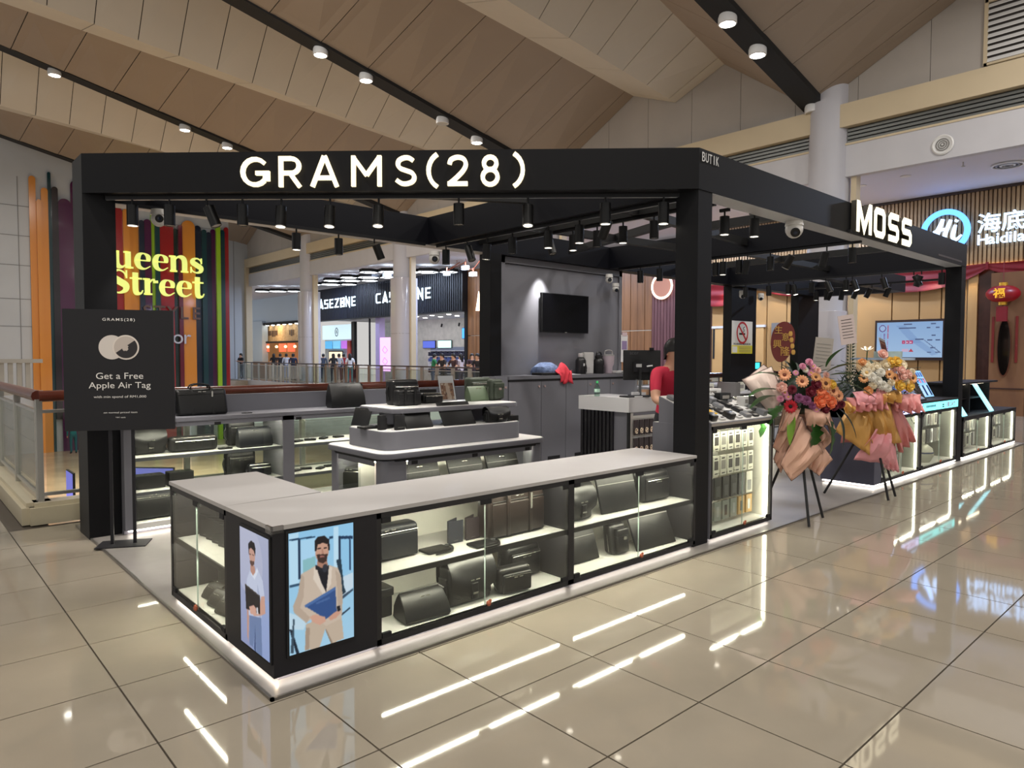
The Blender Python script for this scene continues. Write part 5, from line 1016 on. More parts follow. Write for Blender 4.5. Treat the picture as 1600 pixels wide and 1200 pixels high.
# --- left end case
for i, (y, lab) in enumerate([(4.66, 'folded standing wallet, farthest in the left end case'), (4.54, 'folded standing wallet, second in the left end case'), (4.43, 'folded standing wallet, third in the left end case'), (4.32, 'rounded standing wallet, fourth in the left end case'), (4.2, 'tilted wallet next to the screen unit in the left end case')]): wallet_up(lab, 1.53, y, zs, .115, .14, -78, m_lea2)
brief('dark zip bag lying far back in the left end case', 1.66, 4.50, zf, .30, .10, .17, -90, m_lea, False, False, name='document_bag')
for i, (x, y, lab) in enumerate([(1.50, 4.42, 'closed wallet leaning, rearmost low in the left end case'), (1.48, 4.26, 'closed wallet leaning, middle low in the left end case'), (1.47, 4.10, 'thick wallet lying low nearest the screen unit')]): wedge(lab, x, y, zf, .17, .09, .09, -80, m_lea2, 'leaning_wallet')
# --- on and in the rear units
z1 = 1.021; brief('large black briefcase lying back on the rear counter top', 2.26, 6.93, z1, .47, .13, .25, 0, m_lea, True, True, .07); wedge('shiny black clutch standing on the rear counter top', 3.80, 6.93, z1, .42, .15, .265, 0, m_lea, 'clutch')
flat_pouch('pale card lying beside the briefcase on the rear counter', 2.66, 6.84, z1, .1, .05, 0, False, .003, 'card')
saddle('black messenger bag on the upper shelf behind the poster stand', 1.80, 6.99, .682, .28, .12, .25); camera_bag('long rolled bag on the upper shelf of the rear unit', 2.18, 6.96, .682, .44, .13, .14, 0, m_lea2, 'wash_bag'); camera_bag('tall black bag at the back of the upper rear shelf', 2.68, 7.08, .682, .28, .12, .25); wedge('black shiny toiletry bag in front on the upper rear shelf', 2.74, 6.86, .682, .34, .12, .19, 0, m_navy, 'toiletry_bag'); flat_pouch('thin dark pouch lying on the upper rear shelf', 2.45, 6.86, .682, .13, .07, 0, False)
flat_pouch('flat black clutch behind the stand pole on the lower rear shelf', 1.78, 6.96, .372, .27, .16, 0, False, .12, 'bag'); flat_pouch('box shaped clutch right of the stand pole on the lower rear shelf', 2.05, 6.93, .372, .22, .14, 0, False, .13, 'bag'); camera_bag('tall rounded backpack on the lower rear shelf', 2.66, 7.05, .372, .30, .12, .26, 0, m_lea, 'backpack'); camera_bag('small bow shaped pouch on the lower rear shelf', 2.80, 6.90, .372, .24, .09, .13, 0, m_navy, 'crossbody_pouch')
brief('big dark laptop bag at the bottom of the rear unit', 1.80, 6.90, .102, .40, .13, .25, 0, m_lea2, False, False, name='laptop_bag')
for i, (x, y, z) in enumerate([(3.22, 6.92, .682), (3.38, 6.95, .682), (3.55, 6.98, .682), (3.74, 7.0, .682), (3.20, 6.92, .372), (3.34, 6.97, .372), (3.47, 6.9, .372), (3.62, 6.98, .372)]): flat_pouch(('leather key holder %s on the %s shelf of second rear unit' % (('first from the left', 'second from the left', 'third from the left', 'fourth from the left')[i % 4], ('upper', 'lower')[i//4])), x, y, z, .12, .07, (25, -20, 40, 10)[i % 4], False, .02, 'wallet')
# --- island goods
zi, zu = .964, 1.137
t = camera_bag('large black satchel at the left of the island top shelf', 3.60, 5.50, zu, .31, .13, .235, 0, m_lea, 'satchel'); brief('small black case leaning in front of the satchel', 3.56, 5.36, zu, .26, .09, .15, 0, m_lea, False, True, name='mini_case')
camera_bag('low black bag on the island top shelf beside the satchel', 3.92, 5.50, zu, .24, .11, .10, 0, m_lea, 'belt_bag'); flat_pouch('flat dark folder behind the low bag on the island', 3.95, 5.62, zu, .22, .08, 0, False, .13, 'bag')
camera_bag('dark green camera bag on the island top shelf', 4.58, 5.58, zu, .30, .12, .235, 0, m_green, 'shoulder_bag'); wedge('pale green soft pouch in front of the green bag', 4.46, 5.44, zu, .24, .10, .15, 0, m_greenl); sling('dark green sling bag at the right end of the island shelf', 4.66, 5.40, zu, .17, .09, .22, 0, m_green, 0)
t = thing('photo_stand', 'clear stand with a sepia street photograph on the island', 'picture', (4.22, 5.60, zu)); m = Matrix.Rotation(R(-14), 4, 'X')
p = Print(36, 50, (230, 228, 224)); p.rect(.08, .2, .92, .98, (150, 110, 84)); p.rect(.08, .2, .92, .3, (222, 216, 208))
random.seed(3)
for i in range(26): x, y = random.uniform(.1, .85), random.uniform(.32, .92); p.rect(x, y, x+random.uniform(.04, .16), y+random.uniform(.04, .12), random.choice([(70, 44, 36), (236, 220, 196), (190, 140, 100), (110, 70, 50), (206, 176, 150)]), .8)
p.poly([(.4, .3), (.6, .3), (.75, .98), (.45, .98)], (214, 190, 166), .8); p.build('photograph', m@Vector((-.095, -.004, .262)), m.to_3x3()@Vector((1, 0, 0)), m.to_3x3()@Vector((0, 0, -1)), .19, .25, VCOL('photo_print', .25), t); MB().box(-.11, 0, 0, .11, .004, .275).xf(m).build('holder', GLASS('acrylic', (240, 240, 240), 1.5), t)
folio('thin tablet case leaning at the left end of the island box', 3.16, 5.52, zi, .20, .17, 22, -70, m_lea, .012, False); t = thing('upright_card_box', 'small black card box, left of two on the island box', 'box', (3.125, 5.09, zi), R(8)); MB().rbox(.065, .04, .125, .004, 2).build('box', m_blackm, t, True); MB().rbox(.045, .03, .1, .004, 2, .05, .03).build('inner_box', m_lea2, t, True)
t = thing('upright_card_box', 'black card box standing right of its twin on the island box', 'box', (3.24, 4.99, zi), R(4)); MB().rbox(.095, .03, .13, .004, 2).build('box', m_blackm, t, True); MB().box(-.03, -.017, .02, .03, -.015, .026).build('print', M('emboss_grey', (90, 88, 86), .4), t)
flat_pouch('flat wallet lying at the left of the island box', 3.10, 5.27, zi, .16, .12, 0, False, .02); flat_pouch('thin wallet behind the small black boxes', 3.22, 5.2, zi, .14, .1, 20, False, .03)
folio('black clutch pouch tilted on the island box', 3.47, 5.02, zi, .28, .17, 34, 0, m_lea, .03, False); folio('wide grey laptop sleeve leaning in the middle of the island box', 3.90, 5.0, zi, .37, .24, 32, 0, m_lea2, .014, True, True); saddle('small glossy flap pouch on the island box', 4.33, 5.0, zi, .26, .09, .15, 0); flat_pouch('flat black case at the right end of the island box', 4.54, 5.04, zi, .15, .12, 0, False, .05, 'box')
for i, (x, lab) in enumerate([(3.45, 'laptop sleeve low behind the island glass, left'), (3.95, 'laptop sleeve low behind the island glass, middle'), (4.4, 'laptop sleeve low behind the island glass, right')]): folio(lab, x, 4.92, .402, .40, .27, 22, 0, m_lea2)
wedge('crumpled black tote low in the left end of the island', 3.08, 5.25, .102, .32, .2, .17, -80, m_lea, 'tote'); brief('dark bag at the back left of the island cabinet', 3.1, 5.55, .402, .3, .1, .2, -60, m_lea2, False, False, name='document_bag')

# --- things on the storage cabinet
zc = 1.326
t = thing('cap', 'crumpled blue patterned cloth cap on the cabinets', 'cap', (6.95, 6.98, zc)); prof = [(.23, 0), (.235, .05), (.2, .11), (.12, .155), (.03, .17)]; b = MB().lathe(prof, n=22); b.v = [(x*(1+.09*math.sin(7*x+11*z)), y*.75*(1+.08*math.sin(13*x)), z*(1+.12*math.sin(17*x+9*y))) for x, y, z in b.v]; b.build('cloth', M('cap_blue', (96, 112, 146), .9, var=.35, vs=26, bump=.4, bs=40), t, True); MB().rbox(.34, .2, .035, .01, 3, -.08, -.1).build('dark_lining', m_blackm, t, True)
t = thing('red_cloth_bundle', 'coral red cloth hanging over the cabinet edge', 'cloth', (7.14, 6.80, zc)); n = 12; rows = []
for j in range(n+1):
    v = j/n; row = []
    for i in range(n+1):
        u = i/n; row.append(((u-.5)*(.3-.06*v)+.02*math.sin(9*v+4*u), .1-.17*min(v*1.4, 1)-.012*math.sin(15*u+6*v), max(.12*math.sin(math.pi*min(v*1.3, 1))*math.sin(math.pi*u)+.03*math.sin(11*u+5*v)+.02, .005) if v < .72 else .03-(v-.72)*.5+.02*math.sin(11*u)))
    rows.append(row)
b = MB(); b.loft(rows, False, False, False); o = b.build('cloth', M('coral_cloth', (226, 62, 78), .8, bump=.3, bs=30), t, True, 80); md = o.modifiers.new('t', 'SOLIDIFY'); md.thickness = .012
def bottle(lab, x, prof, mat, extra=None, y=6.98):
    t = thing('water_bottle', lab, 'bottle', (x, y, zc)); MB().lathe(prof, n=20).build('flask', mat, t, True); return t
m_bb = M('bottle_black', (22, 22, 24), .35); t = bottle('black flask with white cap on the cabinets', 7.72, [(.075, 0), (.08, .01), (.08, .2), (.06, .235), (.04, .25)], m_bb); MB().lathe([(.036, .25), (.04, .255), (.04, .3), (.03, .31)], n=16).build('cap', M('cap_white', (216, 216, 214), .4), t, True); MB().tube(smooth_path([(.08, 0, .2), (.13, 0, .1), (.1, -.02, .02)], 5), .008, 5).build('strap', m_bb, t); MB().box(-.03, -.083, .12, .0, -.078, .16).build('label', M('label_white', (200, 200, 200), .5), t)
t = bottle('large ribbed black jug with spout on the cabinets', 8.13, [(.08, 0), (.085, .01), (.08, .06), (.086, .08), (.08, .12), (.086, .14), (.085, .2), (.05, .24)], m_bb); MB().lathe([(.055, .235), (.06, .24), (.06, .27), (.04, .285)], n=16).build('cap', m_bb, t, True); MB().tube(smooth_path([(-.05, 0, .26), (-.04, 0, .32), (.04, 0, .32), (.06, 0, .27)], 5), .012, 6).build('handle', m_bb, t, True)
t = bottle('pale lilac tumbler with handle on the cabinets', 8.36, [(.055, 0), (.06, .01), (.065, .1), (.085, .15), (.09, .27)], M('tumbler_lilac', (214, 196, 206), .35)); MB().lathe([(.092, .27), (.092, .285), (.06, .295)], n=20).build('lid', M('lid_grey', (190, 186, 186), .4), t, True); MB().tube(smooth_path([(-.085, 0, .27), (-.085, 0, .34), (0, 0, .36), (.085, 0, .34), (.085, 0, .27)], 5), .01, 6).build('handle', MATS['lid_grey'], t, True)
t = thing('white_device', 'tall white router box between the two black bottles', 'box', (7.92, 7.02, zc)); MB().rbox(.22, .06, .325, .012, 3).build('casing', M('device_white', (206, 204, 202), .4), t, True); MB().box(-.05, -.032, .02, .02, -.03, .1).build('panel', M('lid_grey', (190, 186, 186), .4), t)
t = thing('white_tray', 'flat white tray at the right end of the cabinets', 'tray', (8.58, 6.96, zc)); MB().rbox(.36, .2, .04, .01, 3).build('tray', M('device_white', (206, 204, 202), .4), t, True); MB().box(-.04, -.105, .0, .02, -.1, .03).build('foot', m_mark, t)
t = thing('paper_sheets', 'loose white papers on the cabinets', 'paper', (7.4, 6.85, zc)); MB().box(-.2, -.05, 0, .12, .1, .006).build('sheet', M('paper_white', (226, 224, 226), .7), t)
t = thing('hanging_notice', 'white notice card hanging at the right edge of the grey wall', 'notice', (8.9, 7.12, 1.72)); MB().box(-.07, -.006, -.22, .1, 0, .22).build('card', M('paper_white', (226, 224, 226), .7), t); MB().box(-.04, -.01, .2, .08, .01, .26).build('clip', M('clip_pink', (214, 190, 196), .4), t); MB().box(-.05, -.008, -.02, .08, -.006, .12).build('print', M('print_violet', (150, 130, 170), .6), t)
# --- on the till counter
t = thing('drinking_water_bottle', 'small clear water bottle with green cap on the till counter', 'bottle', (6.52, 5.62, 1.1)); MB().lathe([(.034, 0), (.036, .01), (.036, .1), (.028, .13), (.014, .15), (.014, .165)], n=16).build('bottle', GLASS('bottle_clear', (214, 234, 224), 2.), t, True); MB().lathe([(.016, .16), (.016, .185), (.012, .188)], n=12).build('cap', M('cap_green', (70, 190, 110), .4), t); MB().lathe([(.0368, .05), (.0368, .09)], n=16).build('label', M('bottle_label', (190, 226, 206), .5), t)
t = thing('card_terminal', 'black tablet with white print lying on the till counter', 'tablet', (6.72, 5.2, 1.1), R(-15)); MB().rbox(.34, .16, .02, .006, 3).build('body', m_blackm, t, True); MB().box(-.06, -.082, .004, .06, -.08, .018).build('print', M('label_white', (200, 200, 200), .5), t); MB().box(-.02, .0, .02, .1, .004, .22).xf(Matrix.Rotation(R(10), 4, 'Y')).build('acrylic_holder', GLASS('acrylic', (240, 240, 240), 1.5), t)

# ================================================================== PHONE ACCESSORY SIDE OF THE KIOSK
case('accessory_case', 'tall glass case of hanging accessories right of the middle post', (5.19, 3.2, 0), 0, 1.08, .6, 1.0, (), 2, True, led=True, body=m_inside); MB().box(-.006, .0, .04, -.001, .6, 1.0).build('outer_panel', m_grey, bpy.data.objects['accessory_case'])
def pk(name, lab, grp, x, y, z, w, h, col, prints=(), rz=0, th=.02):
    t = thing(name, lab, 'package', (x, y, z), R(rz), grp); MB().box(-w/2, -th/2, -h, w/2, th/2, 0).build('box', col, t)
    for (x0, z0, x1, z1, m) in prints: MB().box(-w/2+w*x0, -th/2-.0015, -h+h*z0, -w/2+w*x1, -th/2, -h+h*z1).build('print', m, t)
    return t
ORD = ('first', 'second', 'third', 'fourth', 'fifth', 'sixth', 'seventh', 'eighth', 'ninth')
m_pw = M('pack_white', (226, 224, 208), .5); m_pd = M('pack_dark', (52, 54, 56), .35); m_pg = M('pack_clear', (150, 156, 150), .25); m_py = M('pack_kraft', (206, 164, 96), .5); m_ink = M('ink_dark', (60, 56, 54), .5); m_inkl = M('ink_grey', (150, 146, 140), .5); m_foil = M('blister', (176, 182, 178), .12, spec=.7)
for r_, (z, h, n) in enumerate([(.915, .17, 8), (.70, .18, 8), (.50, .2, 7), (.28, .17, 7)]):
    pb = thing('peg_rail', ('top', 'second', 'third', 'lowest')[r_]+' peg rail in the case right of the middle post', 'rail', (5.22, 3.5, z+.03)); MB().box(0, 0, 0, 1.0, .012, .012).build('bar', m_blackm, pb)
    for k in range(n):
        x = 5.28+k*.97/n; MB().tube([(x-5.22, 0, .008), (x-5.22, -.16, .014)], .004, 5).build('hook', m_mark, pb)
        if r_ < 2: pk('accessory_box', 'white boxed accessory, %s from left in the %s row right of the middle post' % (ORD[k], ('top', 'second')[r_]), 'white boxed accessories', x, 3.36, z, .098, h, m_pw, ((.15, .3, .85, .75, m_ink if k % 3 else m_inkl), (.2, .82, .7, .9, m_ink), (.25, .08, .75, .14, m_ink)), (k*7) % 5-2)
        elif r_ == 2: pk('cable_pack', 'dark boxed cable, %s from left in the third row right of the middle post' % ORD[k] if k < 6 else 'white box at the end of the third row right of the middle post', 'dark boxed cables', x, 3.36, z, .104, h, m_pd if k < 6 else m_pw, ((.2, .12, .8, .6, M('pk_mid', (84, 88, 88), .3)),), (k*5) % 5-2)
        else: pk('cable_pack' if k < 5 else 'kraft_pack', ('clear packed cable, %s from left in the lowest row right of the middle post' if k < 5 else 'tan kraft package, %s from left in the lowest row right of the middle post') % ORD[k], 'lowest row packages', x, 3.36, z, .1, h, m_pg if k < 5 else m_py, ((.3, .2, .7, .75, m_ink if k % 2 else m_foil),), (k*5) % 5-2)
# sloped tray with gadgets
t = thing('sloped_tray', 'white sloped tray on the accessory case holding gadgets', 'tray', (5.19, 3.2, 1.0)); m_tray = M('tray_white', (222, 220, 216), .4)
MB().add([(0, 0, 0), (1.08, 0, 0), (1.08, .54, 0), (0, .54, 0), (0, 0, .025), (1.08, 0, .025), (1.08, .54, .235), (0, .54, .235)], [(0, 3, 2, 1), (4, 5, 6, 7), (0, 1, 5, 4), (1, 2, 6, 5), (2, 3, 7, 6), (3, 0, 4, 7)]).build('body', m_grey, t); MB().add([(.012, .006, .0285), (1.068, .006, .0285), (1.068, .534, .2335), (.012, .534, .2335), (.012, .006, .032), (1.068, .006, .032), (1.068, .534, .237), (.012, .534, .237)], [(0, 3, 2, 1), (4, 5, 6, 7), (0, 1, 5, 4), (1, 2, 6, 5), (2, 3, 7, 6), (3, 0, 4, 7)]).build('white_surface', m_tray, t); MB().box(0, -.006, 0, 1.08, 0, .02).build('lip', M('tray_lip', (150, 142, 134), .4), t)
MB().box(.98, .34, .2, 1.06, .54, .34).build('light_end', M('tray_end', (120, 120, 122), .4), t)
ST = math.atan2(.21, .54); random.seed(11)
gk = [('black power bank lying on the sloped tray', M('gadget_black', (30, 31, 34), .35)), ('white charger lying on the sloped tray', M('gadget_white', (224, 224, 222), .35)), ('grey power bank lying on the sloped tray', M('gadget_grey', (120, 122, 126), .35)), ('yellow gadget lying on the sloped tray', M('gadget_yellow', (240, 190, 30), .4))]
for r_ in range(5):
    for k in range(7):
        x = .08+k*.145+.02*(r_ % 2); y = .06+r_*.098
        kind = 3 if (r_, k) in ((1, 1), (3, 0)) else (0, 2, 1, 0, 0, 2, 1)[(k*2+r_*3) % 7]
        if (r_, k) in ((4, 5), (4, 6), (3, 6)): continue
        o = thing('gadget', gk[kind][0].replace(' lying on the', ', %s from left in the %s row of the' % (ORD[k], ('front', 'second', 'middle', 'fourth', 'rear')[r_])), 'gadget', (5.19+x, 3.2+y, 1.0+.032+y*math.tan(ST)), 0, ('black power banks', 'white chargers', 'grey power banks', 'yellow gadgets')[kind]); o.rotation_euler = (ST, 0, R(random.uniform(-6, 6)))
        w, d, h = (.085, .088, random.choice((.015, .02, .03, .05))); MB().rbox(w, d, h, .004, 2, vr=.01).build('body', gk[kind][1], o, True); MB().box(-w*.3, -d*.36, h, w*.3, -d*.1, h+.001).build('label', m_inkl if kind != 1 else m_ink, o)
for i, (x, y, w, h, m, lab) in enumerate([(.36, .46, .2, .12, 'gadget_black', 'black boxed speaker at the top of the sloped tray'), (.66, .48, .36, .07, 'gadget_white', 'white boxed set at the back of the sloped tray'), (.76, .36, .16, .08, 'gadget_black', 'black stand gadget in the middle of the sloped tray'), (.93, .24, .07, .09, 'gadget_white', 'white earphone case at the right of the sloped tray')]):
    o = thing('boxed_gadget', lab, 'gadget', (5.19+x, 3.2+y, 1.03+y*math.tan(ST))); o.rotation_euler = (0, 0, R(-8)); MB().rbox(w, .09, h, .006, 2).build('body', MATS[m], o, True); MB().box(-w*.3, -.047, h*.3, w*.3, -.045, h*.7).build('print', m_inkl, o)
# --- blue grey fronted case with the light bands
m_cg = M('case_grey_inside', (140, 142, 132), .5)
m_bg = M('panel_bluegrey', (82, 84, 102), .45)
t = thing('accessory_counter', 'accessory counter with blue-grey end panel and lit price bands', 'counter', (8.78, 3.2, 0)); MB().box(0, 0, .05, .08, .64, .965).build('end_panel', m_bg, t); MB().box(0, 0, .84, 3.2, .64, .97).build('band_box', m_blackm, t); MB().box(-.01, -.012, .97, 3.2, .66, .992).build('top', m_body, t); MB().box(.04, .03, .012, 3.2, .6, .05).build('plinth', m_plinth, t); b = MB(); b.box(.02, .012, .03, 3.2, .026, .042); b.box(.01, .012, .03, .03, .62, .042); b.build('plinth_led', m_under, t)
MB().box(.08, 0, .05, .22, .62, .84).build('blank_panel', m_bg, t)
for (x0, x1, c, lab, s) in ((.55, 1.62, (196, 200, 250), 'violet lit price band', '365 DAYS'), (1.66, 3.18, (120, 232, 232), 'turquoise lit price band', '180 DAYS')):
    o = MB().box(x0, -.006, .855, x1, 0, .962).build('price_band', EM('band_%d' % c[0], c, 1.5), t); txt(s, M('band_ink', (206, 40, 110), .5), (x1-.34, -.007, .91), UX, UP, .068, o, 'lettering', .002)
    b = MB(); [b.sph((x1-.72+.035*(i % 2), -.008, .885+.03*(i//2)), .011, 8, 5) for i in range(4)]; b.build('emblem', m_ink, o); b = MB(); [b.box(x0+.12+i*.05, -.0075, .9, x0+.155+i*.05, -.006, .93) for i in range(8)]; b.build('print', M('band_ink2', (90, 110, 150), .5), o)
for i, (x, L, lab) in enumerate([(9.0, 1.40, 'left glass front of the accessory counter with hanging packs'), (10.42, 1.55, 'right glass front of the accessory counter with striped baskets')]):
    case('accessory_case', lab, (x, 3.205, 0), 0, L, .58, .84, (), 2, True, led=True, plinth=False, zb=.05, body=m_cg, back=m_cg)
    for r_ in range(3 if i == 0 else 2):
        z = .80-r_*.25
        for k in range(8): pk('hanging_pack', 'clear hanging pack, %s in the %s row behind the %s glass of the accessory counter' % (ORD[k], ('top', 'middle', 'bottom')[r_], ('left', 'right')[i]), 'hanging packs in the accessory counter', x+.1+k*(L-.35)/7.4, 3.36, z, .11, .2, (m_foil, m_pd, m_pw, m_inkl)[(k*3+r_) % 4], ((.25, .15, .75, .8, (m_pd, m_inkl, m_ink)[(k*2+r_) % 3]),), (k*5) % 9-4)
for i, (x, c) in enumerate(((10.6, 'stacked white boxes with blue print at the bottom left of the right glass front'), (11.1, 'round striped basket at the bottom of the right glass front'))):
    t = thing('product_stack', c, 'product', (x, 3.42, .082))
    if i == 0:
        for q in range(3): o = MB().box(-.12, -.08, q*.07, .16, .08, q*.07+.062).build('box', m_pw, t); [MB().box(-.1+s*.06, -.082, q*.07+.015, -.06+s*.06, -.08, q*.07+.045).build('print', M('print_blue', (60, 80, 130), .5), o) for s in range(4)]
    else:
        MB().lathe([(.12, 0), (.17, .1), (.15, .2), (.09, .25)], n=20).build('basket', m_pw, t, True); [MB().lathe([(.126+.02*q, .03+.05*q), (.136+.016*q, .05+.05*q)], n=20).build('stripe', M('print_blue', (60, 80, 130), .5), t) for q in range(3)]
# goods on the accessory counter
zc4 = .993
t = thing('tilted_display_board', 'tilted board with dark half and lit phone pictures on the accessory counter', 'display', (11.25, 3.42, zc4)); m = Matrix.Rotation(R(-28), 4, 'X')
MB().box(-.42, 0, 0, .42, .03, .46).xf(m).build('board', m_blackm, t); p = Print(60, 34, (40, 36, 40)); p.rect(0, 0, .5, 1, (46, 38, 36)); p.rect(.16, .2, .3, .8, (70, 60, 62)); p.rect(.5, 0, 1, 1, (150, 205, 245))
for i in range(4): p.rect(.54+i*.115, .06, .62+i*.115, .24, (50, 90, 170)); p.rect(.54+i*.115, .3, .62+i*.115, .48, (220, 120, 150) if i % 2 else (90, 150, 220)); p.rect(.54+i*.115, .55, .62+i*.115, .95, (30, 40, 90) if i % 2 else (190, 220, 250))
p.build('display', m@Vector((-.4, -.004, .445)), (1, 0, 0), m.to_3x3()@Vector((0, 0, -1)), .8, .43, VCOL('board_print', 1.0), t); MB().box(-.3, .05, 0, .3, .24, .02).build('foot', m_body, t); MB().box(-.02, .2, 0, .02, .24, .4).build('prop', m_body, t)
t = thing('phone_stand', 'pale blue stepped stand of phones on the accessory counter', 'display stand', (10.45, 3.48, zc4)); MB().add([(-.36, -.2, 0), (.36, -.2, 0), (.36, .2, 0), (-.36, .2, 0), (-.36, -.18, .03), (.36, -.18, .03), (.36, .2, .22), (-.36, .2, .22)], [(0, 3, 2, 1), (4, 5, 6, 7), (0, 1, 5, 4), (1, 2, 6, 5), (2, 3, 7, 6), (3, 0, 4, 7)]).build('wedge', M('stand_blue', (150, 176, 206), .3), t); MB().rbox(.78, .46, .02, .005, 3, vr=.1).build('base', m_blackm, t, True); MB().box(-.36, .17, .2, .36, .2, .5).build('riser', M('stand_blue', (150, 176, 206), .3), t); MB().box(-.0, .16, .24, .2, .17, .44).build('lit_card', EM('card_lit', (236, 240, 250), 1.6), t)
for i in range(5):
    o = thing('demo_phone', 'demo phone lying %s on the pale blue stand' % ('leftmost', 'second from the left', 'in the middle', 'second from the right', 'rightmost')[i], 'phone', (10.22+i*.12, 3.46, zc4+.14), 0, 'demo phones'); o.rotation_euler = (R(26), 0, R(-20)); MB().rbox(.065, .14, .01, .003, 2, vr=.012).build('body', (m_blackm, MATS['gadget_grey'], M('phone_pink', (214, 130, 150), .3))[i % 3], o, True); MB().box(-.028, -.06, .0101, .028, .06, .011).build('screen', M('phone_screen', (70, 86, 150), .1, emit=(110, 140, 220), es=.5), o)
t = thing('round_stand', 'two tier round glass stand behind the white flowers', 'display stand', (10.35, 3.70, zc4)); MB().cyl((0, 0, 0), (0, 0, .56), .03, n=12).build('stem', m_steel, t); [MB().cyl((0, 0, z), (0, 0, z+.03), r_, n=28).build('disc', M('disc_blue', (176, 196, 220), .2), t, True) for z, r_ in ((.36, .3), (.56, .4))]; MB().cyl((.2, 0, .59), (.2, 0, .68), .18, n=24).build('tin', M('tin_pale', (190, 206, 196), .3), t, True)
t = thing('leaning_leaflet', 'red brown leaflet leaning on the round stand', 'leaflet', (10.2, 3.6, 1.585)); m = Matrix.Rotation(R(-18), 4, 'X') @ Matrix.Rotation(R(12), 4, 'Y'); p = Print(20, 30, (140, 70, 56)); p.rect(0, 0, 1, .12, (226, 220, 214)); p.ell(.35, .7, .2, .25, (90, 40, 34)); p.ell(.7, .75, .18, .25, (190, 120, 100)); p.rect(.1, .2, .9, .3, (190, 130, 100)); p.build('print', m@Vector((-.09, -.004, .28)), m.to_3x3()@Vector((1, 0, 0)), m.to_3x3()@Vector((0, 0, -1)), .18, .28, VCOL('leaflet_print', .2), t); MB().box(-.095, 0, 0, .095, .003, .285).xf(m).build('card', m_wprint, t)
# --- far low case with riser
t = thing('far_shelf_unit', 'far low accessory unit with open shelves and tilted light strips', 'shelf', (12.3, 3.2, 0)); MB().box(0, 0, .64, 3.2, .62, .67).build('top', m_body, t); MB().box(0, .03, .012, 3.2, .6, .05).build('plinth', m_plinth, t); MB().box(0, .012, .03, 3.2, .026, .042).build('plinth_led', m_under, t); MB().box(0, .5, .67, 2.2, .54, 1.16).build('riser_back', m_body, t); MB().box(-.05, .1, 1.16, 2.3, .6, 1.19).build('riser_top', m_body, t)
for x in (0, .95, 2.1): MB().box(x, .18, .67, x+.04, .5, 1.16).build('riser_side', m_body, t)
for z in (.9,): MB().box(0, .22, z, 2.2, .5, z+.02).build('riser_shelf', m_body, t)
for x in (.1, 1.62): MB().add([(x, .02, .68), (x+.16, .02, .68), (x+.16, .3, 1.16), (x, .3, 1.16), (x, .05, .67), (x+.16, .05, .67), (x+.16, .33, 1.15), (x, .33, 1.15)], [(0, 1, 2, 3), (7, 6, 5, 4), (0, 4, 5, 1), (2, 6, 7, 3), (1, 5, 6, 2), (3, 7, 4, 0)]).build('light_strip', EM('strip_cyan', (150, 226, 240), 1.5), t)
MB().box(.1, .24, 1.14, 2.0, .26, 1.155).build('led_strip', m_ledw, t)
for i, (x, L, lab) in enumerate([(12.3, 1.56, 'left glass front of the far low unit'), (13.9, 1.6, 'right glass front of the far low unit')]):
    case('accessory_case', lab, (x, 3.205, 0), 0, L, .58, .64, (), 2, True, led=True, plinth=False, zb=.05, body=m_cg, back=m_cg)
    for r_ in range(2):
        for k in range(7): pk('hanging_pack', 'clear pack, %s in the %s row behind the %s glass of the far low unit' % (ORD[k], ('upper', 'lower')[r_], ('left', 'right')[i]), 'hanging packs in the far low unit', x+.12+k*.17, 3.36, .60-r_*.25, .13, .21, (m_foil, m_pd, m_pw)[(k+r_) % 3], ((.2, .2, .8, .8, (m_ink, m_inkl, m_pd)[(k+r_*2) % 3]),), (k*7) % 9-4)
for r_ in range(2):
    for k in range(7): pk('shelf_pack', 'slim package, %s from left on the %s riser shelf of the far unit' % (ORD[k], ('upper', 'lower')[r_]), 'slim packages on the far riser', 12.42+k*.14+(.32 if k > 3 else 0), 3.52, 1.12-r_*.23, .1, .2, (m_pw, M('pack_rose', (190, 160, 156), .4))[k % 2], ((.3, .2, .7, .8, m_ink),))
# --- rear glass counter and low grey units at the back of the accessory bay
case('rear_glass_counter', 'bright rear glass counter seen between the flower stands', (9.0, 6.1, 0), 0, 3.0, .55, .95, (.5,), 2, True, led=True, top=True)
for i in range(8): pk('boxed_device', 'boxed device, %s from left on the rear glass counter' % ORD[i], 'boxed devices on the rear counter', 9.3+i*.34, 6.4, 1.14, .2, .16, (m_pw, m_pd, MATS['gadget_grey'])[i % 3], ((.2, .3, .8, .7, m_inkl),))
t = thing('low_grey_unit', 'low grey storage unit behind the gadget tray', 'cabinet', (9.2, 6.75, 0)); MB().box(0, 0, .012, 2.9, .5, 1.05).build('body', m_grey, t); MB().box(-.02, -.02, 1.05, 2.92, .5, 1.09).build('top', M('top_pale', (180, 180, 186), .4), t); [MB().box(.02+i*.72, -.012, .1, .7+i*.72, 0, 1.03).build('door', m_grey, t) for i in range(4)]
t = thing('dark_goods_bag', 'dark grey cloth bag leaning behind the white flower stand', 'bag', (8.86, 3.55, .994), R(-10)); MB().rbox(.3, .2, .28, .06, 4, vr=.08, lean=.08, top=.7).build('body', M('cloth_grey', (64, 68, 74), .8), t, True); MB().tube(smooth_path([(-.08, .05, .27), (0, .06, .36), (.08, .05, .27)], 4), .01, 5).build('handle', MATS['cloth_grey'], t)

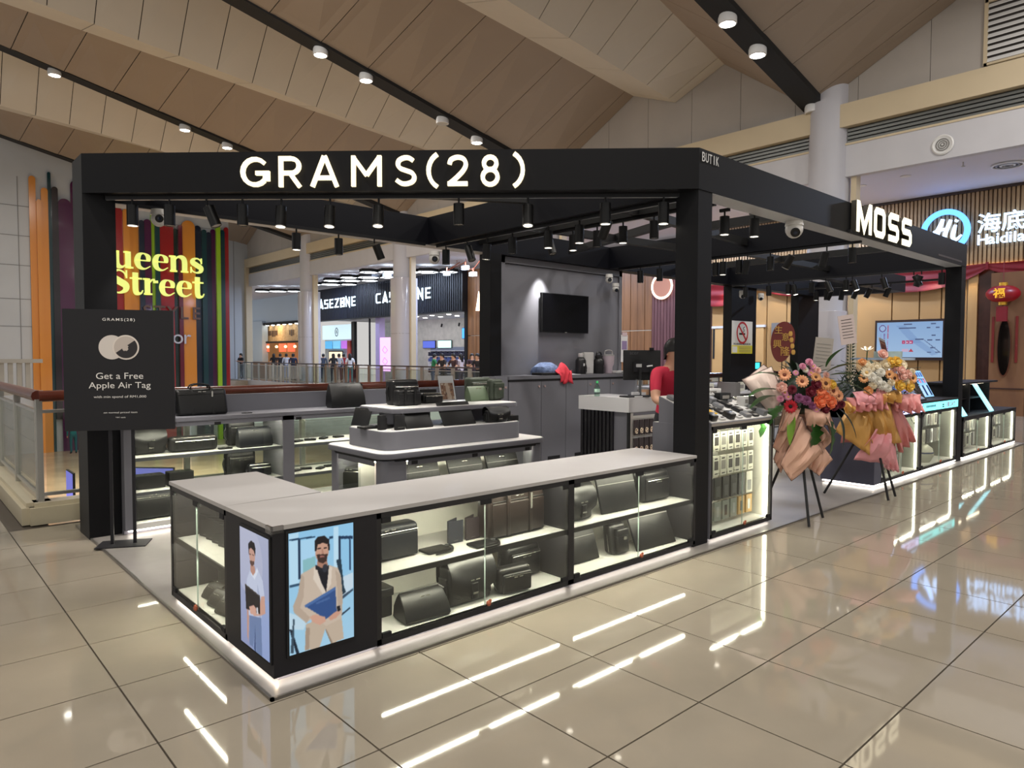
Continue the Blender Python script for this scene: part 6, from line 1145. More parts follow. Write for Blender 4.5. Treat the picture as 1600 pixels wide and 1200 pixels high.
# ================================================================== FLOWER STANDS
FR = math.atan2(-.672, .741)
def petal_ring(b, n, r0, r1, w, z0, z1, ph=0):
    for i in range(n):
        a = 2*math.pi*i/n+ph; c, s = math.cos(a), math.sin(a); P = lambda r, q, z: (c*r-s*q, s*r+c*q, z)
        b.add([P(r0, -w*.35, z0), P((r0+r1)*.55, -w*.5, (z0+z1)*.5+.006), P(r1*.93, -w*.3, z1), P(r1, 0, z1-.004), P(r1*.93, w*.3, z1), P((r0+r1)*.55, w*.5, (z0+z1)*.5+.006), P(r0, w*.35, z0)], [(0, 1, 5, 6), (1, 2, 4, 5), (2, 3, 4)])
FM = {}
def flower_mesh(kind, mats):
    key = (kind, mats[0].name)
    if key in FM: return FM[key]
    b = MB()
    if kind == 'gerbera': petal_ring(b, 14, .012, .058, .022, .0, .012); petal_ring(b, 12, .012, .046, .02, .006, .02, .2); b.mat(1).sph((0, 0, .008), (.017, .017, .009), 10, 6)
    elif kind == 'rose':
        b.sph((0, 0, .018), (.026, .026, .03), 10, 6); petal_ring(b, 5, .006, .046, .052, .0, .036); petal_ring(b, 6, .01, .055, .05, -.006, .02, .5); petal_ring(b, 4, .004, .028, .04, .01, .05, .2)
    elif kind == 'carnation': petal_ring(b, 12, .004, .04, .018, .0, .012); petal_ring(b, 11, .004, .034, .016, .008, .026, .3); petal_ring(b, 9, .003, .024, .014, .014, .036, .1); petal_ring(b, 6, .002, .012, .012, .02, .04)
    elif kind == 'mum': petal_ring(b, 16, .004, .03, .009, 0, .004); petal_ring(b, 12, .004, .022, .008, .003, .012, .2); b.mat(1).sph((0, 0, .008), (.008, .008, .006), 8, 5)
    elif kind == 'lily': petal_ring(b, 6, .006, .075, .034, 0, .045); b.mat(1); [b.tube([(0, 0, 0), (.012*math.cos(i), .012*math.sin(i), .05)], .002, 4) for i in range(5)]
    me = bpy.data.meshes.new(kind); me.from_pydata(b.v, [], b.f); [me.materials.append(m) for m in mats]; me.polygons.foreach_set('material_index', b.m); me.polygons.foreach_set('use_smooth', [True]*len(me.polygons)); FM[key] = me; return me
def leaf_mesh(key, L, w, mat, droop=.3, lobes=0):
    if key in FM: return FM[key]
    b = MB(); n = 10; rows = []
    for i in range(n+1):
        t = i/n; ww = w*math.sin(math.pi*min(1, t*.93+.06))**.8*(1 if not lobes else (1 if i % 2 else .55)); z = -droop*L*t*t; rows.append([(L*t, -ww/2, z+.15*ww), (L*t, 0, z), (L*t, ww/2, z+.15*ww)])
    b.loft(rows, False, False, False); me = bpy.data.meshes.new('leaf'); me.from_pydata(b.v, [], b.f); me.materials.append(mat); me.polygons.foreach_set('use_smooth', [True]*len(me.polygons)); FM[key] = me; return me
def put(me, name, parent, loc, d, roll=0, s=1.):
    o = link(name, me, parent); q = Vector(d).to_track_quat('Z', 'Y') if name != 'leaf' and name != 'fern_leaf' else Vector(d).to_track_quat('X', 'Z'); o.rotation_mode = 'QUATERNION'; o.rotation_quaternion = q @ Vector((0, 0, 1)).rotation_difference(Vector((0, 0, 1))); o.location = loc; o.scale = (s, s, s); return o
G1 = M('leaf_green', (40, 84, 30), .4, var=.25, vs=9); G2 = M('leaf_dark', (22, 46, 26), .45, var=.25, vs=9); G3 = M('leaf_lime', (120, 160, 50), .45, var=.2, vs=9)
def fm(n, c, c2=None): return (M('petal_'+n, c, .6, var=.12, vs=30), M('petal_'+n+'_c', c2 or tuple(int(v*.5) for v in c), .7))
PEACH = fm('peach', (238, 168, 124), (120, 60, 40)); CORAL = fm('coral', (240, 128, 84), (170, 80, 50)); PINK = fm('pink', (226, 150, 178), (220, 190, 90)); MAUVE = fm('mauve', (150, 84, 128)); MAROON = fm('maroon', (110, 18, 40)); REDF = fm('red', (196, 22, 44), (40, 10, 16)); CREAM = fm('cream', (240, 226, 196), (220, 180, 110)); WHITE = fm('white', (240, 236, 224), (226, 200, 140)); YEL = fm('yellow', (238, 196, 84), (200, 140, 50)); BLUSH = fm('blush', (240, 190, 176), (220, 140, 120)); APR = fm('apricot', (232, 168, 110), (90, 50, 30))
def sheet(parent, name, mat, pts, sag=.0, fold=.02, edge=None, n=8, seed=0):
    """a folded paper sheet through four corner points a-b-c-d (3-D), creased and bellied out by sag towards the viewer"""
    a, b_, c, d = [Vector(p) for p in pts]; rows = []
    for j in range(n+1):
        v = j/n; row = []
        for i in range(n+1):
            u = i/n; p = (a*(1-u)+b_*u)*(1-v)+(d*(1-u)+c*u)*v
            p.y -= sag*math.sin(math.pi*u)*math.sin(math.pi*min(1, v*1.1)); tri = abs(((u*2.6+seed+.25*v) % 1)-.5)*4-1; cr = fold*(.7*tri+.5*math.sin((u*5.3+v*1.7+seed*3)*math.pi))*(.35+v); p.y += cr; p.z += .3*cr*v
            row.append(p)
        rows.append(row)
    m = MB(); m.loft(rows, False, False, False); o = m.build(name, mat, parent, True, 28); md = o.modifiers.new('t', 'SOLIDIFY'); md.thickness = .002
    if edge:
        e = MB(); path = rows[0]+[r_[-1] for r_ in rows[1:]]+rows[-1][::-1][1:]+[r_[0] for r_ in rows[::-1]][1:-1]; e.tube(path, .0028, 4, True); e.build('paper_edge', edge, o)
    return o
def tripod(t, feet, apex, r_=.013):
    for f in feet: MB().cyl((f[0], f[1], .012), apex, r_, n=10).build('leg', m_blackm, t, True)
# ---- stand one: red and orange arrangement, pink wrapping with dark edge, oval greeting board
t = thing('flower_stand', 'tripod stand of orange and red flowers in pink paper with oval board', 'flower stand', (6.69, 3.15, 0), FR)
tripod(t, [(-.06, -.42), (.23, -.06), (-.26, .26)], (0, 0, .95)); random.seed(5)
MB().sph((0, .02, 1.22), (.2, .15, .2), 14, 10).build('foam_core', G2, t, True)
def scatter(t, n, kinds, c, r_, seed, front=.85):
    random.seed(seed); c = Vector(c)
    for i in range(n):
        k, mt, s = random.choice(kinds); a = random.uniform(-math.pi*front, 0) if random.random() < .85 else random.uniform(0, math.pi); el = random.uniform(-.35, 1.2)
        d = Vector((math.cos(a)*math.cos(el), math.sin(a)*math.cos(el), math.sin(el))); p = c+Vector((d.x*r_[0], d.y*r_[1], d.z*r_[2]))*random.uniform(.86, 1.08)
        put(flower_mesh(k, mt), 'flower', t, p, d, 0, s*random.uniform(.85, 1.15))
LF = leaf_mesh('broad', .2, .075, G1, .35); LD = leaf_mesh('dark', .16, .05, G2, .4); LL = leaf_mesh('long', .24, .05, G1, .5); MON = leaf_mesh('mon', .24, .15, G1, .5, 1); LLM = leaf_mesh('lime', .13, .03, G3, .3)
random.seed(8)
for i in range(70):
    a = random.uniform(0, 2*math.pi); el = random.uniform(-.5, 1.3); d = Vector((math.cos(a)*math.cos(el), math.sin(a)*math.cos(el), math.sin(el))); put(LD, 'leaf', t, Vector((0, .02, 1.25))+Vector((d.x*.2, d.y*.14, d.z*.2)), d, 0, random.uniform(.7, 1.1))
for (x, z, dx, dz, me, s) in [(.17, 1.45, .8, .6, LF, 1.1), (.2, 1.42, 1, .25, LF, 1.1), (.22, 1.36, 1, .05, LL, 1.2), (.16, 1.5, .3, 1, LF, .9), (-.27, 1.40, -1, .5, LF, 1.), (-.3, 1.28, -1, .15, LF, 1.1), (-.3, 1.22, -1, -.05, LF, 1.1), (-.22, 1.12, -.9, -.35, MON, 1.1), (.05, 1.02, .2, -1, MON, 1.), (.15, 1.04, .5, -.9, MON, 1.1), (.28, 1.1, .8, -.7, LD, 1.4), (.26, 1.06, .5, -1, LD, 1.5), (-.16, 1.02, -.1, -1, LLM, 1.5), (-.13, 1.05, -.2, -1, LLM, 1.2)]: put(me, 'leaf', t, (x*1.05, -.2, z), (dx, -.35, dz), 0, s*1.35)
for (x, z, k, mt, s) in [(-.22, 1.42, 'gerbera', PEACH, 1.1), (-.07, 1.36, 'gerbera', PEACH, 1.1), (.06, 1.40, 'gerbera', APR, .9), (.16, 1.34, 'gerbera', APR, 1.2), (.11, 1.28, 'gerbera', CORAL, 1.2), (.24, 1.27, 'gerbera', PEACH, 1.2), (.3, 1.22, 'gerbera', PEACH, 1.), (.1, 1.17, 'rose', CORAL, 1.3), (.2, 1.16, 'rose', CORAL, 1.3), (.15, 1.21, 'rose', CORAL, 1.1), (-.17, 1.12, 'gerbera', REDF, 1.15), (-.03, 1.18, 'carnation', MAUVE, 1.3), (.03, 1.13, 'carnation', MAUVE, 1.), (-.1, 1.2, 'carnation', MAUVE, 1.2), (-.16, 1.28, 'carnation', MAROON, 1.2), (.01, 1.26, 'rose', MAROON, 1.), (.06, 1.33, 'rose', MAROON, 1.), (.17, 1.42, 'carnation', BLUSH, .9), (.25, 1.12, 'carnation', MAROON, 1.2), (.32, 1.14, 'carnation', MAROON, 1.2), (.15, 1.1, 'rose', MAROON, 1.), (.07, 1.09, 'mum', PINK, 1.2), (-.19, 1.21, 'mum', PINK, 1.3), (-.22, 1.25, 'mum', PINK, 1.2), (-.26, 1.19, 'carnation', PINK, .9), (-.25, 1.3, 'rose', BLUSH, 1.), (-.06, 1.5, 'carnation', PINK, .9), (.0, 1.54, 'carnation', PINK, 1.), (.04, 1.5, 'mum', PINK, 1.2), (-.03, 1.47, 'mum', WHITE, 1.1), (.08, 1.46, 'carnation', BLUSH, 1.), (.02, 1.44, 'mum', PINK, 1.3), (.22, 1.33, 'rose', YEL, .9), (-.12, 1.44, 'mum', PINK, 1.)]: put(flower_mesh(k, mt), 'flower', t, (x, -.17-.05*math.cos(x*5)+.02*(z > 1.4), z), (x*1.2, -1, (z-1.25)*1.1+.15), 0, s)
m_pp = M('paper_pink', (222, 178, 156), .55, spec=.3); m_pe = M('paper_edge', (60, 34, 36), .5); m_ppl = M('paper_pale', (236, 214, 202), .55)
sheet(t, 'wrapping_paper', m_ppl, [(-.3, -.05, 1.5), (-.58, -.02, 1.37), (-.32, -.12, 1.02), (-.2, -.12, 1.2)], .04, .015, m_pe, 8, .3); sheet(t, 'wrapping_paper', m_ppl, [(-.36, .0, 1.52), (-.5, .02, 1.40), (-.36, -.05, 1.22), (-.2, -.02, 1.38)], .02, .015, m_pe, 8, 1.1)
K = lambda q, y0, y1, sag, fold, seed, mt=None: sheet(t, 'wrapping_paper', mt or m_pp, [(q[0][0], y0, q[0][1]), (q[1][0], (y0+y1)/2, q[1][1]), (q[2][0], y1, q[2][1]), (q[3][0], (y0+y1)/2, q[3][1])], sag, fold, m_pe, 12, seed)
K([(-.14, 1.06), (.22, 1.06), (.24, .56), (-.22, .54)], .04, .06, -.05, .03, .5); K([(-.2, 1.1), (.0, 1.0), (-.16, .6), (-.3, .72)], -.12, -.1, .05, .03, .2); K([(.03, .98), (.28, .60), (.14, .45), (.04, .52)], -.12, -.14, .05, .03, .9)
K([(-.04, 1.0), (.165, .67), (-.15, .40), (-.25, .56)], -.16, -.22, .07, .03, .35); K([(.16, .96), (.29, .80), (.2, .68), (.12, .84)], -.12, -.12, .03, .02, 1.2); K([(-.17, .9), (-.14, .6), (-.2, .46), (-.28, .6)], -.1, -.08, .03, .02, .6)
K([(.115, 1.22), (.2, 1.12), (.32, .87), (.24, .84)], -.2, -.12, .02, .015, .4); K([(-.18, 1.12), (-.06, 1.1), (-.12, .92), (-.28, .86)], -.18, -.18, .05, .02, .1); K([(-.03, 1.1), (.2, 1.07), (.2, .94), (-.02, .93)], -.2, -.24, .06, .03, .7)
bd = MB().ext([(.115*math.cos(R(a))*(1.0+.12*math.sin(R(a))), .2*math.sin(R(a))) for a in range(0, 360, 12)], (0, 0, 0), (1, 0, 0), (0, 0, 1), .008).xf(Matrix.Translation((-.19, -.03, 1.74)) @ Matrix.Rotation(R(8), 4, 'Y')).build('greeting_board', M('board_maroon', (106, 34, 28), .4), t)
m_gold = M('board_gold', (206, 160, 80), .4, metal=.3)
for i, (c, x, z, s) in enumerate([('生', -.235, 1.86, .075), ('意', -.165, 1.79, .075), ('興', -.245, 1.72, .08), ('隆', -.165, 1.65, .09)]): txt(c, m_gold, (x, -.041, z), (1, 0, 0), (0, 0, 1), s, bd, 'character', .003)
b = MB(); [b.sph((-.115+.01*i, -.04, 1.82-.06*i), (.02, .004, .03), 8, 5) for i in range(4)]; b.build('gold_leaves', m_gold, bd, True)
cd = MB().box(-.02, .04, 1.48, .16, .044, 1.80).xf(Matrix.Rotation(R(6), 4, 'Y')).build('message_card', M('card_grey', (176, 168, 160), .6), t); cl = MB(); [cl.box(.0, .038, 1.56+i*.035, .14, .04, 1.566+i*.035) for i in range(6)]; cl.xf(Matrix.Rotation(R(6), 4, 'Y')).build('print', m_inkl, cd); MB().cyl((-.19, -.025, 1.3), (-.19, -.025, 1.6), .005, n=6).build('board_stick', m_blackm, t)
# ---- stand two: cream and yellow arrangement, gold and rose paper
t = thing('flower_stand', 'tripod stand of cream and yellow flowers in gold and rose paper', 'flower stand', (8.34, 3.08, 0), FR)
tripod(t, [(-.48, .1), (.26, -.06), (.05, -.3)], (0, 0, .95)); MB().sph((0, .02, 1.3), (.2, .14, .18), 14, 10).build('foam_core', G2, t, True)
random.seed(21)
for i in range(60):
    a = random.uniform(0, 2*math.pi); el = random.uniform(-.5, 1.2); d = Vector((math.cos(a)*math.cos(el), math.sin(a)*math.cos(el), math.sin(el))); put(LD, 'leaf', t, Vector((0, .02, 1.28))+Vector((d.x*.26, d.y*.14, d.z*.2)), d, 0, random.uniform(.6, 1.0))
for (x, z, dx, dz) in [(-.3, 1.38, -1, .3), (-.32, 1.33, -1, .05), (-.3, 1.28, -1, -.2), (-.26, 1.42, -.8, .5), (.3, 1.42, 1, .3), (.34, 1.36, 1, .05), (.3, 1.26, 1, -.4), (.34, 1.2, .9, -.7)]:
    f = link('fern', None, t) if False else None
    b = MB(); d = Vector((dx, -.2, dz)).normalized(); p0 = Vector((x*.6, -.05, z)); sd = Vector((0, 0, 1)).cross(d)
    for k in range(9):
        q = p0+d*(.035*k)+Vector((0, 0, -.003*k*k)); w = .09*math.sin(math.pi*(k+1.5)/11)
        for s_ in (-1, 1): u = Vector((d.x*.5, 0, s_*1)).normalized(); b.add([q, q+u*w*.5+d*.012, q+u*w+d*.02, q+u*w*.5-d*.004], [(0, 1, 2, 3)])
    b.tube([p0, p0+d*.15, p0+d*.32+Vector((0, 0, -.03))], .003, 4); b.build('fern_frond', G2, t)
for (x, z, k, mt, s) in [(-.17, 1.42, 'gerbera', CREAM, 1.1), (-.11, 1.46, 'carnation', CREAM, 1.4), (-.05, 1.48, 'rose', CREAM, 1.1), (-.02, 1.42, 'carnation', WHITE, 1.4), (-.12, 1.37, 'carnation', WHITE, 1.5), (-.2, 1.36, 'gerbera', APR, 1.), (-.06, 1.33, 'carnation', WHITE, 1.6), (.0, 1.28, 'carnation', WHITE, 1.5), (-.1, 1.28, 'carnation', CREAM, 1.3), (.06, 1.25, 'carnation', WHITE, 1.3), (.05, 1.5, 'rose', CREAM, 1.2), (.11, 1.53, 'rose', YEL, 1.2), (.17, 1.53, 'rose', YEL, 1.3), (.23, 1.5, 'rose', CREAM, 1.2), (.14, 1.46, 'carnation', BLUSH, 1.2), (.08, 1.4, 'gerbera', APR, 1.), (.2, 1.44, 'rose', BLUSH, 1.1), (.22, 1.38, 'rose', BLUSH, 1.2), (.14, 1.36, 'gerbera', APR, 1.1), (.28, 1.4, 'rose', BLUSH, 1.), (.34, 1.36, 'gerbera', APR, 1.1), (.19, 1.28, 'rose', YEL, 1.3), (.29, 1.27, 'rose', YEL, 1.3), (.26, 1.32, 'carnation', CREAM, 1.2), (-.16, 1.5, 'rose', CREAM, 1.), (-.2, 1.53, 'rose', APR, .9), (.02, 1.62, 'rose', BLUSH, 1.1), (.33, 1.43, 'carnation', CREAM, 1.), (.1, 1.31, 'carnation', CREAM, 1.2), (-.15, 1.22, 'rose', APR, 1.)]: put(flower_mesh(k, mt), 'flower', t, (x, -.19+.04*(z > 1.45), z), (x*1.1, -1, (z-1.33)*1.2+.15), 0, s)
put(flower_mesh('lily', WHITE), 'flower', t, (-.08, -.02, 1.66), (-.2, -.3, 1), 0, .9); MB().tube([(-.08, 0, 1.4), (-.08, -.02, 1.66)], .006, 6).build('stem', G1, t)
b = MB(); [b.add([(-.27+.02*s_, -.02, 1.4+k*.036), (-.27+.05*s_, -.03, 1.425+k*.036), (-.27+.02*s_, -.02, 1.43+k*.036)], [(0, 1, 2)]) for k in range(12) for s_ in (-1, 1)]; b.tube([(-.26, 0, 1.3), (-.27, -.02, 1.86)], .004, 5); b.build('grass_spray', G2, t)
cd = MB().box(-.09, .0, 0, .09, .004, .33).xf(Matrix.Translation((-.29, -.03, 1.74)) @ Matrix.Rotation(R(-9), 4, 'Y')).build('message_card', M('card_rose', (206, 190, 186), .6), t); cl = MB(); [cl.box(-.06, -.002, .07+i*.034, .06, 0, .076+i*.034) for i in range(7)]; cl.xf(Matrix.Translation((-.29, -.03, 1.74)) @ Matrix.Rotation(R(-9), 4, 'Y')).build('print', m_ink, cd)
m_gp = M('paper_gold', (206, 156, 84), .3, spec=.6, metal=.25); m_rp = M('paper_rose', (214, 138, 136), .5); m_rp2 = M('paper_rose_light', (230, 160, 166), .5)
sheet(t, 'wrapping_paper', m_gp, [(-.22, -.1, 1.1), (.1, -.2, 1.08), (.24, -.2, .64), (-.08, -.18, .62)], .08, .04, None, 10, .2); sheet(t, 'wrapping_paper', m_gp, [(-.26, -.06, 1.08), (-.06, -.16, 1.06), (-.12, -.2, .5), (-.46, -.08, .76)], .07, .03, None, 10, .6); sheet(t, 'wrapping_paper', m_rp, [(.08, -.14, 1.1), (.26, -.08, 1.06), (.48, -.06, .66), (.26, -.12, .52)], .06, .03, None, 10, 1.0); sheet(t, 'wrapping_paper', m_rp2, [(-.06, -.2, .8), (.14, -.21, .74), (.2, -.14, .38), (-.26, -.12, .44)], .06, .05, None, 10, .4); sheet(t, 'wrapping_paper', m_rp2, [(.02, -.18, .6), (.2, -.14, .6), (.26, -.1, .3), (.1, -.14, .34)], .04, .04, None, 8, .9); sheet(t, 'wrapping_paper', m_gp, [(.16, -.08, .66), (.24, -.06, .66), (.26, -.05, .42), (.18, -.06, .46)], .02, .02, None, 6, .1)
for i, (x0, z0, x1, z1, mt) in enumerate([(-.36, 1.14, -.1, 1.0, m_rp), (-.3, 1.2, -.02, 1.08, m_rp2), (-.16, 1.24, .06, 1.02, m_rp), (.1, 1.16, .38, 1.02, m_rp), (.2, 1.18, .46, 1.0, m_rp), (-.04, 1.2, .22, 1.1, m_gp), (-.44, 1.1, -.28, .98, m_gp)]): sheet(t, 'paper_ruffle', mt, [(x0, -.14, z0), (x1, -.16, z0+.03*(i % 2)), (x1-.03, -.26, z1), (x0+.02, -.24, z1-.02)], .06, .05, None, 10, i*.37)
sheet(t, 'wrapping_paper', m_rp, [(-.2, .1, 1.1), (.2, .1, 1.1), (.3, .12, .6), (-.3, .12, .6)], -.05, .03, None, 8, .5)

# ================================================================== POSTER STAND AND NOTICES
t = thing('poster_stand', 'black two-pole poster stand in front of the left post', 'poster stand', (1.455, 6.43, 0.012), math.atan2(-.136, .303)-.05)
MB().box(-.19, -.12, 0, .19, .12, .008).build('base', m_body, t)
for x in (-.085, .085): MB().box(x-.012, -.01, .008, x+.012, .01, 1.1).build('pole', m_body, t)
o = MB().box(-.41, -.02, .96, .41, .005, 1.955).build('board', M('poster_black', (13, 12, 18), .5), t); m_pt = M('poster_white', (214, 210, 204), .6, emit=(214, 210, 204), es=.12); PX = lambda x, z: (x, -.021, z)
txt('GRAMS(28)', m_pt, PX(.0, 1.87), UX, UP, .03, o, 'lettering', .001, .01, width=.24, space=1.3)
for i, (s, z, h, w) in enumerate([('Get a Free', 1.41, .052, .35), ('Apple Air Tag', 1.325, .066, .46), ('with min spend of RM1,000', 1.235, .026, .39), ('on normal priced item', 1.105, .018, .25), ('T&C apply', 1.065, .012, .075)]): txt(s, m_pt, PX(0, z), UX, UP, h, o, 'lettering', .001, 0, width=w)
ci = lambda cx, cz, r_, d: MB().ext([(cx+r_*math.cos(R(a)), cz+r_*1.03*math.sin(R(a))) for a in range(0, 360, 10)], (0, -.0205, 0), (1, 0, 0), (0, 0, 1), d)
ci(-.055, 1.645, .097, .0015).build('tracker_disc', M('disc_white', (222, 214, 206), .5), o); ci(.05, 1.645, .099, .0025).build('tracker_disc', M('disc_cream', (232, 222, 212), .5), o); ci(.05, 1.645, .088, .0032).build('tracker_face', M('disc_silver', (200, 188, 178), .35), o)
b = MB().ext([(.05+.086*math.cos(R(a)), 1.645+.086*1.03*math.sin(R(a))) for a in range(-150, 41, 10)], (0, -.024, 0), (1, 0, 0), (0, 0, 1), .001); b.build('tracker_shadow', M('disc_dark', (40, 36, 38), .4), o)
b = MB().ext([(.05+x, 1.645+z) for x, z in [(-.025, -.018), (-.016, -.03), (-.004, -.027), (.008, -.03), (.02, -.014), (.014, -.003), (.022, .008), (.012, .016), (0, .012), (-.014, .016), (-.026, .004)]], (0, -.0255, 0), (1, 0, 0), (0, 0, 1), .001); b.build('fruit_mark', MATS['disc_silver'], o)
t = thing('no_smoking_sign', 'white and yellow no smoking notice on the rear black post', 'sign', (12.62, 7.11, 1.93)); MB().box(-.42, -.006, -.28, .36, 0, .36).build('board', M('notice_white', (226, 226, 222), .5), t); MB().box(-.42, -.0075, -.28, .36, -.006, -.12).build('yellow_panel', M('notice_yellow', (232, 220, 60), .5), t)
b = MB(); stroke(b, [(.2*math.cos(R(a)), .2*math.sin(R(a))) for a in range(0, 360, 20)], .04, (-.03, -.007, .13), UX, UP, .002, 3, True, True); stroke(b, [(-.14, .14), (.14, -.14)], .04, (-.03, -.007, .13), UX, UP, .002, 2, False); b.build('red_ring', M('notice_red', (196, 40, 50), .5), t)
b = MB(); b.box(-.15, -.008, .09, .07, -.006, .125); stroke(b, [(.02, .02), (.06, .06), (.02, .1), (.08, .13)], .015, (-.02, -.007, .12), UX, UP, .001, 4); b.build('cigarette', m_blackm, t); txt('DILARANG MEROKOK', m_blackm, (-.03, -.007, -.09), UX, UP, .035, t, 'lettering', .001, .02, width=.66); b = MB(); [b.box(-.16, -.009, -.25+i*.032, .3, -.0075, -.24+i*.032) for i in range(4)]; b.build('fine_print', m_inkl, t); MB().box(-.4, -.009, -.26, -.22, -.0075, -.14).build('pale_square', M('notice_white', (226, 226, 222), .5), t)

# ================================================================== PEOPLE
def skin_body(joints, bones, radii, regions, mats):
    me = bpy.data.meshes.new('sk'); names = list(joints); idx = {n: i for i, n in enumerate(names)}
    me.from_pydata([joints[n] for n in names], [(idx[a], idx[b]) for a, b in bones], [])
    o = bpy.data.objects.new('sk', me); COL.objects.link(o); o.modifiers.new('s', 'SKIN'); 
    sv = me.skin_vertices[0].data if me.skin_vertices else None
    if sv is not None:
        for i_, n_ in enumerate(names): sv[i_].radius = radii[n_]; sv[i_].use_root = n_ == 'pelvis'
    else:
        import bmesh
        bm = bmesh.new(); bm.from_mesh(me); lay = bm.verts.layers.skin.verify()
        for v in bm.verts: v[lay].radius = radii[names[v.index]]; v[lay].use_root = names[v.index] == 'pelvis'
        bm.to_mesh(me); bm.free()
    s = o.modifiers.new('d', 'SUBSURF'); s.levels = 2; s.render_levels = 2
    dg = bpy.context.evaluated_depsgraph_get(); dg.update(); out = bpy.data.meshes.new_from_object(o.evaluated_get(dg)); bpy.data.objects.remove(o)
    out.materials.clear(); [out.materials.append(m) for m in mats]
    seg = [(Vector(joints[a]), Vector(joints[b]), regions.get((a, b), 0)) for a, b in bones]; mi = []
    for p in out.polygons:
        c = Vector(p.center); best = 9; r_ = 0
        for a, b, k in seg:
            ab = b-a; t = max(0, min(1, (c-a).dot(ab)/max(ab.length_squared, 1e-9))); d = (c-(a+ab*t)).length
            if d < best: best = d; r_ = k(t) if callable(k) else k
        mi.append(r_)
    out.polygons.foreach_set('material_index', mi); out.polygons.foreach_set('use_smooth', [True]*len(out.polygons)); return out
SKIN_ = M('skin', (206, 158, 130), .55); HAIR = M('hair_black', (20, 17, 18), .45)
def person(lab, x, y, z, facing, h, shirt, trousers, arms='phone', hair='short', lean=0., long_sleeve=False, detail=False):
    """facing: world angle (degrees) the person looks along; local -y is the front"""
    t = thing('person', lab, 'person', (x, y, z), R(facing+90)); k = h/1.75; ly = -lean
    J = dict(pelvis=(0, 0, .93), waist=(0, ly*.25, 1.08), chest=(0, ly*.6, 1.30), neck=(0, ly*.9, 1.475), skull=(0, ly-.012, 1.58), crown=(0, ly-.005, 1.67))
    for s, sn in ((-1, 'r'), (1, 'l')):
        J['sh'+sn] = (s*.185, ly*.75, 1.40); J['hip'+sn] = (s*.095, 0, .88); J['kn'+sn] = (s*.10, -.02, .48); J['an'+sn] = (s*.10, .03, .09); J['to'+sn] = (s*.12, -.12, .035)
        if arms == 'down' or (arms == 'one' and s < 0): J['el'+sn] = (s*.24, .03+ly*.5, 1.12); J['wr'+sn] = (s*.24, -.06+ly*.4, .87); J['ha'+sn] = (s*.23, -.09+ly*.4, .77)
        elif arms == 'lean': J['el'+sn] = (s*.25, -.08+ly, 1.13); J['wr'+sn] = (s*.2, -.32+ly, 1.09); J['ha'+sn] = (s*.17, -.41+ly, 1.09)
        else: J['el'+sn] = (s*.23, -.03+ly*.6, 1.14); J['wr'+sn] = (s*.11, -.25+ly*.7, 1.20); J['ha'+sn] = (s*.07, -.32+ly*.7, 1.23)
    J = {n: tuple(c*k for c in v) for n, v in J.items()}
    bones = [('pelvis', 'waist'), ('waist', 'chest'), ('chest', 'neck'), ('neck', 'skull'), ('skull', 'crown')]
    rad = dict(pelvis=(.145, .11), waist=(.13, .10), chest=(.155, .11), neck=(.06, .062), skull=(.094, .112), crown=(.068, .084)); reg = {('pelvis', 'waist'): 1, ('waist', 'chest'): 1, ('chest', 'neck'): (lambda q: 1 if q < .72 else 0)}
    for sn in 'rl':
        bones += [('chest', 'sh'+sn), ('sh'+sn, 'el'+sn), ('el'+sn, 'wr'+sn), ('wr'+sn, 'ha'+sn), ('pelvis', 'hip'+sn), ('hip'+sn, 'kn'+sn), ('kn'+sn, 'an'+sn), ('an'+sn, 'to'+sn)]
        rad.update({'sh'+sn: (.07, .07), 'el'+sn: (.045, .045), 'wr'+sn: (.03, .028), 'ha'+sn: (.035, .02), 'hip'+sn: (.09, .09), 'kn'+sn: (.062, .062), 'an'+sn: (.045, .045), 'to'+sn: (.04, .032)})
        reg.update({('chest', 'sh'+sn): 1, ('sh'+sn, 'el'+sn): (1 if long_sleeve else (lambda q: 1 if q < .72 else 0)), ('el'+sn, 'wr'+sn): 1 if long_sleeve else 0, ('pelvis', 'hip'+sn): 2, ('hip'+sn, 'kn'+sn): 2, ('kn'+sn, 'an'+sn): 2, ('an'+sn, 'to'+sn): 3})
    rad = {n: tuple(c*k for c in v) for n, v in rad.items()}
    me = skin_body(J, bones, rad, reg, [SKIN_, M('shirt_%d_%d_%d' % shirt, shirt, .75), M('trousers_%d_%d_%d' % trousers, trousers, .8), m_blackm]); link('body', me, t)
    c = Vector(J['skull']); r_ = .108*k; b = MB(); n = 16; rings = []
    for j in range(7):
        el = R(-14+j*17); rings.append([(c.x+r_*.93*math.cos(el)*math.cos(2*math.pi*i/n), c.y+.012*k+r_*1.12*math.cos(el)*math.sin(2*math.pi*i/n)*(1.0 if math.sin(2*math.pi*i/n) > 0 else .82), c.z+.03*k+r_*1.02*math.sin(el)-((.075 if math.sin(2*math.pi*i/n) > .1 else .035 if math.sin(2*math.pi*i/n) > -.35 else .0)*k if j == 0 else 0)) for i in range(n)])
    b.loft(rings, False, True); 
    if hair == 'long': b.rbox(.19*k, .09*k, .34*k, .03*k, 3, c.x, c.y+.07*k, c.z-.28*k, vr=.04*k)
    b.build('hair', HAIR, t, True, 80)
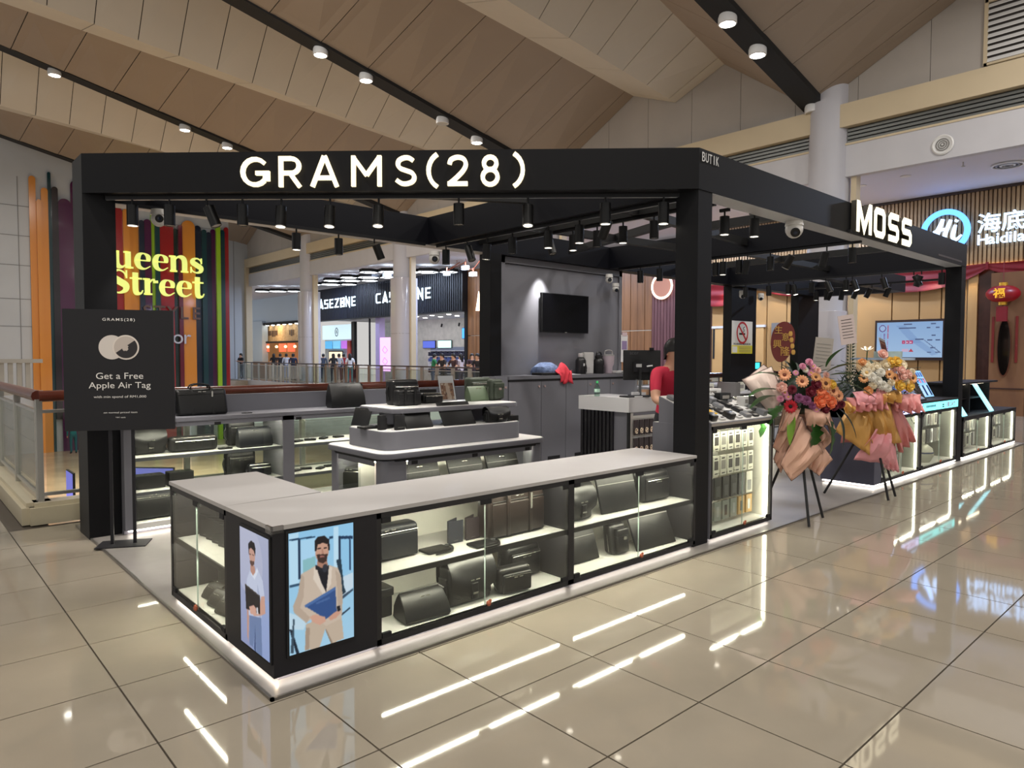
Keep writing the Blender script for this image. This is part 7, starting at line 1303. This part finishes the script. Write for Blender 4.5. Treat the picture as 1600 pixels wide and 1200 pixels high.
    if detail:
        f = c+Vector((0, -.092*k, -.01))
        MB().sph((f.x, f.y-.012, f.z-.012), (.013, .018, .022), 10, 6).build('nose', SKIN_, t, True); [MB().sph((f.x+s*.032, f.y+.004, f.z+.014), (.012, .008, .006), 8, 5).build('eye', M('eye_dark', (30, 24, 22), .3), t, True) for s in (-1, 1)]; MB().sph((f.x, f.y+.0, f.z-.045), (.022, .008, .006), 8, 5).build('mouth', M('lips', (170, 100, 92), .5), t, True); [MB().sph((c.x+s*.082*k, c.y+.008, c.z-.004), (.014, .022, .032), 10, 6).build('ear', SKIN_, t, True) for s in (-1, 1)]
        for s, sn in ((-1, 'r'), (1, 'l')):
            hp = Vector(J['ha'+sn]); wp = Vector(J['wr'+sn]); d = (hp-wp).normalized(); sd = d.cross(Vector((0, 0, 1))).normalized()
            for q in range(4): p0 = hp+sd*(-.024+.016*q); MB().tube([p0-d*.02, p0+d*(.035+.008*(q in (1, 2))), p0+d*(.062+.01*(q in (1, 2)))+Vector((0, 0, -.012))], [.009, .0085, .007], 6).build('finger', SKIN_, t, True)
            MB().tube([hp-sd*s*.03-d*.03, hp-sd*s*.05+d*.01, hp-sd*s*.05+d*.035+Vector((0, 0, -.008))], [.011, .01, .008], 6).build('thumb', SKIN_, t, True)
    return t
person('shop assistant in a red polo shirt bent over the counter beside the middle post', 5.81, 4.07, .012, 246, 1.80, (196, 34, 66), (40, 40, 46), 'lean', 'short', .1, False, True)
t = thing('printed_receipts', 'cream papers and goods beside the monitor on the till', 'paper', (6.98, 5.3, 1.1)); MB().box(-.12, -.06, 0, .02, .06, .05).build('stack', M('paper_white', (226, 224, 226), .7), t); MB().box(0, -.05, 0, .1, .04, .08).build('roll', M('kraft_tan', (206, 164, 130), .6), t)
FAR = [('man in black looking at his phone by the far white wall', 17.3, 45.4, 200, (30, 32, 40), (24, 26, 34), 'phone', 'short'),
       ('person in black queueing at the warm food stall, leftmost', 19.6, 45.6, 60, (26, 24, 28), (60, 50, 44), 'down', 'long'),
       ('person in a dark jacket queueing at the food stall, second', 20.4, 46.4, 60, (34, 32, 38), (40, 38, 44), 'down', 'short'),
       ('person in a white top between the food stall queue', 19.9, 44.3, 60, (190, 190, 196), (90, 100, 130), 'down', 'short'),
       ('broad man in navy queueing nearest the left column', 19.0, 41.3, 60, (36, 46, 74), (90, 70, 60), 'down', 'short'),
       ('person in grey blue just right of the left column', 21.5, 42.2, 50, (60, 70, 90), (40, 50, 70), 'down', 'short'),
       ('woman in black at the tea stall window', 19.8, 37.6, 70, (24, 24, 28), (40, 36, 40), 'down', 'long'),
       ('person in a pale top at the tea stall window', 20.6, 38.4, 70, (170, 176, 186), (30, 36, 60), 'down', 'short'),
       ('person in red at the tea stall counter', 21.4, 39.3, 70, (150, 30, 44), (36, 34, 38), 'down', 'short'),
       ('woman with long hair in a white top walking past the tea stall', 19.4, 34.9, 60, (206, 206, 214), (60, 110, 110), 'down', 'long'),
       ('person in green bending over right of the clad column', 19.6, 27.3, 330, (40, 120, 70), (60, 70, 90), 'lean', 'short'),
       ('man in dark shirt leaning on the far railing, left of the pair', 17.75, 23.9, 190, (40, 34, 40), (30, 30, 36), 'lean', 'short'),
       ('man in maroon leaning on the far railing, right of the pair', 17.75, 23.1, 190, (70, 46, 52), (30, 30, 36), 'lean', 'short'),
       ('woman in a white print top behind the far railing', 18.9, 24.2, 100, (214, 200, 204), (60, 50, 60), 'phone', 'long'),
       ('woman in dark clothes behind the railing in front of the timber', 19.3, 23.9, 240, (60, 40, 50), (40, 36, 44), 'phone', 'long'),
       ('person in black nearest the black rear post', 17.8, 21.6, 200, (34, 30, 36), (26, 26, 30), 'lean', 'long')]
for lab, x, y, fa, sh, tr, ar, hr in FAR: person(lab, x, y, 0, fa, 1.72, sh, tr, ar, hr, .12 if ar == 'lean' else 0, ar == 'down' and hr == 'short')
person('person in teal on the storey below', 6.7, 38.8, -3.2, 90, 1.75, (30, 110, 116), (36, 90, 100), 'down', 'short', 0, True)
# things of the storey below
lcd('lower_screen', 'lilac screen on the storey below, left of the kiosk post', (3.92, 23.4, -2.25), .9, .85, (120, 120, 214), .9); lcd('lower_screen', 'long lilac screen on the storey below, seen through the rear shelf', (5.7, 22.2, -2.0), 1.5, .5, (120, 120, 214), .9).rotation_euler = (0, 0, R(45))
t = thing('lower_stall', 'pale stall with orange side on the storey below', 'stall', (6.1, 41.5, -3.2)); MB().box(-.6, 0, 0, 1.0, 1.0, 3.1).build('body', M('stall_orange', (222, 176, 120), .5), t); MB().box(-.9, -.4, 0, -.6, .2, 2.2).build('board', m_white, t)
light('lower_glow', 'AREA', (8, 28, -.6), 500, (1, .92, .82), (8, 28, -3), 6)
